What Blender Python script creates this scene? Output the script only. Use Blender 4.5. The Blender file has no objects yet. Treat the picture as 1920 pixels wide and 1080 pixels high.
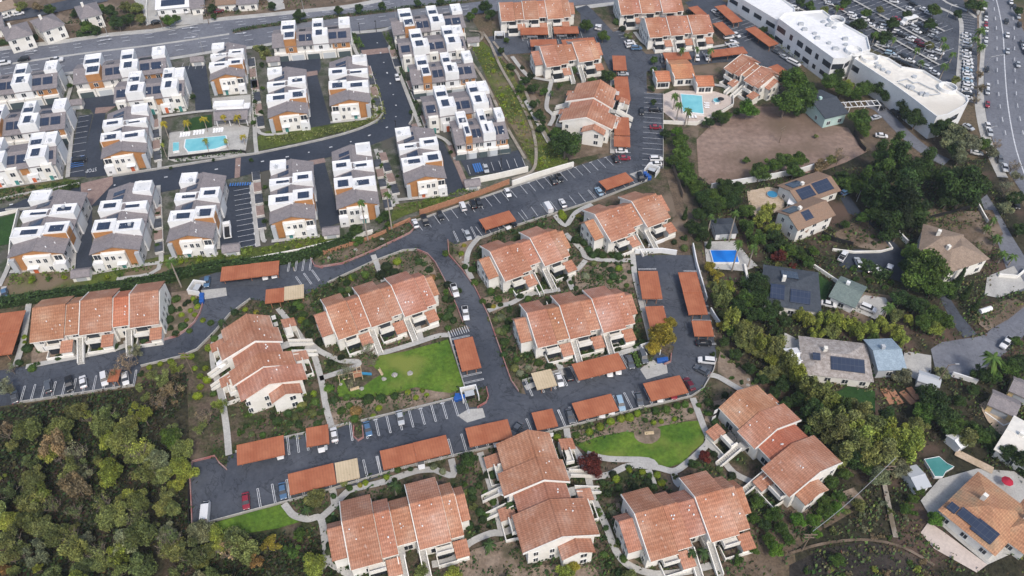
import bpy, math, random
from mathutils import Vector, Matrix
from mathutils.geometry import tessellate_polygon
R = math.radians
scene = bpy.context.scene
COL = scene.collection
rnd = random.Random(7)

# ---------------------------------------------------------------- camera, sky, sun, exposure
F, PITCH, CH = 1490.0, 46.0, 155.0          # focal length in photo pixels (1920 wide), pitch below the horizon, height in metres
cam = bpy.data.cameras.new('camera'); cam.sensor_width = 36; cam.lens = 36 * F / 1920
cam.clip_start = 1; cam.clip_end = 4000
camo = bpy.data.objects.new('camera', cam); COL.objects.link(camo)
camo.location = (0, 0, CH); camo.rotation_euler = (R(90 - PITCH), 0, 0)
scene.camera = camo
SUN_EL, SUN_AZ = 52.0, 158.0                # azimuth clockwise from +Y: the sun stands behind the camera, a little to the right
world = bpy.data.worlds.new('World'); scene.world = world; world.use_nodes = True
wn = world.node_tree
sky = wn.nodes.new('ShaderNodeTexSky'); sky.sky_type = 'NISHITA'; sky.sun_disc = False
sky.sun_elevation = R(SUN_EL); sky.sun_rotation = R(SUN_AZ); sky.air_density = 1.0; sky.dust_density = 3.0; sky.ozone_density = 1.0
wn.links.new(sky.outputs[0], wn.nodes['Background'].inputs[0]); wn.nodes['Background'].inputs[1].default_value = 0.125
sl = bpy.data.lights.new('sun', 'SUN'); sl.energy = 1.5; sl.angle = R(10); sl.color = (1, 0.95, 0.88)
so = bpy.data.objects.new('sun', sl); COL.objects.link(so)
sd = Vector((math.sin(R(SUN_AZ)) * math.cos(R(SUN_EL)), math.cos(R(SUN_AZ)) * math.cos(R(SUN_EL)), math.sin(R(SUN_EL))))
so.rotation_euler = sd.to_track_quat('Z', 'Y').to_euler()
scene.view_settings.view_transform = 'Standard'; scene.view_settings.look = 'None'
scene.view_settings.exposure = 0.6; scene.view_settings.gamma = 1

# ---------------------------------------------------------------- helpers
ST, CT = math.sin(R(PITCH)), math.cos(R(PITCH))
def G(x, y, z=0.0):
    "world point at height z that the photo shows at pixel (x, y)"
    t = (y - 540) / F; u = (x - 960) / F
    k = (CH - z) / (ST + t * CT)
    return Vector((u * k, (CT - t * ST) * k, z))
def PX(v):
    d = v[1] * CT + (CH - v[2]) * ST
    return (960 + F * v[0] / d, 540 + F * ((CH - v[2]) * CT - v[1] * ST) / d)
def mpp(x, y, z=0.0):
    t = (y - 540) / F
    return (CH - z) / (ST + t * CT) / F

def mat(name, col=(.5, .5, .5), rough=.8, metal=0., build=None, spec=.3):
    m = bpy.data.materials.new(name); m.use_nodes = True
    nt = m.node_tree; b = nt.nodes['Principled BSDF']
    b.inputs['Base Color'].default_value = (*col, 1); b.inputs['Roughness'].default_value = rough
    b.inputs['Metallic'].default_value = metal; b.inputs['Specular IOR Level'].default_value = spec
    if build: build(nt, b)
    return m
def N(nt, t, **k):
    n = nt.nodes.new(t)
    for a, v in k.items():
        if a in n.inputs: n.inputs[a].default_value = v
        else: setattr(n, a, v)
    return n
def coord(nt, scale=1.0, rot=0):
    tc = nt.nodes.new('ShaderNodeTexCoord'); mp = nt.nodes.new('ShaderNodeMapping')
    sc = scale if isinstance(scale, tuple) else (scale,) * 3
    mp.inputs['Scale'].default_value = sc; mp.inputs['Rotation'].default_value = (0, 0, rot)
    nt.links.new(tc.outputs['Object'], mp.inputs[0]); return mp.outputs[0]
def noise(nt, scale, detail=4, rough=.6, sc=1.0, off=None):
    n = N(nt, 'ShaderNodeTexNoise', Scale=scale, Detail=detail, Roughness=rough)
    nt.links.new(coord(nt, sc), n.inputs['Vector']); return n.outputs['Fac']
def ramp(nt, fac, stops):
    r = nt.nodes.new('ShaderNodeValToRGB'); e = r.color_ramp.elements
    while len(e) < len(stops): e.new(.5)
    for el, (p, c) in zip(e, stops):
        el.position = p; el.color = (*c, 1) if len(c) == 3 else c
    nt.links.new(fac, r.inputs[0]); return r.outputs[0]
def mix(nt, fac, a, b, mode='MIX'):
    m = nt.nodes.new('ShaderNodeMix'); m.data_type = 'RGBA'; m.blend_type = mode
    for s, v in ((m.inputs[0], fac), (m.inputs[6], a), (m.inputs[7], b)):
        if hasattr(v, 'links'): nt.links.new(v, s)
        elif isinstance(v, tuple): s.default_value = (*v, 1)
        else: s.default_value = v
    return m.outputs[2]
def bump(nt, b, h, strength=.3, dist=.05):
    bn = N(nt, 'ShaderNodeBump', Strength=strength, Distance=dist)
    nt.links.new(h, bn.inputs['Height']); nt.links.new(bn.outputs[0], b.inputs['Normal'])

def varied(c1, c2, scale=.4, c3=None, scale2=3., amt=.35, bs=0, lo=.35, hi=.65):
    "two-tone noise plus a finer mottling"
    def f(nt, b):
        base = ramp(nt, noise(nt, scale, 5), [(lo, c1), (hi, c2)])
        fine = ramp(nt, noise(nt, scale2, 3), [(.3, (1 - amt,) * 3), (.7, (1 + amt * .6,) * 3)])
        out = mix(nt, 1.0, base, fine, 'MULTIPLY')
        if c3: out = mix(nt, ramp(nt, noise(nt, scale * .35, 3), [(.52, (0, 0, 0)), (.62, (1, 1, 1))]), out, c3)
        nt.links.new(out, b.inputs['Base Color'])
        if bs: bump(nt, b, noise(nt, scale2 * 2, 4), bs, .2)
    return f

def asphalt(c1, c2, crack=.55):
    "worn paving: broad bleached areas, darker patches, thin wandering crack-seal lines and oil spots"
    def f(nt, b):
        base = ramp(nt, noise(nt, .045, 6, .65), [(.38, c1), (.62, c2)])
        base = mix(nt, 1., base, ramp(nt, noise(nt, 1.1, 4, .7), [(.3, (.8,) * 3), (.7, (1.14,) * 3)]), 'MULTIPLY')
        w = N(nt, 'ShaderNodeTexNoise', Scale=.09, Detail=5, Roughness=.62, Distortion=1.5); nt.links.new(coord(nt), w.inputs['Vector'])
        base = mix(nt, 1., base, ramp(nt, w.outputs['Fac'], [(.485, (1, 1, 1)), (.497, (crack,) * 3), (.503, (crack,) * 3), (.515, (1, 1, 1))]), 'MULTIPLY')
        base = mix(nt, 1., base, ramp(nt, noise(nt, .5, 2), [(.68, (1, 1, 1)), (.74, (.72,) * 3)]), 'MULTIPLY')
        nt.links.new(base, b.inputs['Base Color'])
    return f
M = {}
M['earth'] = mat('earth', build=varied((.15, .105, .07), (.085, .075, .04), .05, (.045, .055, .02), 1.2, .45, .6), rough=.95)
M['asphalt'] = mat('asphalt', build=asphalt((.048, .056, .073), (.09, .099, .118)), rough=.85)
M['asphalt_new'] = mat('asphalt_new', build=asphalt((.03, .038, .055), (.046, .055, .074), .85), rough=.8)
M['asphalt_main'] = mat('asphalt_main', build=asphalt((.125, .132, .155), (.175, .182, .205), .8), rough=.85)
M['concrete'] = mat('concrete', build=varied((.36, .35, .33), (.46, .45, .42), .25, None, 2.5, .18), rough=.9)
M['paver'] = mat('paver', build=varied((.23, .16, .14), (.3, .22, .19), .6, None, 4, .25), rough=.9)
M['pool_deck'] = mat('pool_deck', build=varied((.5, .42, .37), (.56, .48, .42), .3, None, 2, .12), rough=.9)
M['mulch'] = mat('mulch', build=varied((.12, .09, .065), (.045, .055, .02), .2, (.17, .13, .095), 1.5, .5, .6, .42, .58), rough=1)
M['soil'] = mat('soil', build=varied((.16, .115, .08), (.105, .08, .055), .3, (.21, .16, .12), 2, .35, .5), rough=1)
M['dirt_lot'] = mat('dirt_lot', build=varied((.2, .135, .105), (.29, .21, .17), .05, (.14, .1, .07), .6, .3, .4), rough=1)
M['soil_light'] = mat('soil_light', build=varied((.27, .21, .16), (.2, .15, .11), .3, (.1, .085, .055), 1.5, .3, .5, .4, .6), rough=1)
M['trail'] = mat('trail', build=varied((.26, .23, .19), (.34, .3, .25), .4, (.16, .13, .09), 2, .3), rough=1)
M['town_ground'] = mat('town_ground', build=varied((.15, .145, .125), (.05, .065, .035), .25, (.09, .085, .07), 1.5, .4, .6, .4, .6), rough=1)
M['sand'] = mat('sand', build=varied((.42, .32, .22), (.5, .4, .3), .3, None, 2, .2), rough=1)
M['lawn'] = mat('lawn', build=varied((.06, .13, .014), (.115, .19, .022), .13, (.17, .2, .04), 1.2, .35, .65), rough=1)
M['lawn_dark'] = mat('lawn_dark', build=varied((.018, .055, .014), (.03, .075, .016), .2, None, 2, .3, .6), rough=1)
M['bank'] = mat('bank', build=varied((.1, .13, .022), (.055, .075, .018), .12, (.17, .13, .085), 1.4, .45, .8), rough=1)
M['brush'] = mat('brush', build=varied((.05, .044, .026), (.022, .024, .012), .12, (.1, .066, .05), 1.0, .6, .8), rough=1)
M['ash'] = mat('ash', build=varied((.022, .02, .018), (.055, .045, .038), .12, (.09, .07, .055), 1.5, .4, .6), rough=1)
M['mark'] = mat('mark', (.62, .63, .65), .8, build=varied((.45, .46, .48), (.68, .69, .7), 1.2, None, 5, .25))
M['mark_blue'] = mat('mark_blue', (.05, .16, .42), .8)
M['kerb'] = mat('kerb', build=varied((.34, .33, .31), (.44, .43, .4), .4, None, 3, .2), rough=.9)
M['kerb_red'] = mat('kerb_red', build=varied((.33, .12, .11), (.38, .27, .25), .4, None, 3, .2), rough=.9)
M['stucco'] = mat('stucco', build=varied((.72, .69, .62), (.8, .78, .73), .25, None, 1.5, .07), rough=.9)
M['stucco_grey'] = mat('stucco_grey', build=varied((.55, .53, .5), (.62, .6, .57), .3, None, 1.5, .06), rough=.9)
M['white'] = mat('white', build=varied((.7, .7, .69), (.78, .78, .77), .2, None, 1.5, .06), rough=.7)
M['flat_roof'] = mat('flat_roof', build=varied((.7, .7, .7), (.8, .8, .8), .12, (.6, .6, .59), .8, .1, .6), rough=.8)
M['cream_roof'] = mat('cream_roof', build=varied((.66, .62, .55), (.76, .73, .66), .06, (.58, .54, .47), .6, .12, .5), rough=.8)
M['siding'] = mat('siding', build=varied((.36, .17, .065), (.44, .215, .085), .4, None, 3, .12), rough=.8)
M['teal_wall'] = mat('teal_wall', build=varied((.42, .58, .54), (.5, .66, .62), .4, None, 3, .08), rough=.8)
M['yellow_wall'] = mat('yellow_wall', build=varied((.66, .5, .24), (.72, .56, .3), .4, None, 3, .08), rough=.8)
M['wood'] = mat('wood', build=varied((.34, .16, .09), (.42, .22, .13), 1.5, None, 5, .3), rough=.9)
M['dark_metal'] = mat('dark_metal', (.03, .03, .032), .5, .3)
M['pole_metal'] = mat('pole_metal', (.42, .42, .42), .5, .5)
M['pole_wood'] = mat('pole_wood', (.2, .15, .11), .9)
M['bark'] = mat('bark', build=varied((.16, .12, .09), (.28, .24, .2), 1.5, None, 5, .3), rough=1)
M['palm_bark'] = mat('palm_bark', build=varied((.27, .23, .19), (.38, .33, .28), 1.5, None, 5, .2), rough=1)
M['glass'] = mat('glass', (.03, .036, .045), .08, 0, spec=.5)
M['garage'] = mat('garage', (.075, .1, .105), .6)
M['garage_light'] = mat('garage_light', (.5, .53, .55), .6)
M['door_teal'] = mat('door_teal', (.06, .24, .22), .6)
M['door_orange'] = mat('door_orange', (.55, .13, .05), .6)
M['rock'] = mat('rock', build=varied((.3, .28, .25), (.48, .46, .43), 1.5, None, 6, .3, .8), rough=1)
M['rubber'] = mat('rubber', (.015, .015, .015), .8)
M['lamp'] = mat('lamp', (.7, .7, .68), .4)
M['tail'] = mat('tail', (.35, .01, .01), .4)
M['bin_blue'] = mat('bin_blue', (.02, .09, .33), .5)
M['plastic_blue'] = mat('plastic_blue', (.04, .22, .38), .5)
M['red_cloth'] = mat('red_cloth', (.38, .015, .04), .8)
M['white_cloth'] = mat('white_cloth', (.8, .8, .8), .8)
M['steel'] = mat('steel', (.5, .5, .5), .4, .6)
M['grey_panel'] = mat('grey_panel', (.42, .44, .46), .6)
M['terracotta'] = mat('terracotta', (.55, .3, .22), .8)

def water(c, c2):
    def f(nt, b):
        nt.links.new(ramp(nt, noise(nt, .35, 3), [(.3, c), (.7, c2)]), b.inputs['Base Color'])
        bump(nt, b, noise(nt, 1.6, 2), .12, .1)
    return f
M['water'] = mat('water', rough=.06, build=water((.14, .44, .5), (.22, .54, .58)))
M['water_blue'] = mat('water_blue', rough=.06, build=water((.01, .16, .56), (.02, .2, .64)))
M['water_green'] = mat('water_green', rough=.08, build=water((.05, .2, .19), (.08, .26, .24)))

def roofing(cA, cB, cC, stripe=2.3, dirt=.7):
    "rows of barrel tile: ribs run down the slope, courses across it, blotched by age"
    def f(nt, b):
        v = coord(nt)
        sx = nt.nodes.new('ShaderNodeSeparateXYZ'); nt.links.new(v, sx.inputs[0])
        def rib(o, s):
            m = N(nt, 'ShaderNodeMath', operation='MULTIPLY'); m.inputs[1].default_value = s
            nt.links.new(o, m.inputs[0]); q = N(nt, 'ShaderNodeMath', operation='SINE'); nt.links.new(m.outputs[0], q.inputs[0]); return q.outputs[0]
        ribs = rib(sx.outputs[0], 2 * math.pi * stripe); rows = rib(sx.outputs[1], 2 * math.pi * 1.15)
        base = ramp(nt, noise(nt, .22, 5), [(.36, cA), (.55, cB), (.68, cC)])
        mot = ramp(nt, noise(nt, 2.6, 3, .7), [(.25, (.7,) * 3), (.75, (1.22,) * 3)])
        base = mix(nt, 1., base, mot, 'MULTIPLY')
        base = mix(nt, 1., base, ramp(nt, ribs, [(0, (.86,) * 3), (.6, (1.04,) * 3)]), 'MULTIPLY')
        base = mix(nt, 1., base, ramp(nt, rows, [(0, (.88,) * 3), (.5, (1.03,) * 3)]), 'MULTIPLY')
        spot = ramp(nt, noise(nt, .55, 6, .75), [(.6, (0, 0, 0)), (.76, (dirt,) * 3)])
        base = mix(nt, spot, base, (.6, .46, .39))
        base = mix(nt, ramp(nt, noise(nt, .16, 6, .7), [(.5, (0, 0, 0)), (.7, (.55,) * 3)]), base, mix(nt, 1., base, (1.12, 1.25, 1.4), 'MULTIPLY'))
        oi = nt.nodes.new('ShaderNodeObjectInfo')
        base = mix(nt, 1., base, oi.outputs['Color'], 'MULTIPLY')
        nt.links.new(base, b.inputs['Base Color']); bump(nt, b, ribs, .15, .06)
    return f
M['tile'] = mat('tile', rough=.85, build=roofing((.39, .17, .1), (.46, .23, .148), (.51, .3, .215)))
M['tile_new'] = mat('tile_new', rough=.85, build=roofing((.41, .135, .075), (.45, .165, .095), (.48, .2, .12), dirt=.3))
M['tile_tan'] = mat('tile_tan', rough=.85, build=roofing((.4, .2, .12), (.48, .27, .16), (.36, .25, .16), dirt=.2))
def shingle(c1, c2, c3):
    def f(nt, b):
        v = coord(nt, (3.2, 6.5, 6.5))
        br = N(nt, 'ShaderNodeTexBrick', Scale=1.0); br.inputs['Mortar Size'].default_value = .03
        br.inputs['Color1'].default_value = (*c1, 1); br.inputs['Color2'].default_value = (*c2, 1); br.inputs['Mortar'].default_value = (*[x * .8 for x in c1], 1)
        nt.links.new(v, br.inputs['Vector'])
        o = mix(nt, ramp(nt, noise(nt, .9, 6, .75), [(.42, (0, 0, 0)), (.66, (.8,) * 3)]), br.outputs[0], c3)
        o = mix(nt, 1., o, ramp(nt, noise(nt, 3, 3), [(.3, (.8,) * 3), (.7, (1.15,) * 3)]), 'MULTIPLY')
        nt.links.new(o, b.inputs['Base Color'])
    return f
M['shingle'] = mat('shingle', rough=.7, build=shingle((.2, .18, .185), (.235, .212, .215), (.28, .25, .245)))
M['shingle_brown'] = mat('shingle_brown', rough=.9, build=shingle((.26, .165, .11), (.3, .2, .14), (.22, .16, .12)))
M['shingle_dark'] = mat('shingle_dark', rough=.9, build=shingle((.045, .055, .07), (.06, .07, .085), (.075, .085, .1)))
M['shingle_green'] = mat('shingle_green', rough=.9, build=shingle((.13, .17, .16), (.16, .2, .185), (.19, .23, .21)))
M['shingle_blue'] = mat('shingle_blue', rough=.7, build=shingle((.24, .31, .37), (.27, .34, .4), (.32, .4, .46)))
M['shake_old'] = mat('shake_old', rough=.95, build=shingle((.33, .29, .26), (.2, .17, .155), (.5, .46, .43)))
M['tan_roof'] = mat('tan_roof', rough=.9, build=shingle((.24, .18, .135), (.28, .21, .155), (.34, .26, .2)))
def rust(c1, c2):
    def f(nt, b):
        v = coord(nt); sx = nt.nodes.new('ShaderNodeSeparateXYZ'); nt.links.new(v, sx.inputs[0])
        m = N(nt, 'ShaderNodeMath', operation='MULTIPLY'); m.inputs[1].default_value = 2 * math.pi * 1.6; nt.links.new(sx.outputs[0], m.inputs[0])
        q = N(nt, 'ShaderNodeMath', operation='SINE'); nt.links.new(m.outputs[0], q.inputs[0])
        base = ramp(nt, noise(nt, .35, 5), [(.35, c1), (.65, c2)])
        base = mix(nt, 1., base, ramp(nt, q.outputs[0], [(0, (.92,) * 3), (.5, (1.02,) * 3)]), 'MULTIPLY')
        spots = ramp(nt, noise(nt, 1.3, 5, .8), [(.56, (1, 1, 1)), (.72, (.62, .58, .55))])
        base = mix(nt, 1., base, spots, 'MULTIPLY')
        nt.links.new(base, b.inputs['Base Color'])
    return f
M['rust_roof'] = mat('rust_roof', rough=.7, build=rust((.33, .105, .05), (.41, .15, .075)))
M['tan_carport'] = mat('tan_carport', rough=.7, build=rust((.5, .4, .26), (.56, .45, .3)))
def solar(nt, b):
    v = coord(nt, (1.0, .62, 1))
    br = N(nt, 'ShaderNodeTexBrick', Scale=1.0); br.offset = 0; br.inputs['Mortar Size'].default_value = .03
    br.inputs['Color1'].default_value = (.022, .033, .062, 1); br.inputs['Color2'].default_value = (.03, .042, .075, 1); br.inputs['Mortar'].default_value = (.07, .08, .1, 1)
    br.inputs['Brick Width'].default_value = 1; br.inputs['Row Height'].default_value = 1
    nt.links.new(v, br.inputs['Vector']); nt.links.new(br.outputs[0], b.inputs['Base Color'])
M['solar'] = mat('solar', rough=.12, build=solar, spec=.6)
def leafmat(nt, b):
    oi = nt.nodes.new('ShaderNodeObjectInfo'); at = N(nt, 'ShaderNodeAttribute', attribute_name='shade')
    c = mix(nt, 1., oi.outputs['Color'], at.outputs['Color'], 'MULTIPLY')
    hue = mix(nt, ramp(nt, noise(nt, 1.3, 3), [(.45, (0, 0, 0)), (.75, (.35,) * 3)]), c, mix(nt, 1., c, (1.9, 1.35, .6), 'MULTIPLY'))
    nt.links.new(hue, b.inputs['Base Color'])
M['leaf'] = mat('leaf', rough=.7, build=leafmat, spec=.2)
def paint(nt, b):
    oi = nt.nodes.new('ShaderNodeObjectInfo'); nt.links.new(oi.outputs['Color'], b.inputs['Base Color'])
    b.inputs['Coat Weight'].default_value = .6; b.inputs['Coat Roughness'].default_value = .08
M['paint'] = mat('paint', rough=.35, build=paint)
def wallpaint(nt, b):
    oi = nt.nodes.new('ShaderNodeObjectInfo')
    nt.links.new(mix(nt, 1., oi.outputs['Color'], ramp(nt, noise(nt, 1.2, 4), [(.3, (.9,) * 3), (.7, (1.04,) * 3)]), 'MULTIPLY'), b.inputs['Base Color'])
M['wallpaint'] = mat('wallpaint', rough=.9, build=wallpaint)

class MB:
    "collects shapes, builds ONE mesh object"
    def __init__(s): s.v = []; s.f = []; s.m = []; s.c = []
    def face(s, pts, m=0):
        i = len(s.v); s.v += [tuple(p) for p in pts]; s.f.append(list(range(i, i + len(pts)))); s.m.append(m)
    def box(s, x0, x1, y0, y1, z0, z1, m=0):
        s.prism([(x0, y0), (x1, y0), (x1, y1), (x0, y1)], z0, z1, m)
    def prism(s, poly, z0, z1, m=0, mtop=None):
        a = sum(poly[i][0] * poly[(i + 1) % len(poly)][1] - poly[(i + 1) % len(poly)][0] * poly[i][1] for i in range(len(poly)))
        if a < 0: poly = poly[::-1]
        n = len(poly); i = len(s.v)
        s.v += [(p[0], p[1], z0) for p in poly] + [(p[0], p[1], z1) for p in poly]
        for k in range(n):
            j = (k + 1) % n; s.f.append([i + k, i + j, i + n + j, i + n + k]); s.m.append(m)
        if n == 4:
            s.f.append([i + n + k for k in range(n)]); s.m.append(m if mtop is None else mtop)
        else:
            for t in tessellate_polygon([[Vector((p[0], p[1], 0)) for p in poly]]):
                s.f.append([i + n + t[0], i + n + t[1], i + n + t[2]]); s.m.append(m if mtop is None else mtop)
        s.f.append([i + k for k in range(n)][::-1]); s.m.append(m)
    def hexa(s, b, t, m=0):
        "bottom quad, top quad, same winding (counter-clockwise from above)"
        i = len(s.v); s.v += [tuple(p) for p in b] + [tuple(p) for p in t]
        for q in ([3, 2, 1, 0], [4, 5, 6, 7], [0, 1, 5, 4], [1, 2, 6, 5], [2, 3, 7, 6], [3, 0, 4, 7]):
            s.f.append([i + k for k in q]); s.m.append(m)
    def ext_x(s, prof, x0, x1, m=0):
        "profile of (y, z), convex or not, extruded along x"
        n = len(prof); i = len(s.v)
        s.v += [(x0, p[0], p[1]) for p in prof] + [(x1, p[0], p[1]) for p in prof]
        for k in range(n):
            j = (k + 1) % n; s.f.append([i + k, i + j, i + n + j, i + n + k]); s.m.append(m)
        for t in tessellate_polygon([[Vector((p[0], p[1], 0)) for p in prof]]):
            s.f.append([i + t[0], i + t[1], i + t[2]]); s.m.append(m)
            s.f.append([i + n + t[2], i + n + t[1], i + n + t[0]]); s.m.append(m)
    def tube(s, p, q, r0, r1=None, n=6, m=0):
        r1 = r0 if r1 is None else r1; p = Vector(p); q = Vector(q); d = (q - p)
        if d.length < 1e-6: return
        d.normalize(); a = d.orthogonal().normalized(); b = d.cross(a); i = len(s.v)
        for c, r in ((p, r0), (q, r1)):
            for k in range(n):
                w = 2 * math.pi * k / n; s.v.append(tuple(c + a * r * math.cos(w) + b * r * math.sin(w)))
        for k in range(n):
            j = (k + 1) % n; s.f.append([i + k, i + j, i + n + j, i + n + k]); s.m.append(m)
        s.f.append([i + k for k in range(n)][::-1]); s.m.append(m); s.f.append([i + n + k for k in range(n)]); s.m.append(m)
    def ball(s, c, r, rz=None, n=8, k=5, m=0, jit=0, rg=rnd):
        rz = rz or r; i = len(s.v)
        s.v.append((c[0], c[1], c[2] + rz))
        for a in range(1, k):
            for b in range(n):
                th = math.pi * a / k; ph = 2 * math.pi * b / n; q = 1 + rg.uniform(-jit, jit)
                s.v.append((c[0] + r * q * math.sin(th) * math.cos(ph), c[1] + r * q * math.sin(th) * math.sin(ph), c[2] + rz * q * math.cos(th)))
        s.v.append((c[0], c[1], c[2] - rz)); e = len(s.v) - 1
        for b in range(n):
            j = (b + 1) % n; s.f.append([i, i + 1 + b, i + 1 + j]); s.m.append(m)
            for a in range(k - 2):
                o = i + 1 + a * n; s.f.append([o + b, o + n + b, o + n + j, o + j]); s.m.append(m)
            o = i + 1 + (k - 2) * n; s.f.append([o + b, e, o + j]); s.m.append(m)
    def mesh(s, name, mats, smooth=False):
        me = bpy.data.meshes.new(name); me.from_pydata(s.v, [], s.f)
        if not isinstance(mats, (list, tuple)): mats = [mats]
        for k in mats: me.materials.append(M[k] if isinstance(k, str) else k)
        me.polygons.foreach_set('material_index', s.m)
        if smooth: me.polygons.foreach_set('use_smooth', [True] * len(s.f))
        me.update(); return me
    def build(s, name, mats, parent=None, smooth=False):
        return link(name, s.mesh(name, mats, smooth), parent)
def link(name, data, parent=None, loc=None, rz=None, scale=None, color=None):
    o = bpy.data.objects.new(name, data); COL.objects.link(o)
    if parent is not None: o.parent = parent
    if loc is not None: o.location = loc
    if rz is not None: o.rotation_euler = (0, 0, rz)
    if scale is not None: o.scale = scale if isinstance(scale, tuple) else (scale,) * 3
    if color is not None: o.color = (*color, 1)
    return o
def tag(o, label=None, cat=None, group=None, kind=None):
    if label: o['label'] = label
    if cat: o['category'] = cat
    if group: o['group'] = group
    if kind: o['kind'] = kind
    return o
def empty(name, loc, rz=0.):
    o = bpy.data.objects.new(name, None); COL.objects.link(o); o.location = loc; o.rotation_euler = (0, 0, rz); o.empty_display_size = .5
    return o
def copy_tree(o, parent=None, loc=None, rz=None, scale=None):
    c = o.copy(); COL.objects.link(c)
    if parent is not None: c.parent = parent
    if loc is not None: c.location = loc
    if rz is not None: c.rotation_euler = (0, 0, rz)
    if scale is not None: c.scale = scale
    for ch in o.children: copy_tree(ch, c)
    return c
# ---- labels for the many small repeats: what it is + the landmark it stands by, ranked when several match
LM = [("the townhouse pool", 380, 272), ("the townhouse parking court", 450, 410), ("the playground", 680, 710), ("the big lawn", 790, 690),
 ("the lawn with the bench", 1210, 840), ("the bare dirt lot", 1440, 265), ("the clubhouse pool", 1300, 200), ("the bright blue private pool", 1357, 485),
 ("the murky green pool", 1760, 880), ("the nearer white office", 1710, 180), ("the farther white office", 1540, 80), ("the office parking lot", 1690, 50),
 ("the right-hand street", 1885, 120), ("the wide road at top", 330, 75), ("the planted road median", 640, 40), ("the dark-roofed house", 1485, 545), ("the long solar house", 1570, 680),
 ("the blue-grey roof", 1670, 675), ("the tan villa", 1790, 480), ("the brown solar house", 1530, 390), ("the mint green house", 1560, 205),
 ("the rock garden", 1620, 430), ("the lower-right villa", 1850, 970), ("the yellow shed", 1870, 770), ("the dead-end street", 1800, 640),
 ("the red mulch strip", 660, 460), ("the long white retaining wall", 1040, 325), ("the grassy bank", 960, 200), ("the loop road", 1290, 600),
 ("the left drive curve", 350, 620), ("the left parking row", 130, 720), ("the wild canyon centre", 170, 860), ("the wild canyon's lower edge", 180, 1020),
 ("the wild canyon's right edge", 310, 850), ("the bottom-left lot", 440, 930), ("the bottom-left tiled block", 755, 980), ("the bottom-middle tiled block", 1020, 940),
 ("the bottom-right tiled block", 1290, 970), ("the diagonal tiled block", 1460, 840), ("the leftmost tiled block", 180, 600), ("the end-on tiled block", 500, 680),
 ("the tiled block above the lawn", 710, 575), ("the central tiled block", 1080, 600), ("the tiled block by the drive fork", 985, 480), ("the tiled block beside the bare slope", 1175, 405),
 ("the tiled block by the grassy bank", 1090, 200), ("the top tiled block", 1230, 20), ("the canyon trail", 1660, 930), ("the charred slope", 1600, 1040),
 ("the hedge below the townhouses", 250, 540), ("the citrus grove", 1500, 970), ("the tall eucalyptus grove", 1700, 330), ("the bamboo screen", 1600, 610), ("the eucalyptus belt", 1560, 800), ("the upper-left houses", 80, 50), ("the gardens above the road", 400, 15)]
PEND = []
def pend(o, desc, cat, group, px, py):
    o['category'] = cat
    l = min(LM, key=lambda a: math.hypot(a[1] - px, (a[2] - py) * 1.2))
    dx, dy = px - l[1], py - l[2]
    side = ('right of' if dx > 0 else 'left of') if abs(dx) > abs(dy) * 1.2 else ('below' if dy > 0 else 'above')
    PEND.append((desc + ' ' + side + ' ' + l[0], o, px, py, group))
def finish_labels():
    d = {}
    for e in PEND: d.setdefault(e[0], []).append(e)
    ords = ['leftmost', 'second', 'third', 'fourth', 'fifth', 'sixth', 'seventh', 'eighth', 'ninth', 'tenth', 'eleventh', 'twelfth']
    for k, es in d.items():
        es.sort(key=lambda e: e[2]); n = len(es)
        for i, e in enumerate(es):
            e[1]['group'] = e[4]
            if n == 1: e[1]['label'] = k
            elif i == 0: e[1]['label'] = 'leftmost ' + k
            elif i == n - 1: e[1]['label'] = 'rightmost ' + k
            elif i < 12: e[1]['label'] = ords[i] + ' from left ' + k
            else: e[1]['label'] = str(i + 1) + 'th from left ' + k
# ---------------------------------------------------------------- the ground, roads, paths, lawns, beds
ZL = [0.02]
KEEP = []      # paved and mown areas, so that scattered low plants stay off them
STRIPS = []
def nz(): ZL[0] += .0035; return ZL[0]
def struct(o): o['kind'] = 'structure'; return o
def patch(name, m, pts, z=None, world=False):
    z = nz() if z is None else z
    pts = [G(*p) for p in pts] if not world else pts
    if m not in ('mulch', 'town_ground', 'soil_light', 'soil', 'bank', 'brush', 'ash') or name == 'dirt_lot': KEEP.append((min(p.x for p in pts), max(p.x for p in pts), min(p.y for p in pts), max(p.y for p in pts), [(p.x, p.y) for p in pts]))
    mb = MB()
    for t in tessellate_polygon([[Vector((p[0], p[1], 0)) for p in pts]]):
        q = [(pts[k][0], pts[k][1], z) for k in t]
        if (q[1][0] - q[0][0]) * (q[2][1] - q[0][1]) - (q[2][0] - q[0][0]) * (q[1][1] - q[0][1]) < 0: q.reverse()
        mb.face(q)
    return struct(mb.build(name, m))
def smooth(pts, closed=False, k=4):
    "Catmull-Rom through world points"
    n = len(pts)
    if n < 3: return list(pts)
    out = []
    for i in range(n if closed else n - 1):
        g = lambda j: pts[j % n] if closed else pts[max(0, min(n - 1, j))]
        a, b, c, d = g(i - 1), g(i), g(i + 1), g(i + 2)
        for q in range(k):
            t = q / k
            out.append(Vector([.5 * (2 * b[w] + (c[w] - a[w]) * t + (2 * a[w] - 5 * b[w] + 4 * c[w] - d[w]) * t * t + (3 * b[w] - a[w] - 3 * c[w] + d[w]) * t ** 3) for w in (0, 1)] + [0]))
    if not closed: out.append(Vector((pts[-1][0], pts[-1][1], 0)))
    return out
def offset(P, d):
    out = []
    for i, p in enumerate(P):
        a = P[max(0, i - 1)]; b = P[min(len(P) - 1, i + 1)]; t = Vector((b[0] - a[0], b[1] - a[1], 0))
        t = t.normalized() if t.length > 1e-6 else Vector((1, 0, 0))
        out.append(Vector((p[0] - t.y * d, p[1] + t.x * d, 0)))
    return out
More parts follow.
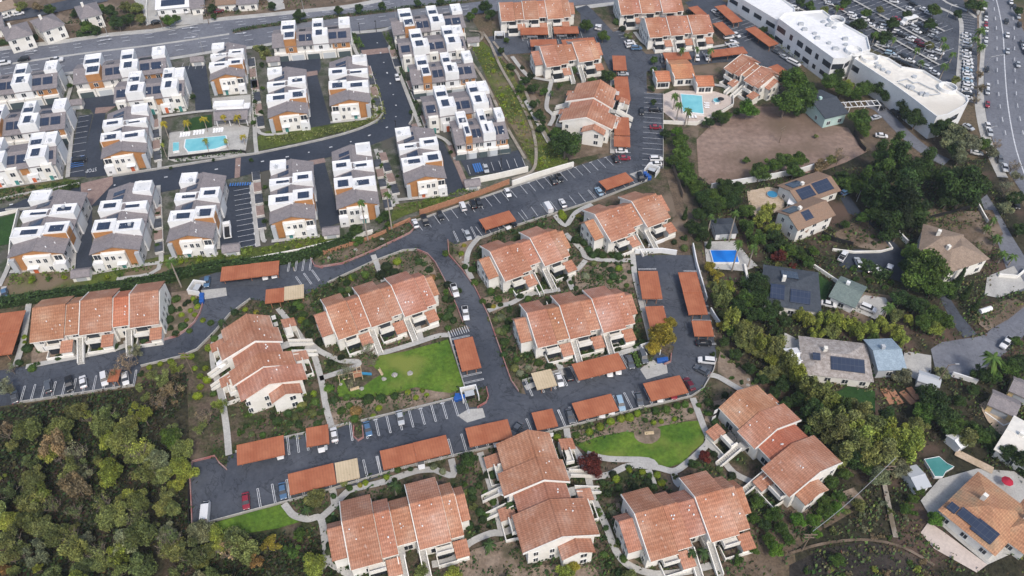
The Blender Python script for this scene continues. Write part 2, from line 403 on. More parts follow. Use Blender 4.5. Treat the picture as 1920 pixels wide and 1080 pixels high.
def strip_mb(mb, P, w, z, h=0.0, m=0):
    L, Rr = offset(P, w / 2), offset(P, -w / 2)
    for i in range(len(P) - 1):
        if h: mb.hexa([(*Rr[i][:2], z), (*Rr[i + 1][:2], z), (*L[i + 1][:2], z), (*L[i][:2], z)], [(*Rr[i][:2], z + h), (*Rr[i + 1][:2], z + h), (*L[i + 1][:2], z + h), (*L[i][:2], z + h)], m)
        else: mb.face([(*Rr[i][:2], z), (*Rr[i + 1][:2], z), (*L[i + 1][:2], z), (*L[i][:2], z)], m)
def path(pts, w=1.5, m='concrete', name='path', sm=True):
    P = [G(*p) for p in pts]; P = smooth(P) if sm else P
    STRIPS.extend((a.x, a.y, b.x, b.y, w / 2 + .5) for a, b in zip(P, P[1:]))
    mb = MB(); strip_mb(mb, P, w, nz()); return struct(mb.build(name, m))
def kerb(pts, m='kerb', w=.2, h=.13, sm=False):
    P = [G(*p) for p in pts]; P = smooth(P) if sm else P
    mb = MB(); strip_mb(mb, P, w, .01, h + ZL[0]); return struct(mb.build('kerb', m))

def clear(x, y):
    "true where nothing paved or mown lies"
    for x0, x1, y0, y1, P in KEEP:
        if x0 < x < x1 and y0 < y < y1:
            ins = False; j = len(P) - 1
            for i in range(len(P)):
                if (P[i][1] > y) != (P[j][1] > y) and x < (P[j][0] - P[i][0]) * (y - P[i][1]) / (P[j][1] - P[i][1]) + P[i][0]: ins = not ins
                j = i
            if ins: return False
    for ax, ay, bx, by, w in STRIPS:
        if abs(x - ax) > 25 or abs(y - ay) > 25: continue
        dx, dy = bx - ax, by - ay; t = max(0, min(1, ((x - ax) * dx + (y - ay) * dy) / (dx * dx + dy * dy + 1e-9)))
        if math.hypot(x - ax - t * dx, y - ay - t * dy) < w: return False
    return True
# base sheet reaching the horizon
g = MB(); n = 60
for i in range(n):
    for j in range(n):
        f = lambda a: math.copysign(abs(a) ** 2.2, a) * 2500
        x0, x1, y0, y1 = f(i / n * 2 - 1), f((i + 1) / n * 2 - 1), f(j / n * 2 - 1), f((j + 1) / n * 2 - 1)
        g.face([(x0, y0 + 180, 0), (x1, y0 + 180, 0), (x1, y1 + 180, 0), (x0, y1 + 180, 0)])
struct(g.build('ground', 'earth'))

# --- broad zones
patch('townhouse_grounds', 'town_ground', [(-80, 165), (0, 152), (340, 105), (480, 86), (655, 61), (880, 29), (900, 60), (905, 130), (935, 210), (985, 290), (1003, 322), (960, 345), (770, 408), (700, 440), (600, 468), (480, 498), (200, 540), (-80, 575)])
patch('apartment_grounds', 'mulch', [(365, 545), (480, 500), (600, 470), (770, 412), (960, 345), (1072, 315), (1050, 290), (1020, 180), (925, 80), (920, 15), (1300, 0), (1480, 80), (1480, 190), (1310, 245), (1300, 330), (1330, 560), (1410, 720), (1640, 900), (1640, 960), (1560, 1000), (1350, 1120), (560, 1120), (560, 1010), (362, 1000), (350, 690), (250, 700), (262, 660), (20, 690), (30, 580), (60, 540), (300, 520)])
patch('grassy_bank', 'bank', [(882, 82), (905, 78), (925, 95), (960, 140), (1010, 215), (1040, 260), (1062, 290), (1066, 312), (1020, 322), (1003, 318), (985, 285), (950, 220), (915, 150)])
patch('bare_slope', 'soil', [(925, 95), (960, 130), (1000, 200), (1040, 262), (1068, 300), (1140, 285), (1145, 275), (1080, 268), (1030, 240), (1000, 170), (985, 120), (950, 90)])
patch('canyon_floor', 'brush', [(-120, 770), (20, 765), (252, 727), (285, 700), (350, 700), (362, 1000), (480, 1003), (600, 1010), (640, 1120), (-200, 1180)])
patch('brush_strip', 'brush', [(20, 762), (252, 727), (262, 740), (180, 760), (60, 790), (-60, 810), (-60, 770)])
patch('private_gardens', 'brush', [(1300, 335), (1440, 330), (1500, 320), (1640, 280), (1760, 300), (1850, 300), (1880, 335), (1960, 440), (1960, 1120), (1560, 1120), (1640, 900), (1420, 720), (1340, 610), (1325, 480)])
patch('hillside_grass', 'brush', [(1480, 955), (1560, 900), (1640, 880), (1720, 900), (1760, 960), (1900, 1060), (1960, 1120), (1500, 1120)])
patch('charred_slope', 'ash', [(1480, 1060), (1540, 1030), (1620, 1015), (1690, 1030), (1745, 1060), (1775, 1100), (1480, 1100)])
patch('citrus_ground', 'soil', [(1350, 1010), (1440, 960), (1560, 930), (1600, 960), (1530, 1000), (1480, 1040), (1440, 1100), (1330, 1100)])
patch('dirt_lot', 'dirt_lot', [(1306, 262), (1330, 238), (1372, 212), (1420, 200), (1480, 200), (1525, 205), (1543, 232), (1590, 240), (1600, 255), (1625, 285), (1585, 305), (1550, 318), (1440, 338), (1335, 350), (1310, 330)])
patch('dirt_yard', 'soil', [(1600, 232), (1640, 222), (1690, 235), (1705, 262), (1640, 290), (1612, 262)])
patch('dirt_strip', 'soil', [(1247, 320), (1265, 315), (1275, 350), (1300, 470), (1190, 476), (1205, 462), (1245, 440), (1268, 400)])
patch('upper_left_neighbourhood', 'soil', [(-200, 118), (0, 92), (200, 66), (400, 38), (580, 20), (660, 12), (760, -25), (-300, -60)])

# --- streets
patch('main_road', 'asphalt_main', [(-160, 120), (0, 92), (110, 79), (200, 66), (265, 60), (300, 56), (400, 38), (480, 30), (580, 20), (655, 12), (715, 0), (800, -30), (1500, -60), (1300, -20), (1140, 6), (1040, 13), (960, 17), (882, 28), (730, 50), (655, 61), (480, 86), (430, 92), (340, 104), (200, 126), (0, 152), (-160, 178)])
patch('median_bed', 'mulch', [(435, 63), (480, 54), (620, 36), (760, 20), (900, 3), (930, -5), (900, -2), (760, 14), (620, 29), (480, 48), (440, 58)])
path([(-100, 140), (0, 123), (160, 100), (300, 83), (430, 64)], 1.3, 'concrete', 'median_strip')
path([(-160, 119), (0, 92), (110, 79), (200, 66), (265, 60), (300, 56), (400, 38), (480, 30), (580, 20), (655, 12), (715, 0)], 3.2, 'concrete', 'sidewalk')
path([(-100, 172), (0, 155), (200, 128), (340, 107), (400, 97)], 2., 'concrete', 'sidewalk')
path([(655, 62), (715, 57), (740, 49)], 2.2, 'concrete', 'sidewalk'); path([(400, 97), (480, 88), (520, 80)], 2., 'concrete', 'sidewalk')
path([(1080, 15), (1100, 13), (1142, 8), (1180, 3)], 3, 'concrete', 'sidewalk')
patch('side_street', 'asphalt_main', [(1845, -60), (1845, 0), (1850, 45), (1845, 120), (1845, 190), (1852, 240), (1868, 280), (1890, 322), (1915, 360), (1990, 440), (2000, 150), (1935, 90), (1905, 30), (1885, -60)])
path([(1852, -40), (1868, 0), (1880, 60), (1884, 130), (1890, 200), (1905, 280), (1930, 350)], .35, 'mark', 'lane_marking')
path([(1838, 20), (1842, 60), (1836, 120), (1836, 190), (1845, 245), (1860, 290), (1880, 333)], 3.2, 'concrete', 'sidewalk')
patch('dry_verge', 'soil', [(1822, 30), (1835, 28), (1838, 100), (1832, 190), (1822, 190), (1826, 100)])
patch('dead_end_street', 'asphalt_main', [(1745, 655), (1765, 642), (1832, 632), (1850, 625), (1888, 590), (1960, 540), (1960, 590), (1900, 650), (1850, 690), (1800, 712), (1755, 700)])
patch('private_lane', 'asphalt_main', [(1838, 375), (1850, 365), (1870, 395), (1895, 440), (1920, 480), (1960, 560), (1905, 545), (1885, 500), (1862, 430)])
patch('driveway', 'asphalt', [(1758, 552), (1772, 546), (1800, 590), (1832, 628), (1806, 634), (1785, 605)])
patch('driveway', 'asphalt_new', [(1575, 370), (1592, 368), (1612, 395), (1640, 425), (1672, 450), (1700, 480), (1705, 510), (1690, 530), (1662, 520), (1600, 508), (1572, 498), (1580, 470), (1612, 468), (1650, 472), (1668, 468), (1650, 435), (1615, 410), (1590, 400)])
path([(1625, 195), (1650, 205), (1685, 240), (1715, 268), (1745, 290), (1775, 305)], 4.6, 'asphalt_main', 'driveway')
patch('garden_bed', 'soil', [(1595, 420), (1622, 412), (1648, 440), (1670, 465), (1650, 471), (1610, 464), (1560, 440)])
patch('office_lot', 'asphalt', [(1440, -60), (1455, 12), (1490, 20), (1560, 45), (1640, 95), (1720, 130), (1795, 185), (1832, 196), (1832, 30), (1800, -5), (1740, -60)])
path([(1755, 12), (1790, 28), (1802, 42), (1801, 90), (1797, 140), (1796, 190)], 1.6, 'concrete', 'sidewalk')
path([(1760, -10), (1775, 5), (1812, 20), (1830, 34)], 1.2, 'concrete', 'sidewalk')

# --- apartment drives: one sheet
patch('drive', 'asphalt', [(-80, 708), (20, 692), (90, 680), (205, 662), (262, 650), (300, 641), (333, 632), (352, 619), (366, 605), (376, 588), (382, 568), (378, 545), (374, 522), (440, 500), (540, 488), (583, 484), (592, 496), (603, 502), (642, 496), (700, 472), (768, 439), (777, 430), (767, 417), (860, 386), (960, 352), (1072, 315), (1149, 290),
 (1152, 250), (1152, 190), (1150, 145), (1140, 128), (1128, 100), (1050, 96), (960, 102), (925, 108), (915, 70), (960, 60), (1030, 50), (1090, 50), (1088, 26), (1078, 17), (1100, 10), (1112, 20), (1135, 45), (1150, 60), (1166, 55), (1200, 92), (1212, 102), (1300, 97), (1385, 86), (1360, 60), (1310, 30), (1284, 5), (1335, -10), (1372, 12), (1440, 62), (1475, 95), (1500, 128), (1470, 140), (1440, 128), (1405, 116), (1345, 118), (1310, 122), (1240, 128), (1212, 135), (1213, 175), (1242, 176), (1243, 250), (1243, 316), (1222, 322), (1222, 338), (1187, 352), (1115, 377), (1042, 398), (960, 426), (893, 450), (856, 460), (838, 450),
 (840, 480), (866, 507), (890, 540), (915, 592), (958, 715), (975, 738), (986, 740), (978, 716), (1072, 690), (1170, 664), (1188, 660), (1204, 690), (1235, 660), (1258, 672), (1264, 650), (1240, 640), (1222, 647), (1210, 577), (1202, 540), (1190, 479), (1297, 479), (1317, 540), (1327, 570), (1342, 655), (1343, 678), (1335, 700), (1318, 730), (1295, 745), (1200, 767), (1060, 803), (955, 832), (862, 853), (750, 880), (675, 908), (600, 925), (480, 957), (362, 989), (360, 945), (357, 885), (362, 866), (404, 857), (412, 870), (424, 882), (428, 856), (442, 850), (530, 824), (580, 812), (657, 795), (664, 822), (682, 822), (677, 791), (760, 772), (850, 749), (872, 744),
 (880, 764), (900, 764), (915, 752), (914, 728), (884, 735), (872, 730), (840, 626), (882, 616), (870, 608), (856, 575), (838, 535), (817, 495), (802, 478), (782, 470), (757, 471), (700, 492), (615, 532), (575, 552), (500, 566), (470, 562), (432, 590), (405, 622), (370, 657), (337, 671), (265, 688), (252, 724), (30, 758), (-80, 775)])
patch('dumpster_pad', 'concrete', [(376, 545), (424, 540), (426, 555), (385, 562)])
patch('dumpster_pad', 'concrete', [(858, 780), (878, 768), (905, 766), (910, 783), (876, 793)])
patch('dumpster_pad', 'concrete', [(1200, 693), (1222, 675), (1250, 685), (1252, 700), (1212, 712)])
patch('dumpster_pad', 'concrete', [(1180, 327), (1207, 318), (1214, 328), (1195, 336)])
patch('courtyard_pool_deck', 'pool_deck', [(1243, 178), (1262, 170), (1340, 172), (1372, 182), (1372, 195), (1340, 214), (1305, 230), (1270, 232), (1243, 210)])

# --- townhouse streets
patch('lane', 'asphalt_new', [(-60, 400), (12, 390), (45, 375), (75, 365), (152, 350), (152, 345), (200, 333), (300, 318), (445, 294), (480, 290), (580, 268), (655, 249), (700, 231), (714, 220), (714, 205), (687, 122), (677, 103), (669, 66), (715, 60), (722, 75), (730, 88), (738, 120), (772, 207), (770, 232), (803, 250), (832, 268), (873, 354), (838, 366), (815, 275), (800, 260), (760, 248), (725, 262), (690, 275), (607, 298), (640, 417), (602, 432), (576, 312), (575, 303), (480, 325), (405, 342), (300, 362), (173, 388), (173, 505), (137, 514), (150, 388), (60, 400), (15, 395), (-60, 415)])
patch('alley', 'asphalt_new', [(-60, 218), (0, 210), (100, 196), (175, 181), (218, 174), (218, 200), (200, 206), (186, 270), (200, 330), (162, 334), (163, 270), (176, 215), (170, 206), (130, 204), (0, 222), (-60, 232)])
patch('alley', 'asphalt_new', [(520, 117), (560, 110), (600, 106), (602, 128), (595, 142), (622, 237), (583, 243), (565, 146), (562, 130), (524, 128)])
patch('parking_court', 'asphalt_new', [(337, 126), (386, 121), (398, 207), (367, 211), (365, 176), (350, 165)])
patch('parking_court', 'asphalt_new', [(405, 350), (472, 344), (483, 462), (414, 472)])
patch('parking_court', 'asphalt_new', [(862, 300), (960, 285), (972, 282), (988, 317), (880, 331)])
patch('parking_court', 'asphalt_new', [(148, 218), (174, 215), (163, 268), (161, 332), (130, 333), (138, 275)])
patch('paver_band', 'paver', [(152, 345), (212, 331), (212, 345), (172, 387), (150, 388), (152, 366)])
for q in ([(677, 95), (727, 90), (735, 99), (680, 105)], [(565, 137), (595, 133), (596, 141), (567, 146)], [(575, 303), (608, 297), (611, 305), (577, 312)], [(442, 298), (452, 296), (450, 333), (440, 335)], [(180, 203), (218, 200), (200, 212), (178, 214)], [(836, 268), (845, 266), (880, 350), (870, 352)], [(770, 235), (785, 230), (795, 250), (785, 252)]):
    patch('paver_band', 'paver', q)
patch('townhouse_pool_deck', 'concrete', [(318, 250), (440, 232), (468, 240), (460, 290), (330, 305), (315, 300)])
patch('patio', 'concrete', [(398, 185), (470, 178), (472, 232), (402, 236)])

for q in ([(1064, 812), (1120, 800), (1200, 779), (1296, 756), (1308, 785), (1240, 800), (1175, 812), (1085, 832)], [(624, 806), (680, 788), (760, 768), (850, 744), (868, 733), (790, 732), (700, 750), (640, 752), (618, 760)], [(1140, 960), (1160, 940), (1190, 1050), (1230, 1075), (1170, 1060)], [(890, 1030), (960, 1010), (1000, 1060), (1110, 1060), (1140, 1100), (850, 1100), (860, 1050)], [(1330, 755), (1400, 740), (1345, 800), (1320, 790)],
 [(905, 870), (925, 860), (935, 920), (925, 960), (905, 940)], [(320, 550), (365, 545), (378, 580), (350, 620), (300, 640), (330, 590)], [(850, 460), (890, 450), (880, 480), (872, 510), (850, 480)], [(1075, 500), (1180, 495), (1188, 540), (1080, 548)], [(905, 560), (960, 548), (950, 575), (925, 590)], [(730, 500), (805, 480), (820, 520), (760, 520)], [(1350, 660), (1400, 700), (1470, 775), (1440, 770), (1345, 700), (1345, 680)], [(855, 650), (1000, 690), (975, 700)][:0] or [(960, 690), (1060, 660), (1160, 635), (1190, 640), (1065, 680), (975, 705)], [(740, 590), (800, 605), (790, 630), (760, 640), (720, 650)], [(60, 650), (120, 640), (118, 672), (60, 682)], [(1480, 960), (1600, 915), (1620, 940), (1500, 1000)]): patch('planting_bed', 'soil_light', q)
# --- lawns
patch('big_lawn', 'lawn', [(702, 682), (712, 668), (760, 660), (840, 638), (872, 729), (845, 738), (817, 735), (780, 727), (730, 742), (680, 747), (635, 745), (632, 730), (640, 715), (655, 705)])
patch('playground_bark', 'mulch', [(668, 690), (700, 688), (716, 703), (700, 712), (680, 727), (655, 735), (645, 716)])
patch('curved_lawn', 'lawn', [(1080, 835), (1120, 820), (1175, 810), (1200, 815), (1240, 800), (1285, 792), (1310, 790), (1322, 812), (1318, 832), (1296, 850), (1282, 868), (1255, 877), (1210, 871), (1150, 858), (1102, 852)])
patch('sand_circle', 'soil_light', [(1188, 812), (1190, 822), (1197, 829), (1208, 833), (1222, 833), (1232, 828), (1238, 820), (1238, 806), (1225, 800), (1195, 804)])
patch('corner_lawn', 'lawn', [(470, 962), (527, 947), (540, 966), (562, 980), (520, 992), (470, 1000), (425, 1000), (375, 996), (400, 982)])
patch('side_lawn', 'lawn_dark', [(-60, 420), (0, 410), (34, 400), (20, 458), (-60, 475)])
patch('pool_lawn', 'lawn_dark', [(362, 222), (397, 216), (399, 240), (345, 248), (352, 230)])
patch('back_lawn', 'lawn_dark', [(1520, 510), (1560, 530), (1545, 572), (1520, 560)])
patch('back_lawn', 'lawn_dark', [(1790, 430), (1845, 425), (1850, 455), (1830, 460), (1800, 450)])
patch('back_lawn', 'lawn_dark', [(1590, 725), (1640, 735), (1640, 775), (1600, 765), (1560, 740)])
patch('verge_lawn', 'lawn', [(1390, -5), (1450, 20), (1470, 65), (1440, 40), (1395, 15), (1360, -10)])
for q in ([(500, 247), (582, 241), (690, 222), (715, 215), (705, 230), (590, 262), (480, 285), (478, 262)], [(-20, 350), (120, 336), (150, 340), (150, 352), (60, 368), (-20, 382)], [(25, 515), (140, 506), (170, 512), (320, 478), (480, 466), (600, 448), (620, 440), (640, 460), (480, 490), (200, 532), (-20, 560), (0, 530)], [(740, 385), (840, 370), (860, 372), (760, 405), (730, 420)]):
    patch('shrub_bank', 'bank', q)
for q in ([(600, 470), (642, 492), (765, 437), (775, 428), (755, 415), (700, 440)],): patch('red_mulch_strip', 'mulch', q)
patch('yard', 'soil', [(1590, 545), (1700, 560), (1640, 590), (1620, 620), (1560, 590)])
patch('yard', 'concrete', [(1620, 555), (1660, 560), (1670, 580), (1640, 600), (1590, 580)])
patch('yard', 'soil', [(1720, 370), (1780, 400), (1860, 395), (1880, 440), (1850, 480), (1720, 420)])
patch('yard', 'concrete', [(1640, 1060), (1700, 930), (1735, 932)][:0] or [(1725, 940), (1760, 900), (1830, 880), (1900, 885), (1960, 930), (1960, 1010), (1850, 1060), (1790, 1010), (1740, 965)])
patch('yard', 'pool_deck', [(1740, 980), (1770, 1000), (1850, 1060), (1830, 1075), (1750, 1030), (1725, 1000)])
patch('yard', 'sand', [(1835, 760), (1860, 745), (1920, 800), (1960, 850), (1960, 900), (1900, 850), (1850, 790)])
patch('yard', 'concrete', [(1845, 555), (1850, 520), (1900, 500), (1925, 540), (1870, 560)])
patch('yard', 'soil', [(1830, 580), (1900, 560), (1925, 572), (1890, 600), (1850, 622), (1835, 610)])
patch('yard', 'sand', [(1400, 360), (1440, 352), (1470, 358), (1470, 395), (1420, 410), (1405, 395)])
patch('yard', 'concrete', [(1320, 455), (1378, 453), (1400, 480), (1420, 500), (1395, 510), (1325, 505)])
patch('yard', 'concrete', [(1695, 660), (1745, 668), (1745, 700), (1720, 715), (1690, 700)])
patch('yard', 'concrete', [(1470, 625), (1500, 640), (1505, 700), (1470, 690)])
patch('yard', 'concrete', [(250, 0), (295, -5), (300, 40), (275, 50), (268, 20)])
patch('yard', 'concrete', [(290, 22), (380, 15), (382, 45), (320, 50)])
patch('yard', 'concrete', [(500, 0), (530, -5), (535, 18), (515, 22)])
path([(-20, 36), (60, 25), (130, 10), (200, -5)], 9, 'asphalt', 'residential_street')
patch('yard', 'dirt_lot', [(930, 700), (930, 700), (930, 700)][:0] or [(1380, 20), (1400, 20), (1400, 28), (1385, 30)], )

# --- paths of the apartment grounds
for pts in ([(600, 1070), (612, 1050), (608, 1000), (600, 972), (578, 975), (552, 968), (540, 955), (533, 946)], [(612, 1050), (640, 1070), (680, 1090)], [(603, 972), (622, 955), (650, 925), (665, 918), (720, 905), (780, 885), (815, 882)], [(628, 945), (625, 925), (622, 918)],
 [(815, 882), (850, 893), (846, 862)], [(810, 1060), (850, 1050), (880, 1020), (920, 1002), (945, 1000), (975, 985)], [(900, 850), (915, 895), (930, 950), (940, 995)], [(1062, 805), (1068, 832), (1090, 862), (1102, 895), (1110, 930), (1118, 950), (1135, 985), (1155, 1035), (1180, 1062), (1230, 1078), (1290, 1072), (1345, 1058)],
 [(1102, 897), (1140, 892), (1180, 875), (1230, 878), (1262, 885), (1285, 872), (1310, 850), (1328, 828), (1318, 800), (1305, 765), (1298, 748)], [(1325, 832), (1345, 850), (1375, 888), (1420, 910), (1430, 915)], [(1230, 880), (1215, 865), (1140, 862), (1100, 852)], [(1215, 882), (1225, 910)], [(1262, 885), (1268, 905), (1275, 912)],
 [(1325, 705), (1345, 708), (1380, 728), (1430, 755), (1455, 770)], [(430, 855), (425, 800), (415, 740), (402, 690), (400, 650), (412, 635), (430, 622)], [(622, 800), (612, 765), (603, 715), (590, 670), (578, 655), (575, 640), (600, 660), (640, 678), (670, 680), (665, 690), (600, 712)], [(578, 655), (555, 620), (530, 590), (522, 580)],
 [(700, 660), (720, 663), (780, 645), (820, 632), (842, 630)], [(790, 640), (780, 600), (775, 590)], [(700, 480), (712, 510), (720, 530)], [(1185, 470), (1188, 500), (1190, 520), (1200, 560), (1220, 640)], [(1060, 440), (1090, 470), (1100, 485), (1140, 490), (1185, 490)], [(1098, 490), (1085, 505), (1066, 520), (1074, 545)], [(1040, 405), (1060, 425), (1080, 400), (1110, 385)],
 [(900, 445), (880, 470), (875, 500), (885, 525)], [(985, 730), (1070, 695), (1160, 665), (1195, 655), (1230, 645)], [(1045, 680), (1055, 700)], [(1070, 655), (1080, 680)], [(1150, 640), (1160, 655)], [(915, 585), (940, 575), (960, 570), (990, 555), (1050, 545)],
 [(50, 690), (110, 678), (205, 660), (240, 648)], [(120, 640), (122, 670)], [(158, 640), (155, 668)], [(30, 690), (45, 640), (55, 575), (60, 555)], [(238, 640), (242, 655)],
 [(960, 108), (985, 140), (1002, 148), (1045, 155)], [(1035, 150), (1028, 180), (1025, 205), (1038, 220), (1030, 238)], [(985, 190), (1010, 235), (1030, 270)], [(1148, 150), (1148, 290)], [(1190, 62), (1210, 85), (1245, 98), (1300, 96), (1385, 82)], [(1330, 160), (1360, 165), (1400, 180)]):
    path(pts, 1.5)
for pts in ([(905, 62), (920, 85), (940, 130), (975, 190), (1000, 250), (1005, 300), (995, 325), (960, 338)], [(880, 60), (900, 62), (903, 75), (878, 95), (880, 110), (915, 165), (945, 230), (985, 300)], [(925, 80), (970, 140), (1000, 210), (1030, 270)]):
    path(pts, 1.0, 'trail', 'trail')
path([(1655, 900), (1662, 935), (1670, 975), (1678, 1010)], 1.0, 'trail', 'trail')
path([(1480, 1040), (1540, 1022), (1620, 1014), (1690, 1028), (1750, 1062)], .6, 'soil', 'trail')
path([(1600, 830), (1560, 790), (1500, 730)][:0] or [(1790, 850), (1830, 870), (1860, 885)], 2, 'sand', 'trail')
# --- paths of the townhouse grounds
for pts in ([(298, 350), (298, 430), (298, 507), (220, 525)], [(480, 170), (483, 210), (488, 252), (540, 252)], [(705, 282), (720, 330), (738, 390)], [(714, 285), (745, 385)], [(688, 145), (697, 180), (706, 215), (690, 224), (620, 232)], [(475, 110), (478, 240), (482, 290)], [(300, 200), (300, 320)], [(127, 190), (135, 160), (128, 145)], [(140, 205), (135, 260), (128, 335)],
 [(20, 512), (60, 350 + 160), (140, 506)], [(0, 540), (18, 500), (24, 470)], [(175, 515), (230, 505), (300, 495)], [(318, 488), (410, 478)], [(510, 455), (600, 445)], [(740, 378), (840, 368)], [(145, 395), (142, 450), (138, 510)], [(403, 350), (410, 470)], [(472, 345), (485, 465)], [(485, 330), (492, 440), (500, 455)], [(730, 90), (745, 130), (790, 245), (800, 262)], [(655, 65), (668, 100), (680, 115)],
 [(400, 210), (365, 213), (300, 222)], [(850, 300), (955, 288)], [(800, 252), (830, 262), (845, 275)], [(0, 355), (120, 336)], [(10, 540), (0, 560), (-40, 565)]):
    path(pts, 1.3)
for pts in ([(480, 290), (580, 269), (655, 250), (700, 232), (716, 218), (715, 200), (688, 120), (677, 103)], [(730, 88), (738, 118), (773, 207), (768, 235)], [(212, 332), (300, 318), (445, 295), (480, 290)], [(0, 376), (45, 366), (120, 352), (150, 346)], [(12, 396), (60, 392), (140, 380)]):
    kerb(pts, 'kerb', .5, .12, True)
for pts in ([(603, 502), (642, 496), (700, 472), (768, 439), (777, 430), (768, 418)], [(265, 648), (300, 641), (333, 632), (352, 619), (366, 605), (376, 588), (382, 568)], [(782, 470), (802, 478), (817, 495), (838, 535), (856, 575), (868, 606)], [(840, 452), (842, 480), (866, 507), (890, 540), (915, 592), (958, 715), (972, 735)], [(895, 766), (912, 756), (916, 745), (912, 728)], [(362, 989), (360, 945), (357, 885), (362, 867), (404, 857), (412, 870), (426, 882)],
 [(925, 590 + 160), (925, 750)][:0] or [(1258, 665), (1257, 680), (1245, 685)], [(664, 800), (663, 820), (672, 828), (682, 822), (680, 800)], [(583, 486), (590, 500), (605, 504)]):
    kerb(pts, 'kerb_red')
for pts in ([(615, 532), (700, 492), (757, 471), (782, 470)], [(470, 562), (432, 590), (405, 622), (370, 657), (337, 671), (265, 688)], [(1202, 540), (1210, 577), (1222, 645)], [(840, 626), (872, 730)], [(777, 417), (960, 353), (1072, 316)], [(25, 758), (252, 724)], [(362, 989), (480, 957), (600, 925), (750, 880), (862, 853), (955, 832), (1060, 803), (1200, 767), (1295, 745), (1318, 730), (1337, 697), (1343, 675)], [(677, 791), (850, 749), (872, 744)], [(442, 849), (530, 823), (657, 795)], [(979, 716), (1072, 690), (1170, 664)], [(1152, 285), (1152, 150)], [(1213, 320), (1213, 340), (1115, 378), (960, 427), (893, 451)], [(1243, 178), (1243, 316)]):
    kerb(pts)

# --- stall lines and words on the asphalt
def stalls(a, b, n, depth=4.9, flip=1, col='mark', tee=0, w=.12, dbl=.35):
    A, B = G(*a), G(*b); u = (B - A) / n; t = u.normalized(); nrm = Vector((-t.y, t.x, 0)) * flip; mb = MB(); z = nz()
    def bar(p, q, ww):
        s = (q - p).normalized(); s = Vector((-s.y, s.x, 0)) * ww / 2
        mb.face([(*(p - s)[:2], z), (*(q - s)[:2], z), (*(q + s)[:2], z), (*(p + s)[:2], z)][::1])
    for i in range(n + 1):
        p = A + u * i
        if dbl:
            bar(p - t * dbl / 2, p - t * dbl / 2 + nrm * depth, w); bar(p + t * dbl / 2, p + t * dbl / 2 + nrm * depth, w)
            z += .0005; bar(p - t * dbl / 2 + nrm * depth, p + t * dbl / 2 + nrm * depth, w); z -= .0005
        else: bar(p, p + nrm * depth, w)
        if tee and i % 2: z += .001; bar(p - t * .6 + nrm * .3, p + t * .6 + nrm * .3, .2); z -= .001
    return struct(mb.build('stall_lines', col))
stalls((40, 758), (252, 727), 11, 5.0, 1)
stalls((683, 793), (870, 747), 9, 4.9, -1, tee=1); stalls((540, 822), (575, 814), 2, 4.9, -1); stalls((628, 802), (657, 796), 1, 4.9, -1)
stalls((490, 955), (545, 938), 2, 4.9, 1); stalls((545, 938), (672, 908), 5, 4.9, 1); stalls((690, 900), (715, 893), 1, 4.9, 1); stalls((715, 893), (850, 860), 6, 4.9, 1)
stalls((875, 850), (955, 830), 4, 4.9, 1); stalls((1000, 820), (1060, 803), 2, 4.9, 1); stalls((1060, 803), (1185, 770), 6, 4.9, 1); stalls((1200, 767), (1290, 745), 4, 4.9, 1)
stalls((985, 716), (1070, 692), 4, 4.9, -1); stalls((1072, 690), (1185, 660), 5, 4.9, -1)
stalls((845, 640), (870, 722), 7, 4.9, 1); stalls((1196, 508), (1218, 625), 8, 4.9, 1); stalls((1315, 512), (1342, 648), 10, 4.9, -1)
stalls((780, 417), (955, 357), 11, 4.9, -1, dbl=0); stalls((975, 350), (1148, 293), 12, 4.9, -1, dbl=0, tee=1)
stalls((860, 457), (893, 449), 2, 4.9, 1); stalls((905, 446), (985, 418), 5, 4.6, 1, dbl=0); stalls((990, 414), (1115, 376), 7, 4.6, 1, dbl=0); stalls((1118, 375), (1210, 343), 5, 4.6, 1, dbl=0)
stalls((1242, 180), (1242, 316), 14, 6.5, -1, dbl=0); stalls((1153, 255 - 60), (1153, 288), 8, 5, 1, dbl=0)
stalls((1150, 57), (1178, 92), 6, 5, 1, dbl=0); stalls((978, 68), (1088, 62), 8, 5, -1, dbl=0); stalls((992, 92), (1120, 84), 9, 5, 1, dbl=0)
stalls((1244, 116), (1400, 108), 12, 5, 1, dbl=0); stalls((1335, 40), (1395, 80), 8, 5, 1, dbl=0); stalls((1400, 40), (1470, 85), 9, 5, -1, dbl=0)
stalls((600, 530), (570, 543), 2, 5, -1); stalls((585, 487), (545, 489), 3, 5, 1)
stalls((470, 356), (482, 462), 11, 4.9, -1, dbl=0, tee=1); stalls((882, 330), (985, 315), 7, 4.6, 1, dbl=0); stalls((345, 122), (384, 120), 3, 4.5, -1, dbl=0); stalls((142, 224), (136, 275), 5, 4.5, 1, dbl=0); stalls((134, 290), (130, 328), 4, 4.5, 1, dbl=0)
for a, b, n in (((1470, 5), (1700, 118), 20), ((1530, -5), (1760, 125), 22), ((1585, -5), (1770, 100), 18), ((1640, -5), (1770, 62), 14)):
    stalls(a, b, n, 4.8, 1, dbl=0); stalls(a, b, n, 4.8, -1, dbl=0)
    path([a, b], .9, 'concrete', 'kerb_island')
stalls((1826, 34), (1826, 195), 30, 5, -1, dbl=0)
stalls((135, 300), (133, 318), 5, 4, 1, 'mark_blue', dbl=0, w=.3); stalls((434, 347), (471, 345), 8, 1.6, -1, 'mark_blue', dbl=0, w=.4); stalls((893, 327), (905, 325), 3, 4.5, 1, 'mark_blue', dbl=0, w=.5)
stalls((846, 636), (880, 626), 8, 2.2, 1, dbl=0, w=.15)
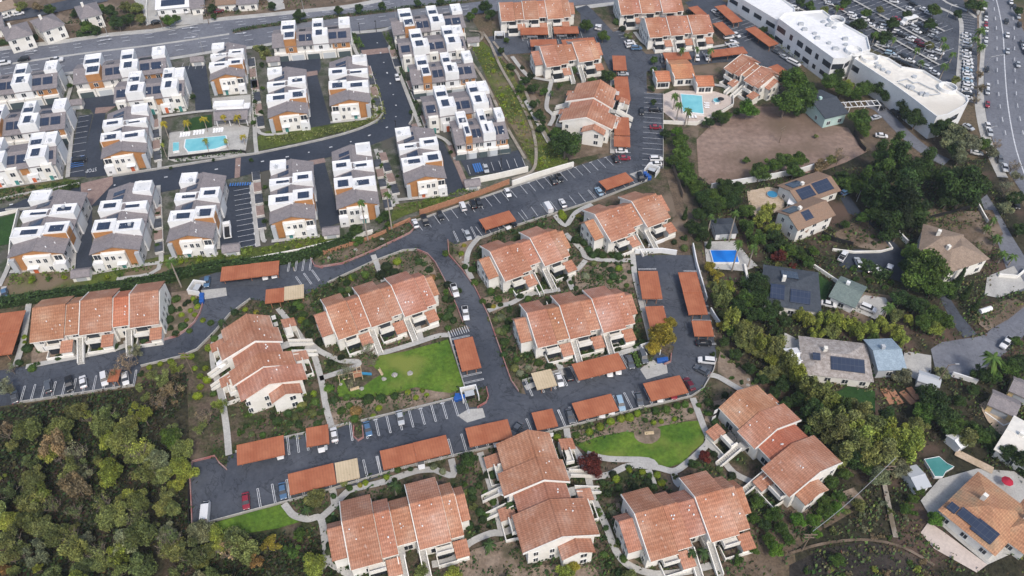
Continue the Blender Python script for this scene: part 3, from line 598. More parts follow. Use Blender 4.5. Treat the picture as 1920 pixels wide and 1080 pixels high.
def dashes(pts, ln=3., gap=6., w=.22, m='mark'):
    P = smooth([G(*p) for p in pts], k=8); mb = MB(); z = nz(); acc = 0
    for a, b in zip(P, P[1:]):
        d = (b - a).length; s = 0
        while s < d:
            if acc % (ln + gap) < ln:
                e = min(d, s + .5); p, q = a.lerp(b, s / d), a.lerp(b, e / d); t = (b - a).normalized(); t = Vector((-t.y, t.x, 0)) * w / 2
                mb.face([(*(p - t)[:2], z), (*(q - t)[:2], z), (*(q + t)[:2], z), (*(p + t)[:2], z)])
            s += .5; acc += .5
    return struct(mb.build('lane_marking', m))
for k in (.22, .44, .66): dashes([(-80, 132 - 22 * (1 - k) + 0), (0, 92 + 31 * k), (200, 66 + 29 * k), (430, 35 + 27 * k), (600, 19 + 10 * k + 4), (760, -2 + 14 * k)])
for k in (.35, .68): dashes([(-80, 150 + 25 * k), (0, 126 + 26 * k), (200, 98 + 28 * k), (430, 66 + 26 * k), (655, 33 + 27 * k), (880, 8 + 18 * k)])
dashes([(20, 388), (212, 352), (445, 315), (600, 285), (700, 255), (742, 225), (735, 170), (705, 75)], .8, 7, .5)
for off in (1865, 1898): dashes([(off - 5, 0), (off + 2, 60), (off + 3, 130), (off + 8, 200), (off + 22, 270)])
def ground_text(s, at, to, size, m='mark', name='road_lettering'):
    c = bpy.data.curves.new('t', 'FONT'); c.body = s; c.size = size; c.align_x = 'CENTER'; c.align_y = 'CENTER'
    o = bpy.data.objects.new('t', c); COL.objects.link(o); bpy.context.view_layer.update()
    me = bpy.data.meshes.new_from_object(o); bpy.data.objects.remove(o); me.materials.clear(); me.materials.append(M[m])
    p = G(*at); d = G(*to) - p; q = struct(link(name, me, None, (p.x, p.y, nz()), math.atan2(d.y, d.x))); return q
w_ = ground_text('STOP', (173, 323), (160, 325.5), 1.7); w_.scale = (.8, 1.6, 1)
def arrow_marks():
    mb = MB(); z = nz()
    for x, y in ((60, 100), (196, 72), (200, 78), (353, 56), (357, 74), (452, 265 / 4)):
        p = G(x, y); t = Vector((.97, .25, 0)).normalized(); s = Vector((-t.y, t.x, 0))
        mb.face([(*(p - t * 2.2 - s * .15)[:2], z), (*(p + t * 1. - s * .15)[:2], z), (*(p + t * 1. + s * .15)[:2], z), (*(p - t * 2.2 + s * .15)[:2], z)])
        mb.face([(*(p + t * 1. - s * .6)[:2], z), (*(p + t * 2.4)[:2], z), (*(p + t * 1. + s * .6)[:2], z)])
    struct(mb.build('arrow_marking', 'mark'))
arrow_marks()
# ---------------------------------------------------------------- buildings
def window_mesh(w, h, kind=0):
    mb = MB(); mb.box(-w / 2 - .08, w / 2 + .08, -.07, 0, -h / 2 - .08, h / 2 + .08, 0)
    mb.box(-w / 2, w / 2, -.09, -.02, -h / 2, h / 2, 1)
    if kind == 0: mb.box(-.04, .04, -.11, -.03, -h / 2, h / 2, 0)
    return mb.mesh('window', ['white', 'glass'])
WIN = {k: window_mesh(*k) for k in ((1.3, 1.3), (.9, 1.3), (1.9, 1.6), (.7, .7), (2.2, 2.1))}
def win(par, x, y, z, face, size=(1.3, 1.3)):
    "face: outward direction, 0 = -y, 90 = +x, 180 = +y, 270 = -x"
    o = link('window', WIN[size], par, (x, y, z), R(face)); return o
def gable_roof(par, x0, x1, y0, y1, ze, zr, yr=None, m='tile', over=.5, axis='x', th=.22, tint=(1, 1, 1), endover=.3, name='roof'):
    "ridge along local x at y = yr; one mesh: two slabs"
    yr = (y0 + y1) / 2 if yr is None else yr
    sf = (zr - ze) / (yr - y0); sb = (zr - ze) / (y1 - yr); X0, X1 = x0 - endover, x1 + endover
    prof = [(y0 - over, ze - sf * over), (yr, zr), (y1 + over, ze - sb * over), (y1 + over, ze - sb * over + th), (yr, zr + th), (y0 - over, ze - sf * over + th)]
    mb = MB(); mb.ext_x(prof, X0, X1)
    # ridge cap
    mb.ext_x([(yr - .18, zr + th - .04), (yr + .18, zr + th - .04), (yr + .1, zr + th + .1), (yr - .1, zr + th + .1)], X0, X1)
    o = mb.build(name, m, par); o.color = (*tint, 1); return o
def pent(mb, x0, x1, y0, y1, ze, zr, yr, m=0):
    mb.ext_x([(y0, 0), (y1, 0), (y1, ze), (yr, zr), (y0, ze)], x0, x1, m)
def solar_panel(par, x0, x1, y0, y1, z, slope=0., yb=None):
    "flat or pitched panel; z is the height at y0; slope rises towards +y"
    mb = MB(); z1 = z + slope * (y1 - y0)
    mb.hexa([(x0, y0, z), (x1, y0, z), (x1, y1, z1), (x0, y1, z1)], [(x0, y0, z + .1), (x1, y0, z + .1), (x1, y1, z1 + .1), (x0, y1, z1 + .1)])
    return mb.build('solar_panel', 'solar', par)
def roof_vents(par, spots, m='white'):
    for (x, y, z, s) in spots:
        mb = MB(); mb.tube((x, y, z - .3), (x, y, z + .35 * s), .13 * s, n=6); mb.tube((x, y, z + .3 * s), (x, y, z + .42 * s), .22 * s, .1 * s, n=6); mb.build('roof_vent', m, par)

def apartment(A, B, label, segs=None, D=13.6, yr=8.4, wing=(1, 1), stairs=((.47, 1), (.63, 1)), patios=((.36, 1), (.86, 1)), ze=5.6, group='tiled apartment blocks of the complex', new=(), seed=1, zA=5.6, L=None, near_end=False, W=None, mirror=False):
    rg = random.Random(seed)
    a, b = G(*A, zA), G(*B, zA); a.z = b.z = 0
    if near_end:            # A, B are the eaves of the end that faces the camera; the block runs away from them
        u = (b - a); wd = u.length if W is None else W; ang = math.atan2(u.y, u.x) + math.pi / 2
        org = a if mirror else b; D = wd; yr = wd * .5
        L = L or 26
        root = empty('apartment_block', org, ang)
        if mirror: root.scale = (1, -1, 1)
    else:
        u = b - a; L = u.length; root = empty('apartment_block', a, math.atan2(u.y, u.x))
    tag(root, label, 'apartment building', group)
    segs = segs or [(.11, .34, 0, .7, 2.9), (.34, .46, .7, -1.2, 2.7), (.46, .61, 2.4, -2.0, 2.2), (.61, .85, .3, .8, 2.85), (.85, .95, .9, -1.3, 2.65)]
    w = MB()
    for i, (f0, f1, yf, yb, rise) in enumerate(segs):
        x0, x1 = f0 * L, f1 * L; y0, y1 = yf, D + yb
        pent(w, x0 - .02 * i, x1 + .02 * i, y0 + .6, y1 - .6, ze, ze + rise - .25, yr)
    if wing[0]: pent(w, segs[0][0] * L - 3.0, segs[0][0] * L + .1, 3.2, D - 3.2, ze - .7, ze + 1.2, yr)
    if wing[1]: pent(w, segs[-1][1] * L - .1, segs[-1][1] * L + 1.8, 4.2, D - 2.6, ze - .7, ze + 1.2, yr)
    w.build('wall', 'stucco', root)
    tnt = lambda: (lambda q: (q, q * rg.uniform(.96, 1.03), q * rg.uniform(.92, 1.05)))(rg.uniform(.9, 1.08))
    for i, (f0, f1, yf, yb, rise) in enumerate(segs):
        x0, x1 = f0 * L, f1 * L
        gable_roof(root, x0 + .06, x1 - .06, yf, D + yb, ze, ze + rise, yr, 'tile_new' if i in new else 'tile', .55, tint=tnt(), endover=0)
        # white raised rake along the upper edge of each block
        if i == 0 or rise > segs[i - 1][4]: xx = x0 - .1
        else: xx = x0 - .1
        if rise >= 2.8:
            sf, sb = rise / (yr - yf), rise / (D + yb - yr); o_ = .5
            mb = MB(); mb.ext_x([(yf - o_, ze - sf * o_ - .15), (yr, ze + rise - .15), (D + yb + o_, ze - sb * o_ - .15), (D + yb + o_, ze - sb * o_ + .36), (yr, ze + rise + .36), (yf - o_, ze - sf * o_ + .36)], xx - .06, xx + .1)
            mb.build('parapet', 'stucco', root)
        roof_vents(root, [(rg.uniform(x0 + 1, x1 - 1), (q := rg.uniform(yf + 1.5, yr - .8)), ze + rise * (q - yf) / (yr - yf) + .25, rg.uniform(.5, 1.0)) for _ in range(3)])
        # eave shadow gap / gutter
        mb = MB(); mb.box(x0 + .1, x1 - .1, yf - .62, yf - .53, ze - .4, ze - .18); mb.build('gutter', 'stucco', root)
    if wing[0]: gable_roof(root, segs[0][0] * L - 3.3, segs[0][0] * L - .3, 3.0, D - 3.0, ze - .7, ze + 1.3, yr, tint=tnt(), endover=0, over=.4)
    if wing[1]: gable_roof(root, segs[-1][1] * L + .15, segs[-1][1] * L + 2.1, 4.0, D - 2.4, ze - .7, ze + 1.3, yr, tint=tnt(), endover=0, over=.4)
    # windows: front, back and ends, two storeys
    for (f0, f1, yf, yb, rise) in segs:
        x0, x1 = f0 * L, f1 * L; n = max(1, int((x1 - x0) / 3.6))
        for k in range(n):
            x = x0 + (k + .5) * (x1 - x0) / n
            for z in (1.5, 4.1):
                win(root, x, yf + .6, z, 0, rg.choice(((1.3, 1.3), (1.9, 1.6), (.9, 1.3)))); win(root, x, D + yb - .6, z, 180, (1.3, 1.3))
    ex0 = segs[0][0] * L - (3.0 if wing[0] else 0); ex1 = segs[-1][1] * L + (1.8 if wing[1] else 0)
    for y in (4.6, 6.6, 9.4):
        for z in (1.5, 3.9):
            win(root, ex0, y, z, 270, (.9, 1.3)); win(root, ex1, y, z, 90, (.9, 1.3))
    for yy in (2.0, D - 2.2):
        for z in (1.6, 4.2): win(root, segs[0][0] * L, yy, z, 270, (.9, 1.3)); win(root, segs[-1][1] * L, yy, z, 90, (.9, 1.3))
    # projecting corner bays with their own small tiled roofs, patio walls, balcony, stairs (end-on blocks carry them on both sides)
    for side in ((0, 1) if near_end else (0,)):
        def fl(m_):
            if side: m_.v = [(v[0], D - v[1], v[2]) for v in m_.v]
            return m_
        for (f, s) in patios:
            x = f * L
            bal = MB(); bal.box(x - 3.6, x - .2, -1.1, .62, 2.7, 2.95); bal.box(x - 3.6, x - .2, -1.2, -1.02, 2.7, 3.9); bal.box(x - 3.7, x - 3.52, -1.2, .62, 2.7, 3.9)
            fl(bal).build('balcony', 'stucco', root)
            db = MB(); db.box(x - 3.2, x - .6, .48, .54, 3.0, 5.1); fl(db).build('balcony_door', 'glass', root)
            pw = MB(); pw.box(x - 3.8, x + 2.6, -2.6, -2.4, 0, 1.25); pw.box(x - 3.8, x - 3.6, -2.4, .5, 0, 1.25); pw.box(x + .1, x + 2.6, -2.4, .6, 0, 2.5); fl(pw).build('patio_wall', 'stucco', root)
            pd = MB(); pd.box(x - 3.3, x - .3, -.62, -.56, .1, 2.4); fl(pd).build('patio_door', 'glass', root)
            rf = MB(); rf.hexa([(x - .1, -2.75, 2.45), (x + 2.8, -2.75, 2.45), (x + 2.8, .6, 3.2), (x - .1, .6, 3.2)], [(x - .1, -2.75, 2.62), (x + 2.8, -2.75, 2.62), (x + 2.8, .6, 3.4), (x - .1, .6, 3.4)])
            o = fl(rf).build('bay_roof', 'tile', root); o.color = (1.05, 1.05, 1.05, 1)
        for (f, s) in stairs:
            x = f * L; mb = MB(); n = 12
            for k in range(n):
                y = .6 - k * .48; z = 2.75 - k * .23; mb.box(x - .6, x + .6, y - .5, y, max(0, z - .28), z)
            mb.box(x - 1.0, x + 1.0, .6, 3.0, 2.55, 2.75)
            st = fl(mb).build('staircase', 'concrete', root)
            for sd_ in (-.68, .68):
                r_ = MB(); r_.hexa([(x + sd_ - .09, -5.2, 0), (x + sd_ + .09, -5.2, 0), (x + sd_ + .09, .6, 2.5), (x + sd_ - .09, .6, 2.5)], [(x + sd_ - .09, -5.2, .95), (x + sd_ + .09, -5.2, .95), (x + sd_ + .09, .6, 3.75), (x + sd_ - .09, .6, 3.75)])
                fl(r_).build('railing', 'stucco', st)
    # recessed entry porches at the back
    for f in (.3, .78):
        x = f * L; mb = MB(); mb.box(x - 1.1, x + 1.1, D - .62, D + .5, 0, .15); mb.box(x - 1.1, x - .95, D - .62, D + .5, .15, 4.9); mb.box(x + .95, x + 1.1, D - .62, D + .5, .15, 4.9); mb.build('porch', 'stucco', root)
    if near_end:    # lower gabled projection on the end facing the camera
        for (y0, y1, dx) in ((D * .12, D * .52, 2.6),):
            mb = MB(); mb.ext_x([(y0, 0), (y1, 0), (y1, ze - .5), ((y0 + y1) / 2, ze + .9), (y0, ze - .5)], segs[0][0] * L - dx, segs[0][0] * L + .5); mb.build('end_bay', 'stucco', root)
            gable_roof(root, segs[0][0] * L - dx - .4, segs[0][0] * L + .4, y0, y1, ze - .5, ze + 1.0, None, tint=tnt(), endover=0, over=.5)
            for z in (1.5, 4.0): win(root, segs[0][0] * L - dx, (y0 + y1) / 2 - 1.2, z, 270, (1.3, 1.3))
    return root
B3 = [(.10, .27, 0, .5, 2.8), (.27, .38, .8, -1.6, 2.55), (.38, .56, .4, 1.0, 3.0), (.56, .66, 1.6, -.8, 2.75), (.66, .86, 0, .6, 2.85), (.86, .95, .8, -1.2, 2.6)]
B4 = [(.02, .27, 0, 0, 2.6), (.27, .38, .8, -.8, 2.3), (.38, .62, .2, .6, 2.9), (.62, .75, 1.4, -.8, 2.3), (.75, .97, .3, 1.0, 3.0)]
BV = [(.0, .33, 0, 0, 2.9), (.33, .5, 3.2, -1.4, 2.4), (.5, .72, 2.2, .6, 2.9), (.72, 1., 3.0, -.8, 2.75)]
BV2 = [(.0, .22, 0, -1.4, 2.7), (.22, .42, 1.2, -.6, 2.85), (.42, .58, 3.2, -2.2, 2.4), (.58, .8, 2.4, .2, 2.9), (.8, 1., 3.4, -1.4, 2.7)]
apartment((628, 1072), (884, 1002), 'tiled apartment block at the bottom left, right of the corner lawn, with two stairs', seed=1)
apartment((1192, 1056), (1420, 989), 'tiled apartment block at bottom right of centre, below the curved lawn', seed=3)
apartment((928, 531), (1078, 477), 'tiled apartment block in the fork of the drives, above the central block', seed=4)
apartment((1128, 457), (1266, 406), 'tiled apartment block at the right end of the drive beside the bare dirt strip', seed=5)
apartment((1010, 126), (1133, 109), 'tiled apartment block below two carports near the top, left of the drive', seed=11)
apartment((610, 642), (830, 566), 'tiled apartment block directly above the big lawn and playground', B3, seed=6, stairs=((.38, 1), (.68, 1)), patios=((.27, 1), (.56, 1), (.84, 1)))
apartment((984, 654), (1203, 604), 'large central tiled apartment block with three roof steps and pink awning', B3, seed=7, stairs=((.42, 1), (.7, 1)), patios=((.3, 1), (.57, 1), (.84, 1)))
apartment((50, 640), (306, 604), 'leftmost tiled apartment block with one bright orange roof section', B4, wing=(0, 0), new=(3,), seed=8, stairs=((.36, 1), (.72, 1)), patios=((.22, 1), (.52, 1), (.88, 1)))
apartment((1203, 70), (1347, 60), 'tiled apartment block above the clubhouse and its palms', B3, wing=(0, 0), seed=9, stairs=((.42, 1), (.7, 1)), patios=((.3, 1), (.57, 1), (.84, 1)))
apartment((1150, 27), (1290, 20), 'tiled apartment block at the very top, right of the entrance drive', B3, wing=(0, 0), seed=10, stairs=((.42, 1), (.7, 1)), patios=((.3, 1), (.57, 1), (.84, 1)))
apartment((924, 39), (1079, 31), 'tiled apartment block at the very top, left of the entrance drive', B3, wing=(0, 1), seed=12, stairs=((.38, 1), (.68, 1)), patios=((.3, 1), (.57, 1), (.84, 1)))
apartment((1352, 122), (1424, 168), 'slanting tiled apartment block right of the clubhouse pool', None, D=12, yr=7.2, wing=(0, 1), seed=13)
apartment((985, 1037), (1120, 1004), 'tiled apartment block at the bottom middle, its end turned to the camera', BV, near_end=1, L=26, seed=14, wing=(0, 0))
apartment((445, 756), (572, 712), 'tiled apartment block with stepped roof between the left drive and the big lawn, end-on', BV2, near_end=1, L=24, seed=15, wing=(0, 0), new=())
apartment((1051, 228), (1145, 243), 'tiled apartment block end-on between the grassy bank and the carports', BV, near_end=1, L=24, seed=16, wing=(0, 0))
apartment((1484, 930), (1576, 869), 'diagonal tiled apartment block right of the curved lawn', BV, near_end=1, L=25, seed=17, wing=(0, 0), new=(1,), mirror=True, stairs=((.3, 1), (.62, 1)), patios=((.2, 1), (.8, 1)))

# small clubhouse: three tiled volumes by the pool
for (A, Bq, dd, lab) in (((1230, 167), (1254, 166), 6.5, 'small tiled pool cabin, the left one of the clubhouse group'), ((1263, 162), (1300, 160), 12, 'largest tiled clubhouse hall above the pool'), ((1305, 176), (1335, 175), 6.5, 'low tiled clubhouse wing at the pool deck corner')):
    a, b = G(*A), G(*Bq); L_ = (b - a).length; r_ = empty('clubhouse', a, math.atan2((b - a).y, (b - a).x)); tag(r_, lab, 'clubhouse', 'clubhouse buildings')
    mb = MB(); mb.ext_x([(0, 0), (dd, 0), (dd, 3.2), (dd * .55, 4.4), (0, 3.2)], 0, L_); mb.build('wall', 'stucco', r_)
    gable_roof(r_, 0, L_, 0, dd, 3.2, 4.6, dd * .55, 'tile_tan' if dd > 10 else 'tile', .4, tint=(1.15, .95, .8)); win(r_, L_ * .3, 0, 1.6, 0, (1.9, 1.6)); win(r_, L_ * .7, 0, 1.6, 0, (1.9, 1.6))
    mb = MB(); mb.box(-.4, -.15, -.5, dd + .4, 2.6, 4.0); mb.build('parapet', 'stucco', r_)

# ---------------------------------------------------------------- townhouses
vr = random.Random(77)
def parapet_box(par, x0, x1, y0, y1, z, wallmat='white', skin=None, zb=0, name='tower'):
    mb = MB(); mb.box(x0, x1, y0, y1, zb, z, 0); t = .25
    for q in ((x0, x1, y0, y0 + t), (x0, x1, y1 - t, y1), (x0, x0 + t, y0 + t, y1 - t), (x1 - t, x1, y0 + t, y1 - t)): mb.box(*q, z - .003, z + .35, 0)
    o = mb.build(name, wallmat, par)
    top = MB(); top.box(x0 + t, x1 - t, y0 + t, y1 - t, z, z + .02); top.build('flat_roof', 'flat_roof', o)
    if name == 'tower' and x1 - x0 > 2.5 and y1 - y0 > 2.5:
        for _ in range(vr.randint(2, 4)):
            vx, vy = vr.uniform(x0 + .6, x1 - .6), vr.uniform(y0 + .6, y1 - .6); q_ = MB(); q_.tube((vx, vy, z), (vx, vy, z + .3), .1, n=5); q_.build('roof_vent', 'grey_panel', o)
        if vr.random() < .4: vx, vy = vr.uniform(x0 + 1, x1 - 1), vr.uniform(y0 + 1, y1 - 1); q_ = MB(); q_.box(vx - .4, vx + .4, vy - .4, vy + .4, z + .02, z + .8); q_.build('condenser_unit', 'grey_panel', o)
    return o
def panel_cut(par, nm, m, x0, x1, y0, y1, z0, z1):
    mb = MB(); mb.box(x0, x1, y0, y1, z0, z1); return mb.build(nm, m, par)
def townhouse(A, B, label, mode='V', L=27., W=None, flip=False, garages=False, seed=1, D=13., door='door_teal', orange=1):
    """local x runs along the ridge. mode V: A-B is the near end and the row runs away from it; mode H: A-B is the near long side"""
    rg = random.Random(seed); a, b = G(*A), G(*B); u = b - a
    if mode == 'V': root = empty('townhouse_row', b, math.atan2(u.y, u.x) + math.pi / 2); W = W or u.length * .93
    else: root = empty('townhouse_row', a, math.atan2(u.y, u.x)); L = u.length; W = D
    tag(root, label, 'townhouse', 'white and orange townhouse rows')
    ze, zr, zt = (5.7, 7.5, 7.9) if mode == 'V' else (5.6, 7.3, 8.5); yr = W * .5
    w = MB(); pent(w, .3, L - .3, .3, W - .3, ze, zr - .15, yr); w.build('wall', 'stucco_grey', root)
    gable_roof(root, .1, L - .1, .2, W - .2, ze, zr, yr, 'shingle', .5, endover=.25)
    sl_ = (zr - ze) / (yr - .2)
    if mode == 'V':
        fy = (lambda q: q) if not flip else (lambda q: W - q)     # y measured from the right-hand side seen from the camera
        def yy(a_, b_): p, q = fy(a_), fy(b_); return min(p, q), max(p, q)
        # towers right across the row
        tw = [(L * .2, L * .41), (L * .54, L * .71)]
        for i, (x0, x1) in enumerate(tw):
            xa = (x0 + x1) / 2
            y0, y1 = yy(0 - .15, W * .45); parapet_box(root, x0 + (.9 if i == 0 else 0), x1, y0, y1, zt)
            y0, y1 = yy(W * .45 - .01, W + .15); parapet_box(root, x0, x1 - 1.2, y0, y1, zt - (.0 if i == 0 else .35))
            solar_panel(root, x0 + 1.6, x1 - 1.3, *yy(W * .08, W * .34), zt + .14)
            solar_panel(root, x0 + 1.2, x1 - 2.4, *yy(W * .55, W * .85), zt - (0 if i == 0 else .35) + .14)
            if i == 0:      # orange return on one side of the first tower
                panel_cut(root, 'siding_panel', 'siding', x0 + .75, x0 + .9, *yy(.1, W * .42), ze - .5, zt - .1) if orange else None
                y0, y1 = yy(-.28, -.15); panel_cut(root, 'siding_panel', 'siding', x0 + .9, x0 + 3.8, y0, y1, 3.2, zt - .1)
        y0, y1 = yy(W * .62, W + .1); parapet_box(root, L * .9 - 2, L + .1, y0, y1, zt - .3)
        # panels on the pitched parts: left slope
        lo, hi = (W * .58, W * .9)
        for (x0, x1) in ((L * .415, L * .515), (L * .74, L * .81), (L * .84, L * .9)):
            ys, ye = (W * .56, W * .84) if not flip else (W * .56, W * .84)
            z = zr + .3 - sl_ * (ys - yr); solar_panel(root, x0, x1, ys, ye, z, -sl_)
        # near end: orange gable, white box front, balcony, door
        mb = MB(); mb.ext_x([(.32, 0), (W - .32, 0), (W - .32, ze - .1), (yr, zr - .25), (.32, ze - .1)], .12, .3); mb.build('siding_panel', 'siding', root)
        y0, y1 = yy(W * .22, W * .72); parapet_box(root, -1.1, .12, y0, y1, 5.6, 'stucco', name='front_bay')
        y0, y1 = yy(0, W * .22); parapet_box(root, -1.6, .12, y0, y1, 3.0, 'white', name='terrace'); 
        y0, y1 = yy(.35, W * .22); panel_cut(root, 'upper_wall', 'stucco', -.02, .12, y0, y1, 3.0, ze - .3)
        y0, y1 = yy(W * .9, W); panel_cut(root, 'bay_window', 'grey_panel', -.9, .12, y0, y1, .1, 5.2)
        for f in (.33, .46, .6):
            win(root, -1.1, fy(W * f), 4.6, 270, (.9, 1.3) if f != .6 else (.7, .7))
        win(root, -1.1, fy(W * .3), 1.7, 270, (.9, 1.3)); win(root, -.02, fy(W * .12), 4.4, 270, (1.9, 1.6)); win(root, -1.6, fy(W * .1), 1.4, 270, (.7, .7))
        y0, y1 = yy(W * .56, W * .64); panel_cut(root, 'front_door', door, -1.22, -1.1, y0, y1, .1, 2.3)
        y0, y1 = yy(W * .5, W * .7); panel_cut(root, 'door_canopy', 'white', -2.2, -1.1, y0, y1, 2.6, 2.8)
        # long sides
        for k in range(7):
            x = L * (.06 + .145 * k)
            for z in (1.6, 4.4): win(root, x, .3, z, 0, rg.choice(((1.3, 1.3), (.9, 1.3)))); win(root, x, W - .3, z, 180, (1.3, 1.3))
    else:
        tw = [(L * .12, L * .30, 'orange'), (L * .52, L * .66, 'white')] if not flip else [(L * .2, L * .38, 'white'), (L * .7, L * .86, 'white')]
        for i, (x0, x1, c) in enumerate(tw):
            parapet_box(root, x0, x1, yr - .5, W + .2, zt + .25); parapet_box(root, x0 + (1.2 if c == 'orange' else 0), x1 + (.0 if c == 'orange' else 1.6), -.15, yr - .45, zt)
            if c == 'orange': panel_cut(root, 'siding_panel', 'siding', x0 + 1.1, x1 + .1, -.28, -.15, 2.9, zt - .05); panel_cut(root, 'siding_panel', 'siding', x1, x1 + .12, -.1, yr - .6, ze - .3, zt - .05)
            solar_panel(root, x0 + 1.3, x1 - .4, 1.2, yr - 1.6, zt + .14); solar_panel(root, x0 + .5, x1 - .5, yr + .6, yr + 3, zt + .39)
            win(root, (x0 + x1) / 2 + .5, -.28 if c == 'orange' else -.15, 4.4, 0, (1.3, 1.3))
        parapet_box(root, L - L * .14, L + .15, yr + .3, W + .1, zt)
        for (f0, f1) in ((.34, .42), (.43, .5), (.72, .82), (.84, .95)) if not flip else ((.03, .16), (.42, .53), (.55, .67), (.885, .97)):
            z = ze + .28 + sl_ * 1.6; solar_panel(root, L * f0, L * f1, 1.8, 5., z, sl_)
        for (f0, f1) in ((.34, .42), (.7, .84)): solar_panel(root, L * f0, L * f1, yr + 1.2, yr + 4, zr + .25 - sl_ * 1.2, -sl_)
        pc = [(.76, .98)] if not flip else [(.4, .48), (.58, .67)]
        for (f0, f1) in pc: panel_cut(root, 'siding_panel', 'siding', L * f0, L * f1, .12, .3, 2.9, ze - .2)
        for f in (.06, .4, .48, .72, .8, .9): 
            win(root, L * f, .12 if (any(p[0] < f < p[1] for p in pc)) else .3, 4.4, 0, rg.choice(((1.3, 1.3), (.9, 1.3))))
        n = 5
        for k in range(n):
            x = L * (k + .5) / n
            if garages:
                parapet_box(root, x - L / n * .47, x + L / n * .47, -.9, .3, 2.8, 'stucco', name='garage_front')
                g_ = panel_cut(root, 'garage_door', 'garage' if k % 2 == 0 else 'garage_light', x - 2.2, x + 2.2, -.99, -.9, .05, 2.3)
            else:
                parapet_box(root, x - 1.6, x + 1.6, -1.0, .3, 2.9 if k % 2 else 5.9, 'white' if k % 2 else 'stucco', name='front_bay')
                panel_cut(root, 'front_door', ('door_teal', 'door_orange')[k % 2], x - .5, x + .5, -1.1, -1.0, .1, 2.2); win(root, x + 1.0, -1.0, 1.6, 0, (.7, .7))
                if not k % 2: win(root, x, -1.0, 4.4, 0, (1.3, 1.3))
        for z in (1.6, 4.4):
            for y in (3, 6.5, 10): win(root, L - .3, y, z, 90, (.9, 1.3)); win(root, .3, y, z, 270, (.9, 1.3))
    mb = MB(); rg2 = [(rg.uniform(1, L - 1), rg.uniform(1., yr - 1)) for _ in range(9)]
    roof_vents(root, [(x, y, ze + .3 + sl_ * (y - .2), 1.) for x, y in rg2[:5]])
    # condenser units and fenced patios beside the row
    return root
townhouse((25, 512), (134, 503), 'townhouse row at far left bottom beside the dark lawn, orange door', 'V', 26, seed=1, door='door_orange', flip=False)
townhouse((177, 506), (273, 496), 'second townhouse row from bottom left, below the paver crossing', 'V', 28, seed=2, flip=True)
townhouse((319, 482), (408, 475), 'third townhouse row from bottom left, left of the striped parking court', 'V', 28, seed=3)
townhouse((509, 449), (596, 438), 'townhouse row right of the striped parking court', 'V', 27, seed=4)
townhouse((633, 421), (714, 410), 'townhouse row behind the two tall palms at its foot', 'V', 28, seed=5, flip=True)
townhouse((759, 373), (838, 362), 'townhouse row left of the curved alley above the wood fence', 'V', 26, seed=6, door='door_orange')
townhouse((197, 326), (284, 313), 'townhouse row just left of the townhouse pool', 'V', 25, seed=7, door='door_orange', flip=True)
townhouse((505, 249), (583, 240), 'townhouse row left of the long dark alley in the upper group', 'V', 28, seed=8)
townhouse((619, 226), (697, 219), 'townhouse row right of the long dark alley, inside the road bend', 'V', 28, seed=9, flip=True)
townhouse((398, 178), (464, 171), 'townhouse row above the pool pavilion', 'V', 22, seed=10)
townhouse((-45, 212), (119, 190), 'townhouse row at the upper left edge beside the wide road', 'H', garages=True, seed=11)
townhouse((150, 184), (321, 161), 'long townhouse row in the upper left along the wide road with a three-storey white tower', 'H', garages=True, seed=12)
townhouse((-32, 288), (134, 267), 'townhouse row at the left edge, second down from the wide road', 'H', garages=True, seed=13)
townhouse((-45, 357), (118, 334), 'townhouse row at the left edge above the lane, third down', 'H', seed=14, flip=True)
townhouse((225, 219), (354, 205), 'townhouse row directly above the pool left block with porches', 'H', seed=15, flip=True)
townhouse((517, 115), (662, 103), 'townhouse row with garages beside the wide road, left of the entry lane', 'H', garages=True, seed=16)
townhouse((741, 91), (874, 76), 'uppermost townhouse row right of the entry lane', 'H', garages=True, seed=17)
townhouse((754, 133), (876, 119), 'second townhouse row down, right of the entry lane', 'H', seed=18, flip=True)
townhouse((776, 185), (894, 171), 'third townhouse row down, right of the entry lane', 'H', garages=True, seed=19)
townhouse((802, 249), (926, 232), 'fourth townhouse row down, right of the entry lane', 'H', seed=20, flip=True)
townhouse((857, 299), (954, 286), 'lowest townhouse row by the small parking court and bank', 'H', garages=True, seed=21)

def hut(px, py, w, d, h, label, wall='stucco', roof='shingle', ang=0., name='trash_enclosure', cat='shed', rise=.8, axis=0, group=None):
    o = empty(name, G(px, py), ang); tag(o, label, cat, group)
    mb = MB(); mb.ext_x([(-d / 2, 0), (d / 2, 0), (d / 2, h), (0, h + rise), (-d / 2, h)], -w / 2, w / 2); mb.build('wall', wall, o)
    gable_roof(o, -w / 2, w / 2, -d / 2, d / 2, h, h + rise + .05, 0, roof, .3); mb = MB(); mb.box(-w * .3, w * .3, -d / 2 - .05, -d / 2, .1, h * .8); mb.build('gate', 'grey_panel', o); return o
for (x, y, l) in ((158, 521, 'brown-roofed trash enclosure at the foot of the far left alley'), (437, 474, 'brown-roofed trash enclosure at the foot of the striped parking court'), (623, 442, 'brown-roofed trash enclosure at the foot of the middle alley'), (886, 352, 'brown-roofed trash enclosure above the small parking court wall'), (146, 201, 'small gatehouse-like trash enclosure near the upper left rows'), (373, 120, 'small roofed enclosure at the top of the narrow court'), (887, 84, 'small roofed enclosure by the top of the grassy bank'), (515, 120, 'small roofed enclosure left of the upper alley')):
    hut(x, y, 4.4, 3.2, 2.0, l, ang=R(10), group='trash enclosures')
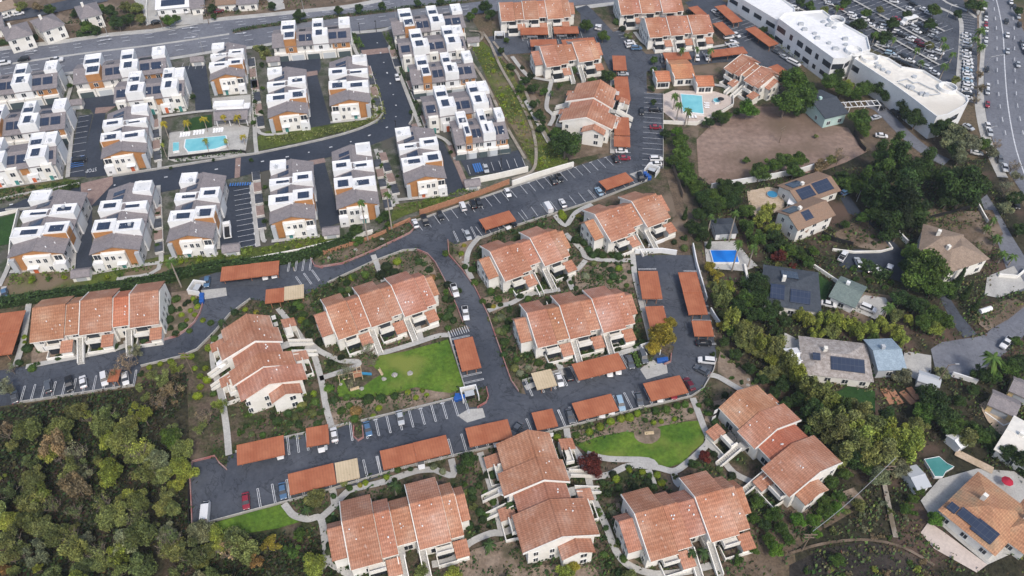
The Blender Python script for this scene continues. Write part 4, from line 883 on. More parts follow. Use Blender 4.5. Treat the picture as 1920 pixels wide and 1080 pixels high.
# pool pavilion
pv = empty('pool_pavilion', G(435, 229), R(5)); tag(pv, 'open pool pavilion with grey shingle roof behind the townhouse pool', 'pavilion')
mb = MB(); mb.box(-5, 6, 3, 6.5, 0, 3.2); mb.build('wall', 'white', pv); parapet_box(pv, -6, 4, 3.5, 7, 3.8, zb=3.2, name='canopy'); gable_roof(pv, -4.5, 6, -2.6, 2.8, 3.0, 4.0, 0, 'shingle', .5)
for x in (-4.2, 0, 3, 5.7): mb = MB(); mb.tube((x, -2.4, 0), (x, -2.4, 3.0), .18); mb.build('post', 'white', pv)

# ---------------------------------------------------------------- carports
def carport(q, label, m='rust_roof', h=2.7, split=None):
    "q: near-left, near-right, far-right, far-left corners of the roof in the photo"
    P = [G(*p, h) for p in q]; a, b, c, d = P
    u = ((b - a) + (c - d)) / 2; ang = math.atan2(u.y, u.x); o = empty('carport', Vector((a.x, a.y, 0)), ang)
    tag(o, label, 'carport', 'flat-roofed carports over the parking stalls')
    inv = Matrix.Rotation(-ang, 3, 'Z'); Q = [inv @ (p - a) for p in P]
    L_ = (Q[1].x + Q[2].x - Q[3].x) / 2; d1 = (Q[2].y + Q[3].y - Q[1].y) / 2; L_ = max(L_, 2.5); x0 = Q[3].x / 2 if False else 0
    long_x = L_ >= d1; n = max(1, round((L_ if long_x else d1) / 8.5))
    for k in range(n):
        if long_x: X0, X1, Y0, Y1 = L_ * k / n, L_ * (k + 1) / n - .04, 0, d1
        else: X0, X1, Y0, Y1 = 0, L_, d1 * k / n, d1 * (k + 1) / n - .04
        mb = MB(); dz = .1 * (k % 2); mb.box(X0, X1, Y0, Y1, h + dz, h + .16 + dz)
        ps = link('roof', mb.mesh('roof', m), o)
        fb = MB(); fb.box(X0, X1, Y0 - .05, Y0 - .002, h - .18 + dz, h + .17 + dz); fb.box(X0, X1, Y1 + .002, Y1 + .05, h - .18 + dz, h + .17 + dz); fb.build('fascia', m, ps)
    mm = L_ if long_x else d1; cnt = max(2, int(mm / 5.3) + 1)
    for k in range(cnt):
        t = .6 + (mm - 1.2) * k / (cnt - 1)
        for s_ in (.28, .75):
            x, y = (t, d1 * s_) if long_x else (L_ * s_, t)
            mb = MB(); mb.box(x - .08, x + .08, y - .08, y + .08, 0, h); mb.build('post', 'wood', o)
    return o
CP = [([(413, 527), (523, 516), (523, 490), (415, 503)], 'rust carport with a grey patch above the left drive curve', 'rust_roof'),
 ([(497, 569), (532, 564), (532, 540), (497, 543)], 'short rust carport butting a tan one at the end-on block', 'rust_roof'), ([(533, 563), (571, 558), (569, 534), (533, 539)], 'tan carport joined to a short rust one above the end-on block', 'tan_carport'),
 ([(910, 431), (968, 413), (953, 396), (896, 413)], 'rust carport above the drive fork', 'rust_roof'), ([(1137, 356), (1189, 339), (1172, 324), (1122, 342)], 'rust carport right of the two vans near the bare strip', 'rust_roof'),
 ([(1155, 187), (1183, 188), (1182, 145), (1156, 145)], 'upright rust carport opposite the clubhouse pool', 'rust_roof'), ([(1152, 253), (1182, 255), (1182, 221), (1154, 221)], 'upright rust carport below the planted island', 'rust_roof'), ([(1151, 274), (1182, 276), (1182, 257), (1152, 256)], 'lowest piece of the upright rust carports by the end-on top block', 'rust_roof'),
 ([(1150, 131), (1172, 129), (1160, 105), (1132, 102)], 'rust carport behind the block below the top carports', 'rust_roof'),
 ([(976, 65), (1030, 65), (1030, 52), (980, 53)], 'rust carport in front of the top-left tiled block, left', 'rust_roof'), ([(1039, 63), (1087, 62), (1080, 50), (1035, 51)], 'rust carport in front of the top-left tiled block, right', 'rust_roof'),
 ([(995, 87), (1048, 86), (1044, 74), (997, 75)], 'rust carport behind the upper drive block, left', 'rust_roof'), ([(1056, 86), (1120, 81), (1114, 71), (1054, 75)], 'rust carport behind the upper drive block, right', 'rust_roof'),
 ([(1247, 112), (1296, 111), (1294, 98), (1244, 100)], 'rust carport directly above the clubhouse hall', 'rust_roof'), ([(1335, 107), (1403, 101), (1397, 88), (1332, 96)], 'long rust carport above the slanting tiled block', 'rust_roof'),
 ([(1307, 30), (1325, 26), (1309, 11), (1291, 14)], 'small rust carport right of the very top block', 'rust_roof'), ([(1359, 66), (1377, 61), (1356, 41), (1337, 43)], 'small rust carport right of the block above the clubhouse', 'rust_roof'), ([(1373, 43), (1391, 38), (1357, 10), (1337, 12)], 'rust carport running down beside the white offices lawn', 'rust_roof'), ([(1441, 87), (1458, 80), (1417, 50), (1397, 53)], 'rust carport against the hedge of the farther white office', 'rust_roof'), ([(1462, 142), (1480, 134), (1466, 118), (1448, 122)], 'short rust carport right of the slanting tiled block', 'rust_roof'),
 ([(1204, 560), (1244, 560), (1235, 509), (1200, 509)], 'rust carport at the upper left of the loop road', 'rust_roof'), ([(1220, 622), (1254, 620), (1247, 574), (1211, 575)], 'rust carport half hidden by the yellow tree', 'rust_roof'), ([(1291, 590), (1327, 588), (1309, 511), (1274, 511)], 'long rust carport at the upper right of the loop road', 'rust_roof'), ([(1302, 630), (1339, 630), (1332, 602), (1296, 602)], 'small square rust carport right of the yellow tree', 'rust_roof'),
 ([(1085, 713), (1174, 691), (1160, 662), (1072, 684)], 'rust carport below the central tiled block', 'rust_roof'), ([(1007, 731), (1045, 724), (1034, 692), (997, 702)], 'single tan carport below the central tiled block', 'tan_carport'), ([(1221, 752), (1290, 735), (1272, 705), (1202, 720)], 'rust carport at the lower right bend of the loop road', 'rust_roof'), ([(1085, 788), (1160, 769), (1146, 739), (1072, 757)], 'rust carport between the striped island and the square one', 'rust_roof'), ([(1007, 807), (1046, 798), (1035, 767), (995, 775)], 'square rust carport at the lower drive', 'rust_roof'),
 ([(881, 838), (963, 821), (950, 787), (871, 805)], 'rust carport above the bottom-middle tiled block', 'rust_roof'), ([(719, 881), (846, 850), (835, 817), (711, 847)], 'long rust carport above the bottom-left tiled block', 'rust_roof'), ([(544, 928), (631, 906), (625, 869), (539, 890)], 'rust carport joined to a tan one in the lower left lot', 'rust_roof'), ([(632, 905), (675, 895), (669, 860), (626, 869)], 'tan carport joined to rust ones in the lower left lot', 'tan_carport'),
 ([(575, 838), (619, 830), (613, 797), (572, 804)], 'small rust carport beside a white car above the lower left lot', 'rust_roof'), ([(445, 872), (534, 852), (530, 817), (441, 836)], 'rust carport at the left end of the lower lot', 'rust_roof'), ([(866, 696), (902, 689), (885, 632), (849, 639)], 'rust carport at the right edge of the big lawn', 'rust_roof'), ([(-30, 670), (19, 665), (40, 584), (-14, 592)], 'rust carport cut by the left edge of the view', 'rust_roof'), ([(201, 716), (221, 714), (226, 692), (205, 694)], 'small rust carport under the bare grey tree', 'rust_roof')]
for q, l, m_ in CP: carport(q, l, m_)

# ---------------------------------------------------------------- offices
def office(name, pts, h, label, roofm, pxz=None):
    z = h; P = [G(*p, z) for p in pts]; c = sum(P, Vector()) / len(P); o = empty(name, (c.x, c.y, 0)); tag(o, label, 'office building', 'white flat-roofed offices')
    Q = [(p.x - c.x, p.y - c.y) for p in P]
    mb = MB(); mb.prism(Q, 0, z, 0, 0); mb.build('wall', 'white', o)
    inn = [(q[0] * .975, q[1] * .97) for q in Q]; t = MB(); t.prism(inn, z, z + .05); t.build('roof', roofm, o)
    pr = MB(); n = len(Q)
    for i in range(n):
        a, b = Vector((*Q[i], 0)), Vector((*Q[(i + 1) % n], 0)); d = (b - a).normalized(); s = Vector((-d.y, d.x, 0)) * .25
        m1 = (a + b) / 2; s = s if s.dot(-m1) > 0 else -s
        A_ = [a, b, b + s, a + s]
        if (A_[1] - A_[0]).cross(A_[2] - A_[1]).z < 0: A_.reverse()
        pr.hexa([(*p[:2], z + .002) for p in A_], [(*p[:2], z + .8) for p in A_])
    pr.build('parapet', 'white', o)
    return o, Q, z
def ribbon(o, a, b, z0, z1, fr, m='glass', name='window'):
    "dark window strips along the wall a-b at fractions fr"
    a, b = Vector((*a, 0)), Vector((*b, 0)); d = b - a; nrm = Vector((d.y, -d.x, 0)).normalized()
    for f0, f1 in fr:
        p, q = a + d * f0, a + d * f1; s = nrm * .06; t = -nrm * .1; mb = MB(); A_ = [p + s, q + s, q + t, p + t]
        if (A_[1] - A_[0]).cross(A_[2] - A_[1]).z < 0: A_.reverse()
        mb.hexa([(*v[:2], z0) for v in A_], [(*v[:2], z1) for v in A_]); mb.build(name, m, o)
o1, Q1, z1 = office('office_building', [(1459, 38), (1470, 27), (1542, 22), (1560, 36), (1625, 72), (1631, 96), (1600, 103), (1586, 112), (1562, 113)], 9, 'two-storey white office block with dark ribbon windows and rounded corners', 'flat_roof')
for i in (0,):
    a, b = Q1[0], Q1[8]; FR = [(.02, .17), (.26, .31), (.4, .5), (.55, .66), (.73, .78), (.86, .99)]
    ribbon(o1, b, a, 5.4, 7.4, [(1 - q, 1 - p) for p, q in FR]); ribbon(o1, b, a, 1.6, 3.2, [(1 - q, 1 - p) for p, q in FR]); ribbon(o1, a, b, 5.4, 7.4, FR); ribbon(o1, a, b, 1.6, 3.2, FR)
    ribbon(o1, Q1[8], Q1[7], 5.4, 7.4, [(.05, .95)]); ribbon(o1, Q1[7], Q1[6], 5.4, 7.4, [(.05, .7)]); ribbon(o1, Q1[7], Q1[8], 5.4, 7.4, [(.05, .95)])
o2, Q2, z2 = office('office_building', [(1600, 113), (1612, 106), (1648, 107), (1665, 112), (1690, 128), (1730, 135), (1812, 185), (1815, 192), (1808, 200), (1775, 218), (1755, 222), (1700, 180), (1672, 160)], 8, 'long white office block with cream roof and rooftop pipes, end curving to the street', 'cream_roof')
ribbon(o3, Q3[0], Q3[4], 3, 4.6, [(.05, .3), (.4, .6), (.7, .95)]) if False else None
ribbon(o2, Q2[0], Q2[12], 4.6, 6.6, [(.02, .2)]); ribbon(o2, Q2[12], Q2[0], 4.6, 6.6, [(.8, .98)]); ribbon(o2, Q2[8], Q2[9], 4.2, 6.2, [(.2, .95)]); ribbon(o2, Q2[9], Q2[8], 4.2, 6.2, [(.1, .8)])
o3, Q3, z3 = office('office_building', [(1368, -12), (1440, -20), (1490, 18), (1490, 30), (1458, 42)], 6, 'white office block at the very top edge behind the hedge lawn', 'flat_roof')
for i_, j_ in ((4, 0), (0, 4)): ribbon(o3, Q3[i_], Q3[j_], 3., 4.6, [(.03, .2), (.3, .45), (.55, .7), (.8, .97)])
def roof_unit(o, x, y, z, s, par=None, kind=0):
    p = G(x, y, z); l = p - o.location; mb = MB()
    if kind == 0: mb.box(l.x - s, l.x + s, l.y - s * .7, l.y + s * .7, z, z + s * 1.1); mb.tube((l.x, l.y, z + s * 1.1), (l.x, l.y, z + s * 1.25), s * .5, n=10)
    else: mb.tube((l.x, l.y, z), (l.x, l.y, z + s * .7), s, s * .9, n=12)
    return mb.build('rooftop_unit', 'grey_panel', o)
for (x, y, k) in ((1501, 47, 0), (1508, 57, 0), (1543, 42, 1), (1553, 49, 0), (1564, 53, 1), (1527, 64, 1), (1554, 82, 1), (1584, 75, 0), (1585, 85, 1), (1565, 93, 0), (1569, 93, 1), (1532, 73, 0)): roof_unit(o1, x, y, 9.05, .9, kind=k)
for (x, y, k) in ((1642, 119, 1), (1646, 127, 0), (1655, 132, 1), (1665, 137, 1), (1704, 165, 0), (1708, 167, 0), (1714, 145, 1), (1728, 178, 0), (1735, 180, 0)): roof_unit(o2, x, y, 8.05, .9, kind=k)
pp = MB(); pl = [G(*p, 8.05) - o2.location for p in ((1682, 155), (1700, 150), (1712, 158), (1720, 156), (1738, 165), (1752, 170), (1762, 178), (1745, 180), (1722, 176), (1705, 168), (1684, 157))]
for a, b in zip(pl, pl[1:]): pp.tube((a.x, a.y, 8.5), (b.x, b.y, 8.5), .18, n=5)
pp.build('rooftop_pipe', 'grey_panel', o2)
for (o, x, y, z) in ((o1, 1568, 41, 9), (o1, 1600, 98, 9), (o2, 1629, 112, 8), (o2, 1775, 168, 8)):
    l = G(x, y, z) - o.location; mb = MB(); n = 14
    for k in range(n):
        a_, b_ = 2 * math.pi * k / n, 2 * math.pi * (k + 1) / n
        mb.hexa([(l.x + 3 * math.cos(a_), l.y + 3 * math.sin(a_), z), (l.x + 3 * math.cos(b_), l.y + 3 * math.sin(b_), z), (l.x + 2.7 * math.cos(b_), l.y + 2.7 * math.sin(b_), z), (l.x + 2.7 * math.cos(a_), l.y + 2.7 * math.sin(a_), z)], [(l.x + 3 * math.cos(a_), l.y + 3 * math.sin(a_), z + 1.3), (l.x + 3 * math.cos(b_), l.y + 3 * math.sin(b_), z + 1.3), (l.x + 2.7 * math.cos(b_), l.y + 2.7 * math.sin(b_), z + 1.3), (l.x + 2.7 * math.cos(a_), l.y + 2.7 * math.sin(a_), z + 1.3)])
    mb.build('round_parapet', 'white', o)

# ---------------------------------------------------------------- detached houses (roof outline in the photo, at eave height)
def house(A, B, D, label, ze=3., rise=1.8, wall='stucco', roof='tile_tan', yr=None, hip=0., extra=None, tint=(1, 1, 1), za=None, group=None, solarp=(), cat='house', name='house'):
    "A-B: the near eave seen in the photo"
    a, b = G(*A, ze if za is None else za), G(*B, ze if za is None else za); a.z = b.z = 0; u = b - a; L = u.length
    o = empty(name, a, math.atan2(u.y, u.x)); tag(o, label, cat, group); yr = yr or D / 2
    mb = MB()
    if hip:
        mb.box(.4, L - .4, .4, D - .4, 0, ze); mb.build('wall', wall, o)
        r_ = MB(); h_ = min(hip * D / 2, L / 2 - .3); z0, z1 = ze - .05, ze + rise
        r_.face([(-.1, -.1, z0), (L + .1, -.1, z0), (L - h_, yr, z1), (h_, yr, z1)]); r_.face([(L + .1, D + .1, z0), (-.1, D + .1, z0), (h_, yr, z1), (L - h_, yr, z1)])
        r_.face([(-.1, D + .1, z0), (-.1, -.1, z0), (h_, yr, z1)]); r_.face([(L + .1, -.1, z0), (L + .1, D + .1, z0), (L - h_, yr, z1)]); r_.face([(-.1, -.1, z0), (-.1, D + .1, z0), (L + .1, D + .1, z0), (L + .1, -.1, z0)])
        q = r_.build('roof', roof, o); q.color = (*tint, 1)
    else:
        mb.ext_x([(.4, 0), (D - .4, 0), (D - .4, ze), (yr, ze + rise - .15), (.4, ze)], .3, L - .3); mb.build('wall', wall, o); gable_roof(o, 0, L, .3, D - .3, ze, ze + rise, yr, roof, .5, tint=tint)
    n = max(1, int(L / 4))
    for k in range(n):
        win(o, L * (k + .5) / n, .4, min(1.6, ze - 1.2), 0, (1.3, 1.3)); 
        if ze > 5: win(o, L * (k + .5) / n, .4, 4.3, 0, (1.3, 1.3))
    for y in (D * .3, D * .7): win(o, .3 if not hip else .4, y, min(1.6, ze - 1.2), 270, (.9, 1.3)); win(o, L - (.3 if not hip else .4), y, min(1.6, ze - 1.2), 90, (.9, 1.3))
    if ze > 5:
        for y in (D * .3, D * .7): win(o, .3 if not hip else .4, y, 4.3, 270, (.9, 1.3)); win(o, L - (.3 if not hip else .4), y, 4.3, 90, (.9, 1.3))
    s = rise / yr
    for (f0, f1, g0, g1) in solarp:
        if g1 <= .5: solar_panel(o, L * f0, L * f1, D * g0, D * g1, ze + .28 + s * (D * g0 - .3), s)
        else: s2 = rise / (D - yr); solar_panel(o, L * f0, L * f1, D * g0, D * g1, ze + rise + .28 - s2 * (D * g0 - yr), -s2)
    c_ = MB(); c_.box(L * .3, L * .3 + .9, yr + .3, yr + 1.2, ze, ze + rise + 1.0); c_.build('chimney', wall, o) if cat == 'house' else None
    return o
house((1530, 232), (1588, 222), 0, '', 3) if False else None
# the mint house: its end and long left side both show
h_ = house((1548, 222), (1590, 212), 15, 'mint green house with dark roof and white trim beside the bare dirt lot', 4.2, 1.6, 'teal_wall', 'shingle_dark')
lw = house((1497, 437 - 6), (1565, 403), 9, 'two-storey brown-roofed solar house, its long lower wing', 5.5, 1.8, 'stucco', 'shingle_brown', solarp=((.28, .5, .15, .45), (.05, .4, .55, .9)), group='wings of the brown solar house')
house((1480, 421), (1512, 434), 5, 'single-storey lean wing at the left foot of the brown solar house', 3., 1., 'stucco', 'shingle_brown', group='wings of the brown solar house')
house((1500, 384), (1575, 357), 10, 'upper wing of the brown solar house covered by blue panels', 3.6, 1.6, 'stucco', 'shingle_brown', solarp=((.1, .45, .1, .45), (.5, .9, .1, .48), (.1, .4, .55, .9)), group='wings of the brown solar house')
house((1722, 473), (1800, 495), 13, 'tan hip-roofed villa main volume with two chimneys', 5.6, 2.6, 'stucco', 'tan_roof', hip=1, tint=(.9, .85, .8), group='volumes of the tan villa')
house((1778, 512), (1856, 485), 11, 'front wing of the tan villa facing the driveway', 5.2, 2., 'stucco', 'tan_roof', hip=1, group='volumes of the tan villa')
house((1432, 570), (1540, 586), 15, 'dark grey shingle house with solar panels behind the bamboo', 3.6, 2.2, 'stucco', 'shingle_dark', hip=1, solarp=((.1, .35, .12, .4), (.45, .8, .1, .35), (.3, .6, .6, .85)))
house((1556, 556), (1602, 576), 9, 'green-grey shingle cottage with skylights and white walls', 3.2, 1.6, 'white', 'shingle_green')
house((1506, 700), (1638, 716), 12, 'long low house with weathered shake roof and a big solar array', 3.2, 1.8, 'stucco', 'shake_old', hip=1, solarp=((.4, .88, .14, .42), (.14, .25, .3, .45)))
bh = house((1648, 694), (1698, 692), 9.5, 'blue-grey metal-roofed garage house with one skylight', 3.6, 1.5, 'grey_panel', 'shingle_blue')
for (x, y, l, ang) in ((1873, 768, 'yellow garden shed with blue-grey roof on a gravel yard', -35), (1912, 742, 'second yellow shed at the right edge', -35)):
    hut(x, y, 5.6, 5, 2.6, l, 'yellow_wall', 'shingle', R(ang), 'garden_shed', 'shed', 1.2, group='yellow sheds')
v1 = house((1760, 956), (1866, 1042), 15, 'large terracotta villa in the lower right corner, main roof with black panels', 3.4, 2.4, 'stucco', 'tile_tan', hip=.8, tint=(1.0, .98, .92), solarp=((.05, .2, .08, .2), (.22, .5, .1, .24), (.5, .85, .06, .26)), group='volumes of the corner villa')
house((1868, 1000), (1925, 1042), 12, 'right wing of the terracotta corner villa', 3.2, 1.8, 'stucco', 'tile_tan', hip=.8, tint=(1.05, 1.0, .92), group='volumes of the corner villa')
house((1866, 843), (1930, 880), 12, 'pale flat-pitched house with a pink terrace at the right edge', 3., 1., 'stucco', 'cream_roof', tint=(1, 1, 1))
for (x, y, w_s, d_s, l, ang) in ((1492, 692, 3.5, 5, 'white flat shed at the lower left corner of the long solar house', 8), (1483, 678, 3, 4, 'small white lean-to left of the long solar house', 5), (1711, 906, 3, 5, 'pale canopy tent beside the green pool', 15), (1792, 832, 4, 3.5, 'white gazebo roof above the green pool', 30), (1735, 722, 4.5, 3., 'pale blue shed beside the dead-end street', -25), (1354, 436, 6, 6, 'dark-roofed cabin above the bright blue pool', 5)):
    hut(x, y, w_s, d_s, 2.4, l, 'white', 'shingle_dark' if 'dark' in l else ('grey_panel' if 'tent' in l or 'blue' in l else 'flat_roof'), R(ang), 'shed', 'shed', .5, group='small sheds and canopies')
# top-left houses
for (A_, B_, D_, l, w_, r_) in (((12, 77), (62, 64), 12, 'two-storey house with brown hip roof at upper left edge, left of its twin', 'stucco', 'shingle'), ((78, 60), (122, 45), 12, 'two-storey house with brown hip roof, middle of three at upper left', 'stucco', 'shingle'), ((150, 36), (192, 26), 12, 'two-storey house with grey hip roof, right one of three at upper left', 'stucco', 'shingle'), ((292, 18), (356, 12), 13, 'white house with a solar panel row above the main road', 'white', 'flat_roof'), ((357, 17), (382, 14), 12, 'grey garage house beside the white solar house', 'stucco', 'shingle'), ((405, 10), (442, 7), 12, 'grey-brown roofed house above the main road, left of two', 'stucco', 'shingle_brown'), ((444, 9), (482, 6), 12, 'grey-brown roofed house above the main road, right of two', 'stucco', 'shingle'), ((-30, 62), (8, 54), 12, 'grey-roofed house cut by the upper left edge', 'stucco', 'shingle'), ((0, 30 - 8), (30, 14), 10, 'pale roof in the far upper left corner', 'stucco', 'tan_roof')):
    two = 'two-storey' in l
    house(A_, B_, D_, l, 5.6 if two else 3.2, 2.2 if two else 1.2, w_, r_, hip=.9 if two else 0, group='houses above the main road', solarp=((.15, .85, .1, .4),) if 'solar panel row' in l else ())
# ---------------------------------------------------------------- foliage
def leaf_mesh(name, blobs, n, size, rg, core=.64, flat=.5, wild=.36, corecol=.55):
    "blobs: (x, y, z, r, rz). Leaf quads spread through each lobe, most near its surface; a rough core keeps it opaque"
    V, Fc, C = [], [], []
    tot = sum(b[3] ** 2 for b in blobs)
    for b in blobs:
        lob = rg.uniform(.6, 1.38)
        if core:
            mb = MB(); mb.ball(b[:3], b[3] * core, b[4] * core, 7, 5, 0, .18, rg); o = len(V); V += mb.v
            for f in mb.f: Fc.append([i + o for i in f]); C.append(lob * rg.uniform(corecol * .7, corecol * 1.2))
        for _ in range(int(n * b[3] ** 2 / tot)):
            while 1:
                d = Vector((rg.gauss(0, 1), rg.gauss(0, 1), rg.gauss(0, 1)))
                if d.length > .01: break
            d.normalize(); k = 1 - abs(rg.gauss(0, wild)) * .6; k = max(.3, k) * rg.uniform(.93, 1.08)
            c = Vector((b[0] + d.x * b[3] * k, b[1] + d.y * b[3] * k, b[2] + d.z * b[4] * k))
            nrm = (d * (1 - flat) + Vector((rg.gauss(0, 1), rg.gauss(0, 1), rg.gauss(0, 1))) * flat).normalized(); a = nrm.orthogonal().normalized(); e = nrm.cross(a)
            w = rg.uniform(0, 6.28); a, e = a * math.cos(w) + e * math.sin(w), e * math.cos(w) - a * math.sin(w)
            s = size * rg.uniform(.55, 1.3); i = len(V); V += [tuple(c - a * s * 1.3), tuple(c - e * s * .6 + nrm * s * .2), tuple(c + a * s * 1.3), tuple(c + e * s * .6 + nrm * s * .2)]
            Fc.append([i, i + 1, i + 2, i + 3]); C.append(lob * rg.uniform(.6, 1.45))
    me = bpy.data.meshes.new(name); me.from_pydata(V, [], Fc); me.materials.append(M['leaf'])
    at = me.attributes.new('shade', 'FLOAT_COLOR', 'FACE'); buf = []
    for c in C: buf += [c, c, c * .95, 1]
    at.data.foreach_set('color', buf); me.update(); return me
def blobs_round(rg, n=9, flat=.8):
    L = [(0, 0, 1.15, .62, .55)]
    for k in range(n):
        a = 6.283 * k / n + rg.uniform(-.3, .3); q = rg.uniform(.35, .78); r = rg.uniform(.22, .46)
        L.append((q * math.cos(a), q * math.sin(a), rg.uniform(.8, 1.45), r, r * flat))
    for k in range(3): L.append((rg.uniform(-.3, .3), rg.uniform(-.3, .3), rg.uniform(1.45, 1.75), rg.uniform(.26, .38), .3))
    return L
def trunk_mesh(rg, h, r, branches, spread, top, m='bark', sub=0, n=6):
    mb = MB(); mb.tube((0, 0, -.02), (0, 0, h), r, r * .65, n)
    for k in range(branches):
        a = 6.283 * k / max(1, branches) + rg.uniform(-.4, .4); z0 = h * rg.uniform(.6, 1); e = Vector((spread * math.cos(a) * rg.uniform(.6, 1), spread * math.sin(a) * rg.uniform(.6, 1), top * rg.uniform(.75, 1)))
        mb.tube((0, 0, z0), e, r * .5, r * .16, 5)
        for j in range(sub):
            t = rg.uniform(.35, .95); p = Vector((0, 0, z0)).lerp(e, t); q = p + Vector((rg.uniform(-.3, .3), rg.uniform(-.3, .3), rg.uniform(.05, .35)))
            mb.tube(p, q, r * .22, r * .08, 4)
    return mb.mesh('trunk', m)
PROTO = {}
def make_protos():
    for v in range(4):
        rg = random.Random(100 + v)
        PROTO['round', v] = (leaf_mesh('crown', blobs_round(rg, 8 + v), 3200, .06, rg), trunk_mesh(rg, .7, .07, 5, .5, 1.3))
        L = []
        for k in range(13):
            z = .7 + 2.3 * k / 12; a = rg.uniform(0, 6.28); q = rg.uniform(.1, .62) * (1 - abs(z - 1.7) / 3); r = rg.uniform(.3, .5); L.append((q * math.cos(a), q * math.sin(a), z, r, r * .9))
        PROTO['tall', v] = (leaf_mesh('crown', L, 2600, .065, rg, .6), trunk_mesh(rg, 1.6, .07, 5, .5, 2.4))
        L = []
        for k in range(11): a = rg.uniform(0, 6.28); q = rg.uniform(.0, .75); r = rg.uniform(.2, .34); L.append((q * math.cos(a), q * math.sin(a), rg.uniform(.9, 1.7), r, r))
        PROTO['airy', v] = (leaf_mesh('crown', L, 1500, .055, rg, .35, wild=.6, corecol=.7), trunk_mesh(rg, .7, .05, 7, .75, 1.5, sub=4))
        PROTO['bare', v] = (leaf_mesh('crown', L, 420, .05, rg, 0, wild=.7), trunk_mesh(rg, .6, .055, 9, .85, 1.6, sub=9))
        L = [(rg.uniform(-.1, .1), rg.uniform(-.1, .1), .6 + .55 * k, .95 - .085 * k, .7) for k in range(9)]
        PROTO['cypress', v] = (leaf_mesh('crown', L, 1800, .1, rg, .8), trunk_mesh(rg, .5, .15, 0, 0, 0))
        L = [(0, 0, .55, .9, .72)] + [(.45 * math.cos(a), .45 * math.sin(a), .5, .5, .5) for a in (rg.uniform(0, 6.28) for _ in range(4))]
        PROTO['ball', v] = (leaf_mesh('foliage', L, 1000, .085, rg, .88, flat=.35, wild=.12, corecol=.8), None)
        L = [(rg.uniform(-.55, .55), rg.uniform(-.55, .55), rg.uniform(.25, .6), rg.uniform(.3, .5), rg.uniform(.3, .5)) for _ in range(7)]
        PROTO['loose', v] = (leaf_mesh('foliage', L, 800, .1, rg, .6, wild=.4), None)
        # bamboo-like feathery clumps
        L = [(rg.uniform(-.6, .6), rg.uniform(-.6, .6), rg.uniform(.7, 1.7), rg.uniform(.22, .36), rg.uniform(.35, .6)) for _ in range(14)]
        PROTO['feather', v] = (leaf_mesh('crown', L, 2200, .07, rg, .5, wild=.5), trunk_mesh(rg, .9, .03, 6, .4, 1.2))
    for v in range(3):      # palm heads, radius 1 around origin
        rg = random.Random(50 + v); V, Fc, C = [], [], []
        for k in range(34):
            a = rg.uniform(0, 6.28); up = rg.uniform(-.7, .95); prev = None; c_ = rg.uniform(.65, 1.4); Ls = rg.uniform(.85, 1.1)
            for j in range(6):
                t = j / 5; r = Ls * (t ** .9) * math.cos(up * .8); z = .45 * math.sin(up) * t * 1.6 - .75 * t * t * (1 - .4 * up) + .1
                w = .12 * math.sin(math.pi * (.12 + .85 * t)) + .012; s = Vector((-math.sin(a), math.cos(a), 0)); p = Vector((r * math.cos(a), r * math.sin(a), z)); dr = Vector((0, 0, -w * .45))
                cur = (p - s * w + dr, p, p + s * w + dr)
                if prev:
                    i = len(V); V += [tuple(x) for x in prev + cur]; Fc += [[i, i + 1, i + 4, i + 3], [i + 1, i + 2, i + 5, i + 4]]; C += [c_ * .85, c_]
                prev = cur
        me = bpy.data.meshes.new('fronds'); me.from_pydata(V, [], Fc); me.materials.append(M['leaf']); at = me.attributes.new('shade', 'FLOAT_COLOR', 'FACE'); buf = []
        for c in C: buf += [c, c, c, 1]
        at.data.foreach_set('color', buf); PROTO['palm', v] = me
        mb = MB()
        for k in range(8): mb.tube((0, 0, k / 8), (0, 0, (k + 1) / 8), 1.05 - .045 * k, .98 - .045 * k, 8)
        PROTO['ptrunk', v] = mb.mesh('trunk', 'palm_bark')
make_protos()
CZ = {'round': 1.2, 'tall': 1.9, 'airy': 1.3, 'bare': 1.3, 'cypress': 2.6, 'ball': .6, 'loose': .45, 'feather': 1.2}
GRN = (.06, .11, .022); DGR = (.036, .068, .02); YGR = (.19, .23, .045); OLV = (.145, .17, .058); GRY = (.16, .18, .11); ORG = (.22, .14, .055); AUT = (.25, .22, .035); BRN = (.19, .15, .095); LIM = (.16, .22, .02); BLK = (.02, .033, .012); DOL = (.1, .13, .048); RED = (.1, .022, .018); BRT = (.07, .15, .02)
CN = {GRN: 'green', DGR: 'dark green', YGR: 'yellow-green', OLV: 'olive', GRY: 'grey-green', ORG: 'orange-brown', AUT: 'golden', BRN: 'brown', LIM: 'lime green', DOL: 'deep olive', BLK: 'near-black green', RED: 'dark red', BRT: 'bright green'}
tn = [0]
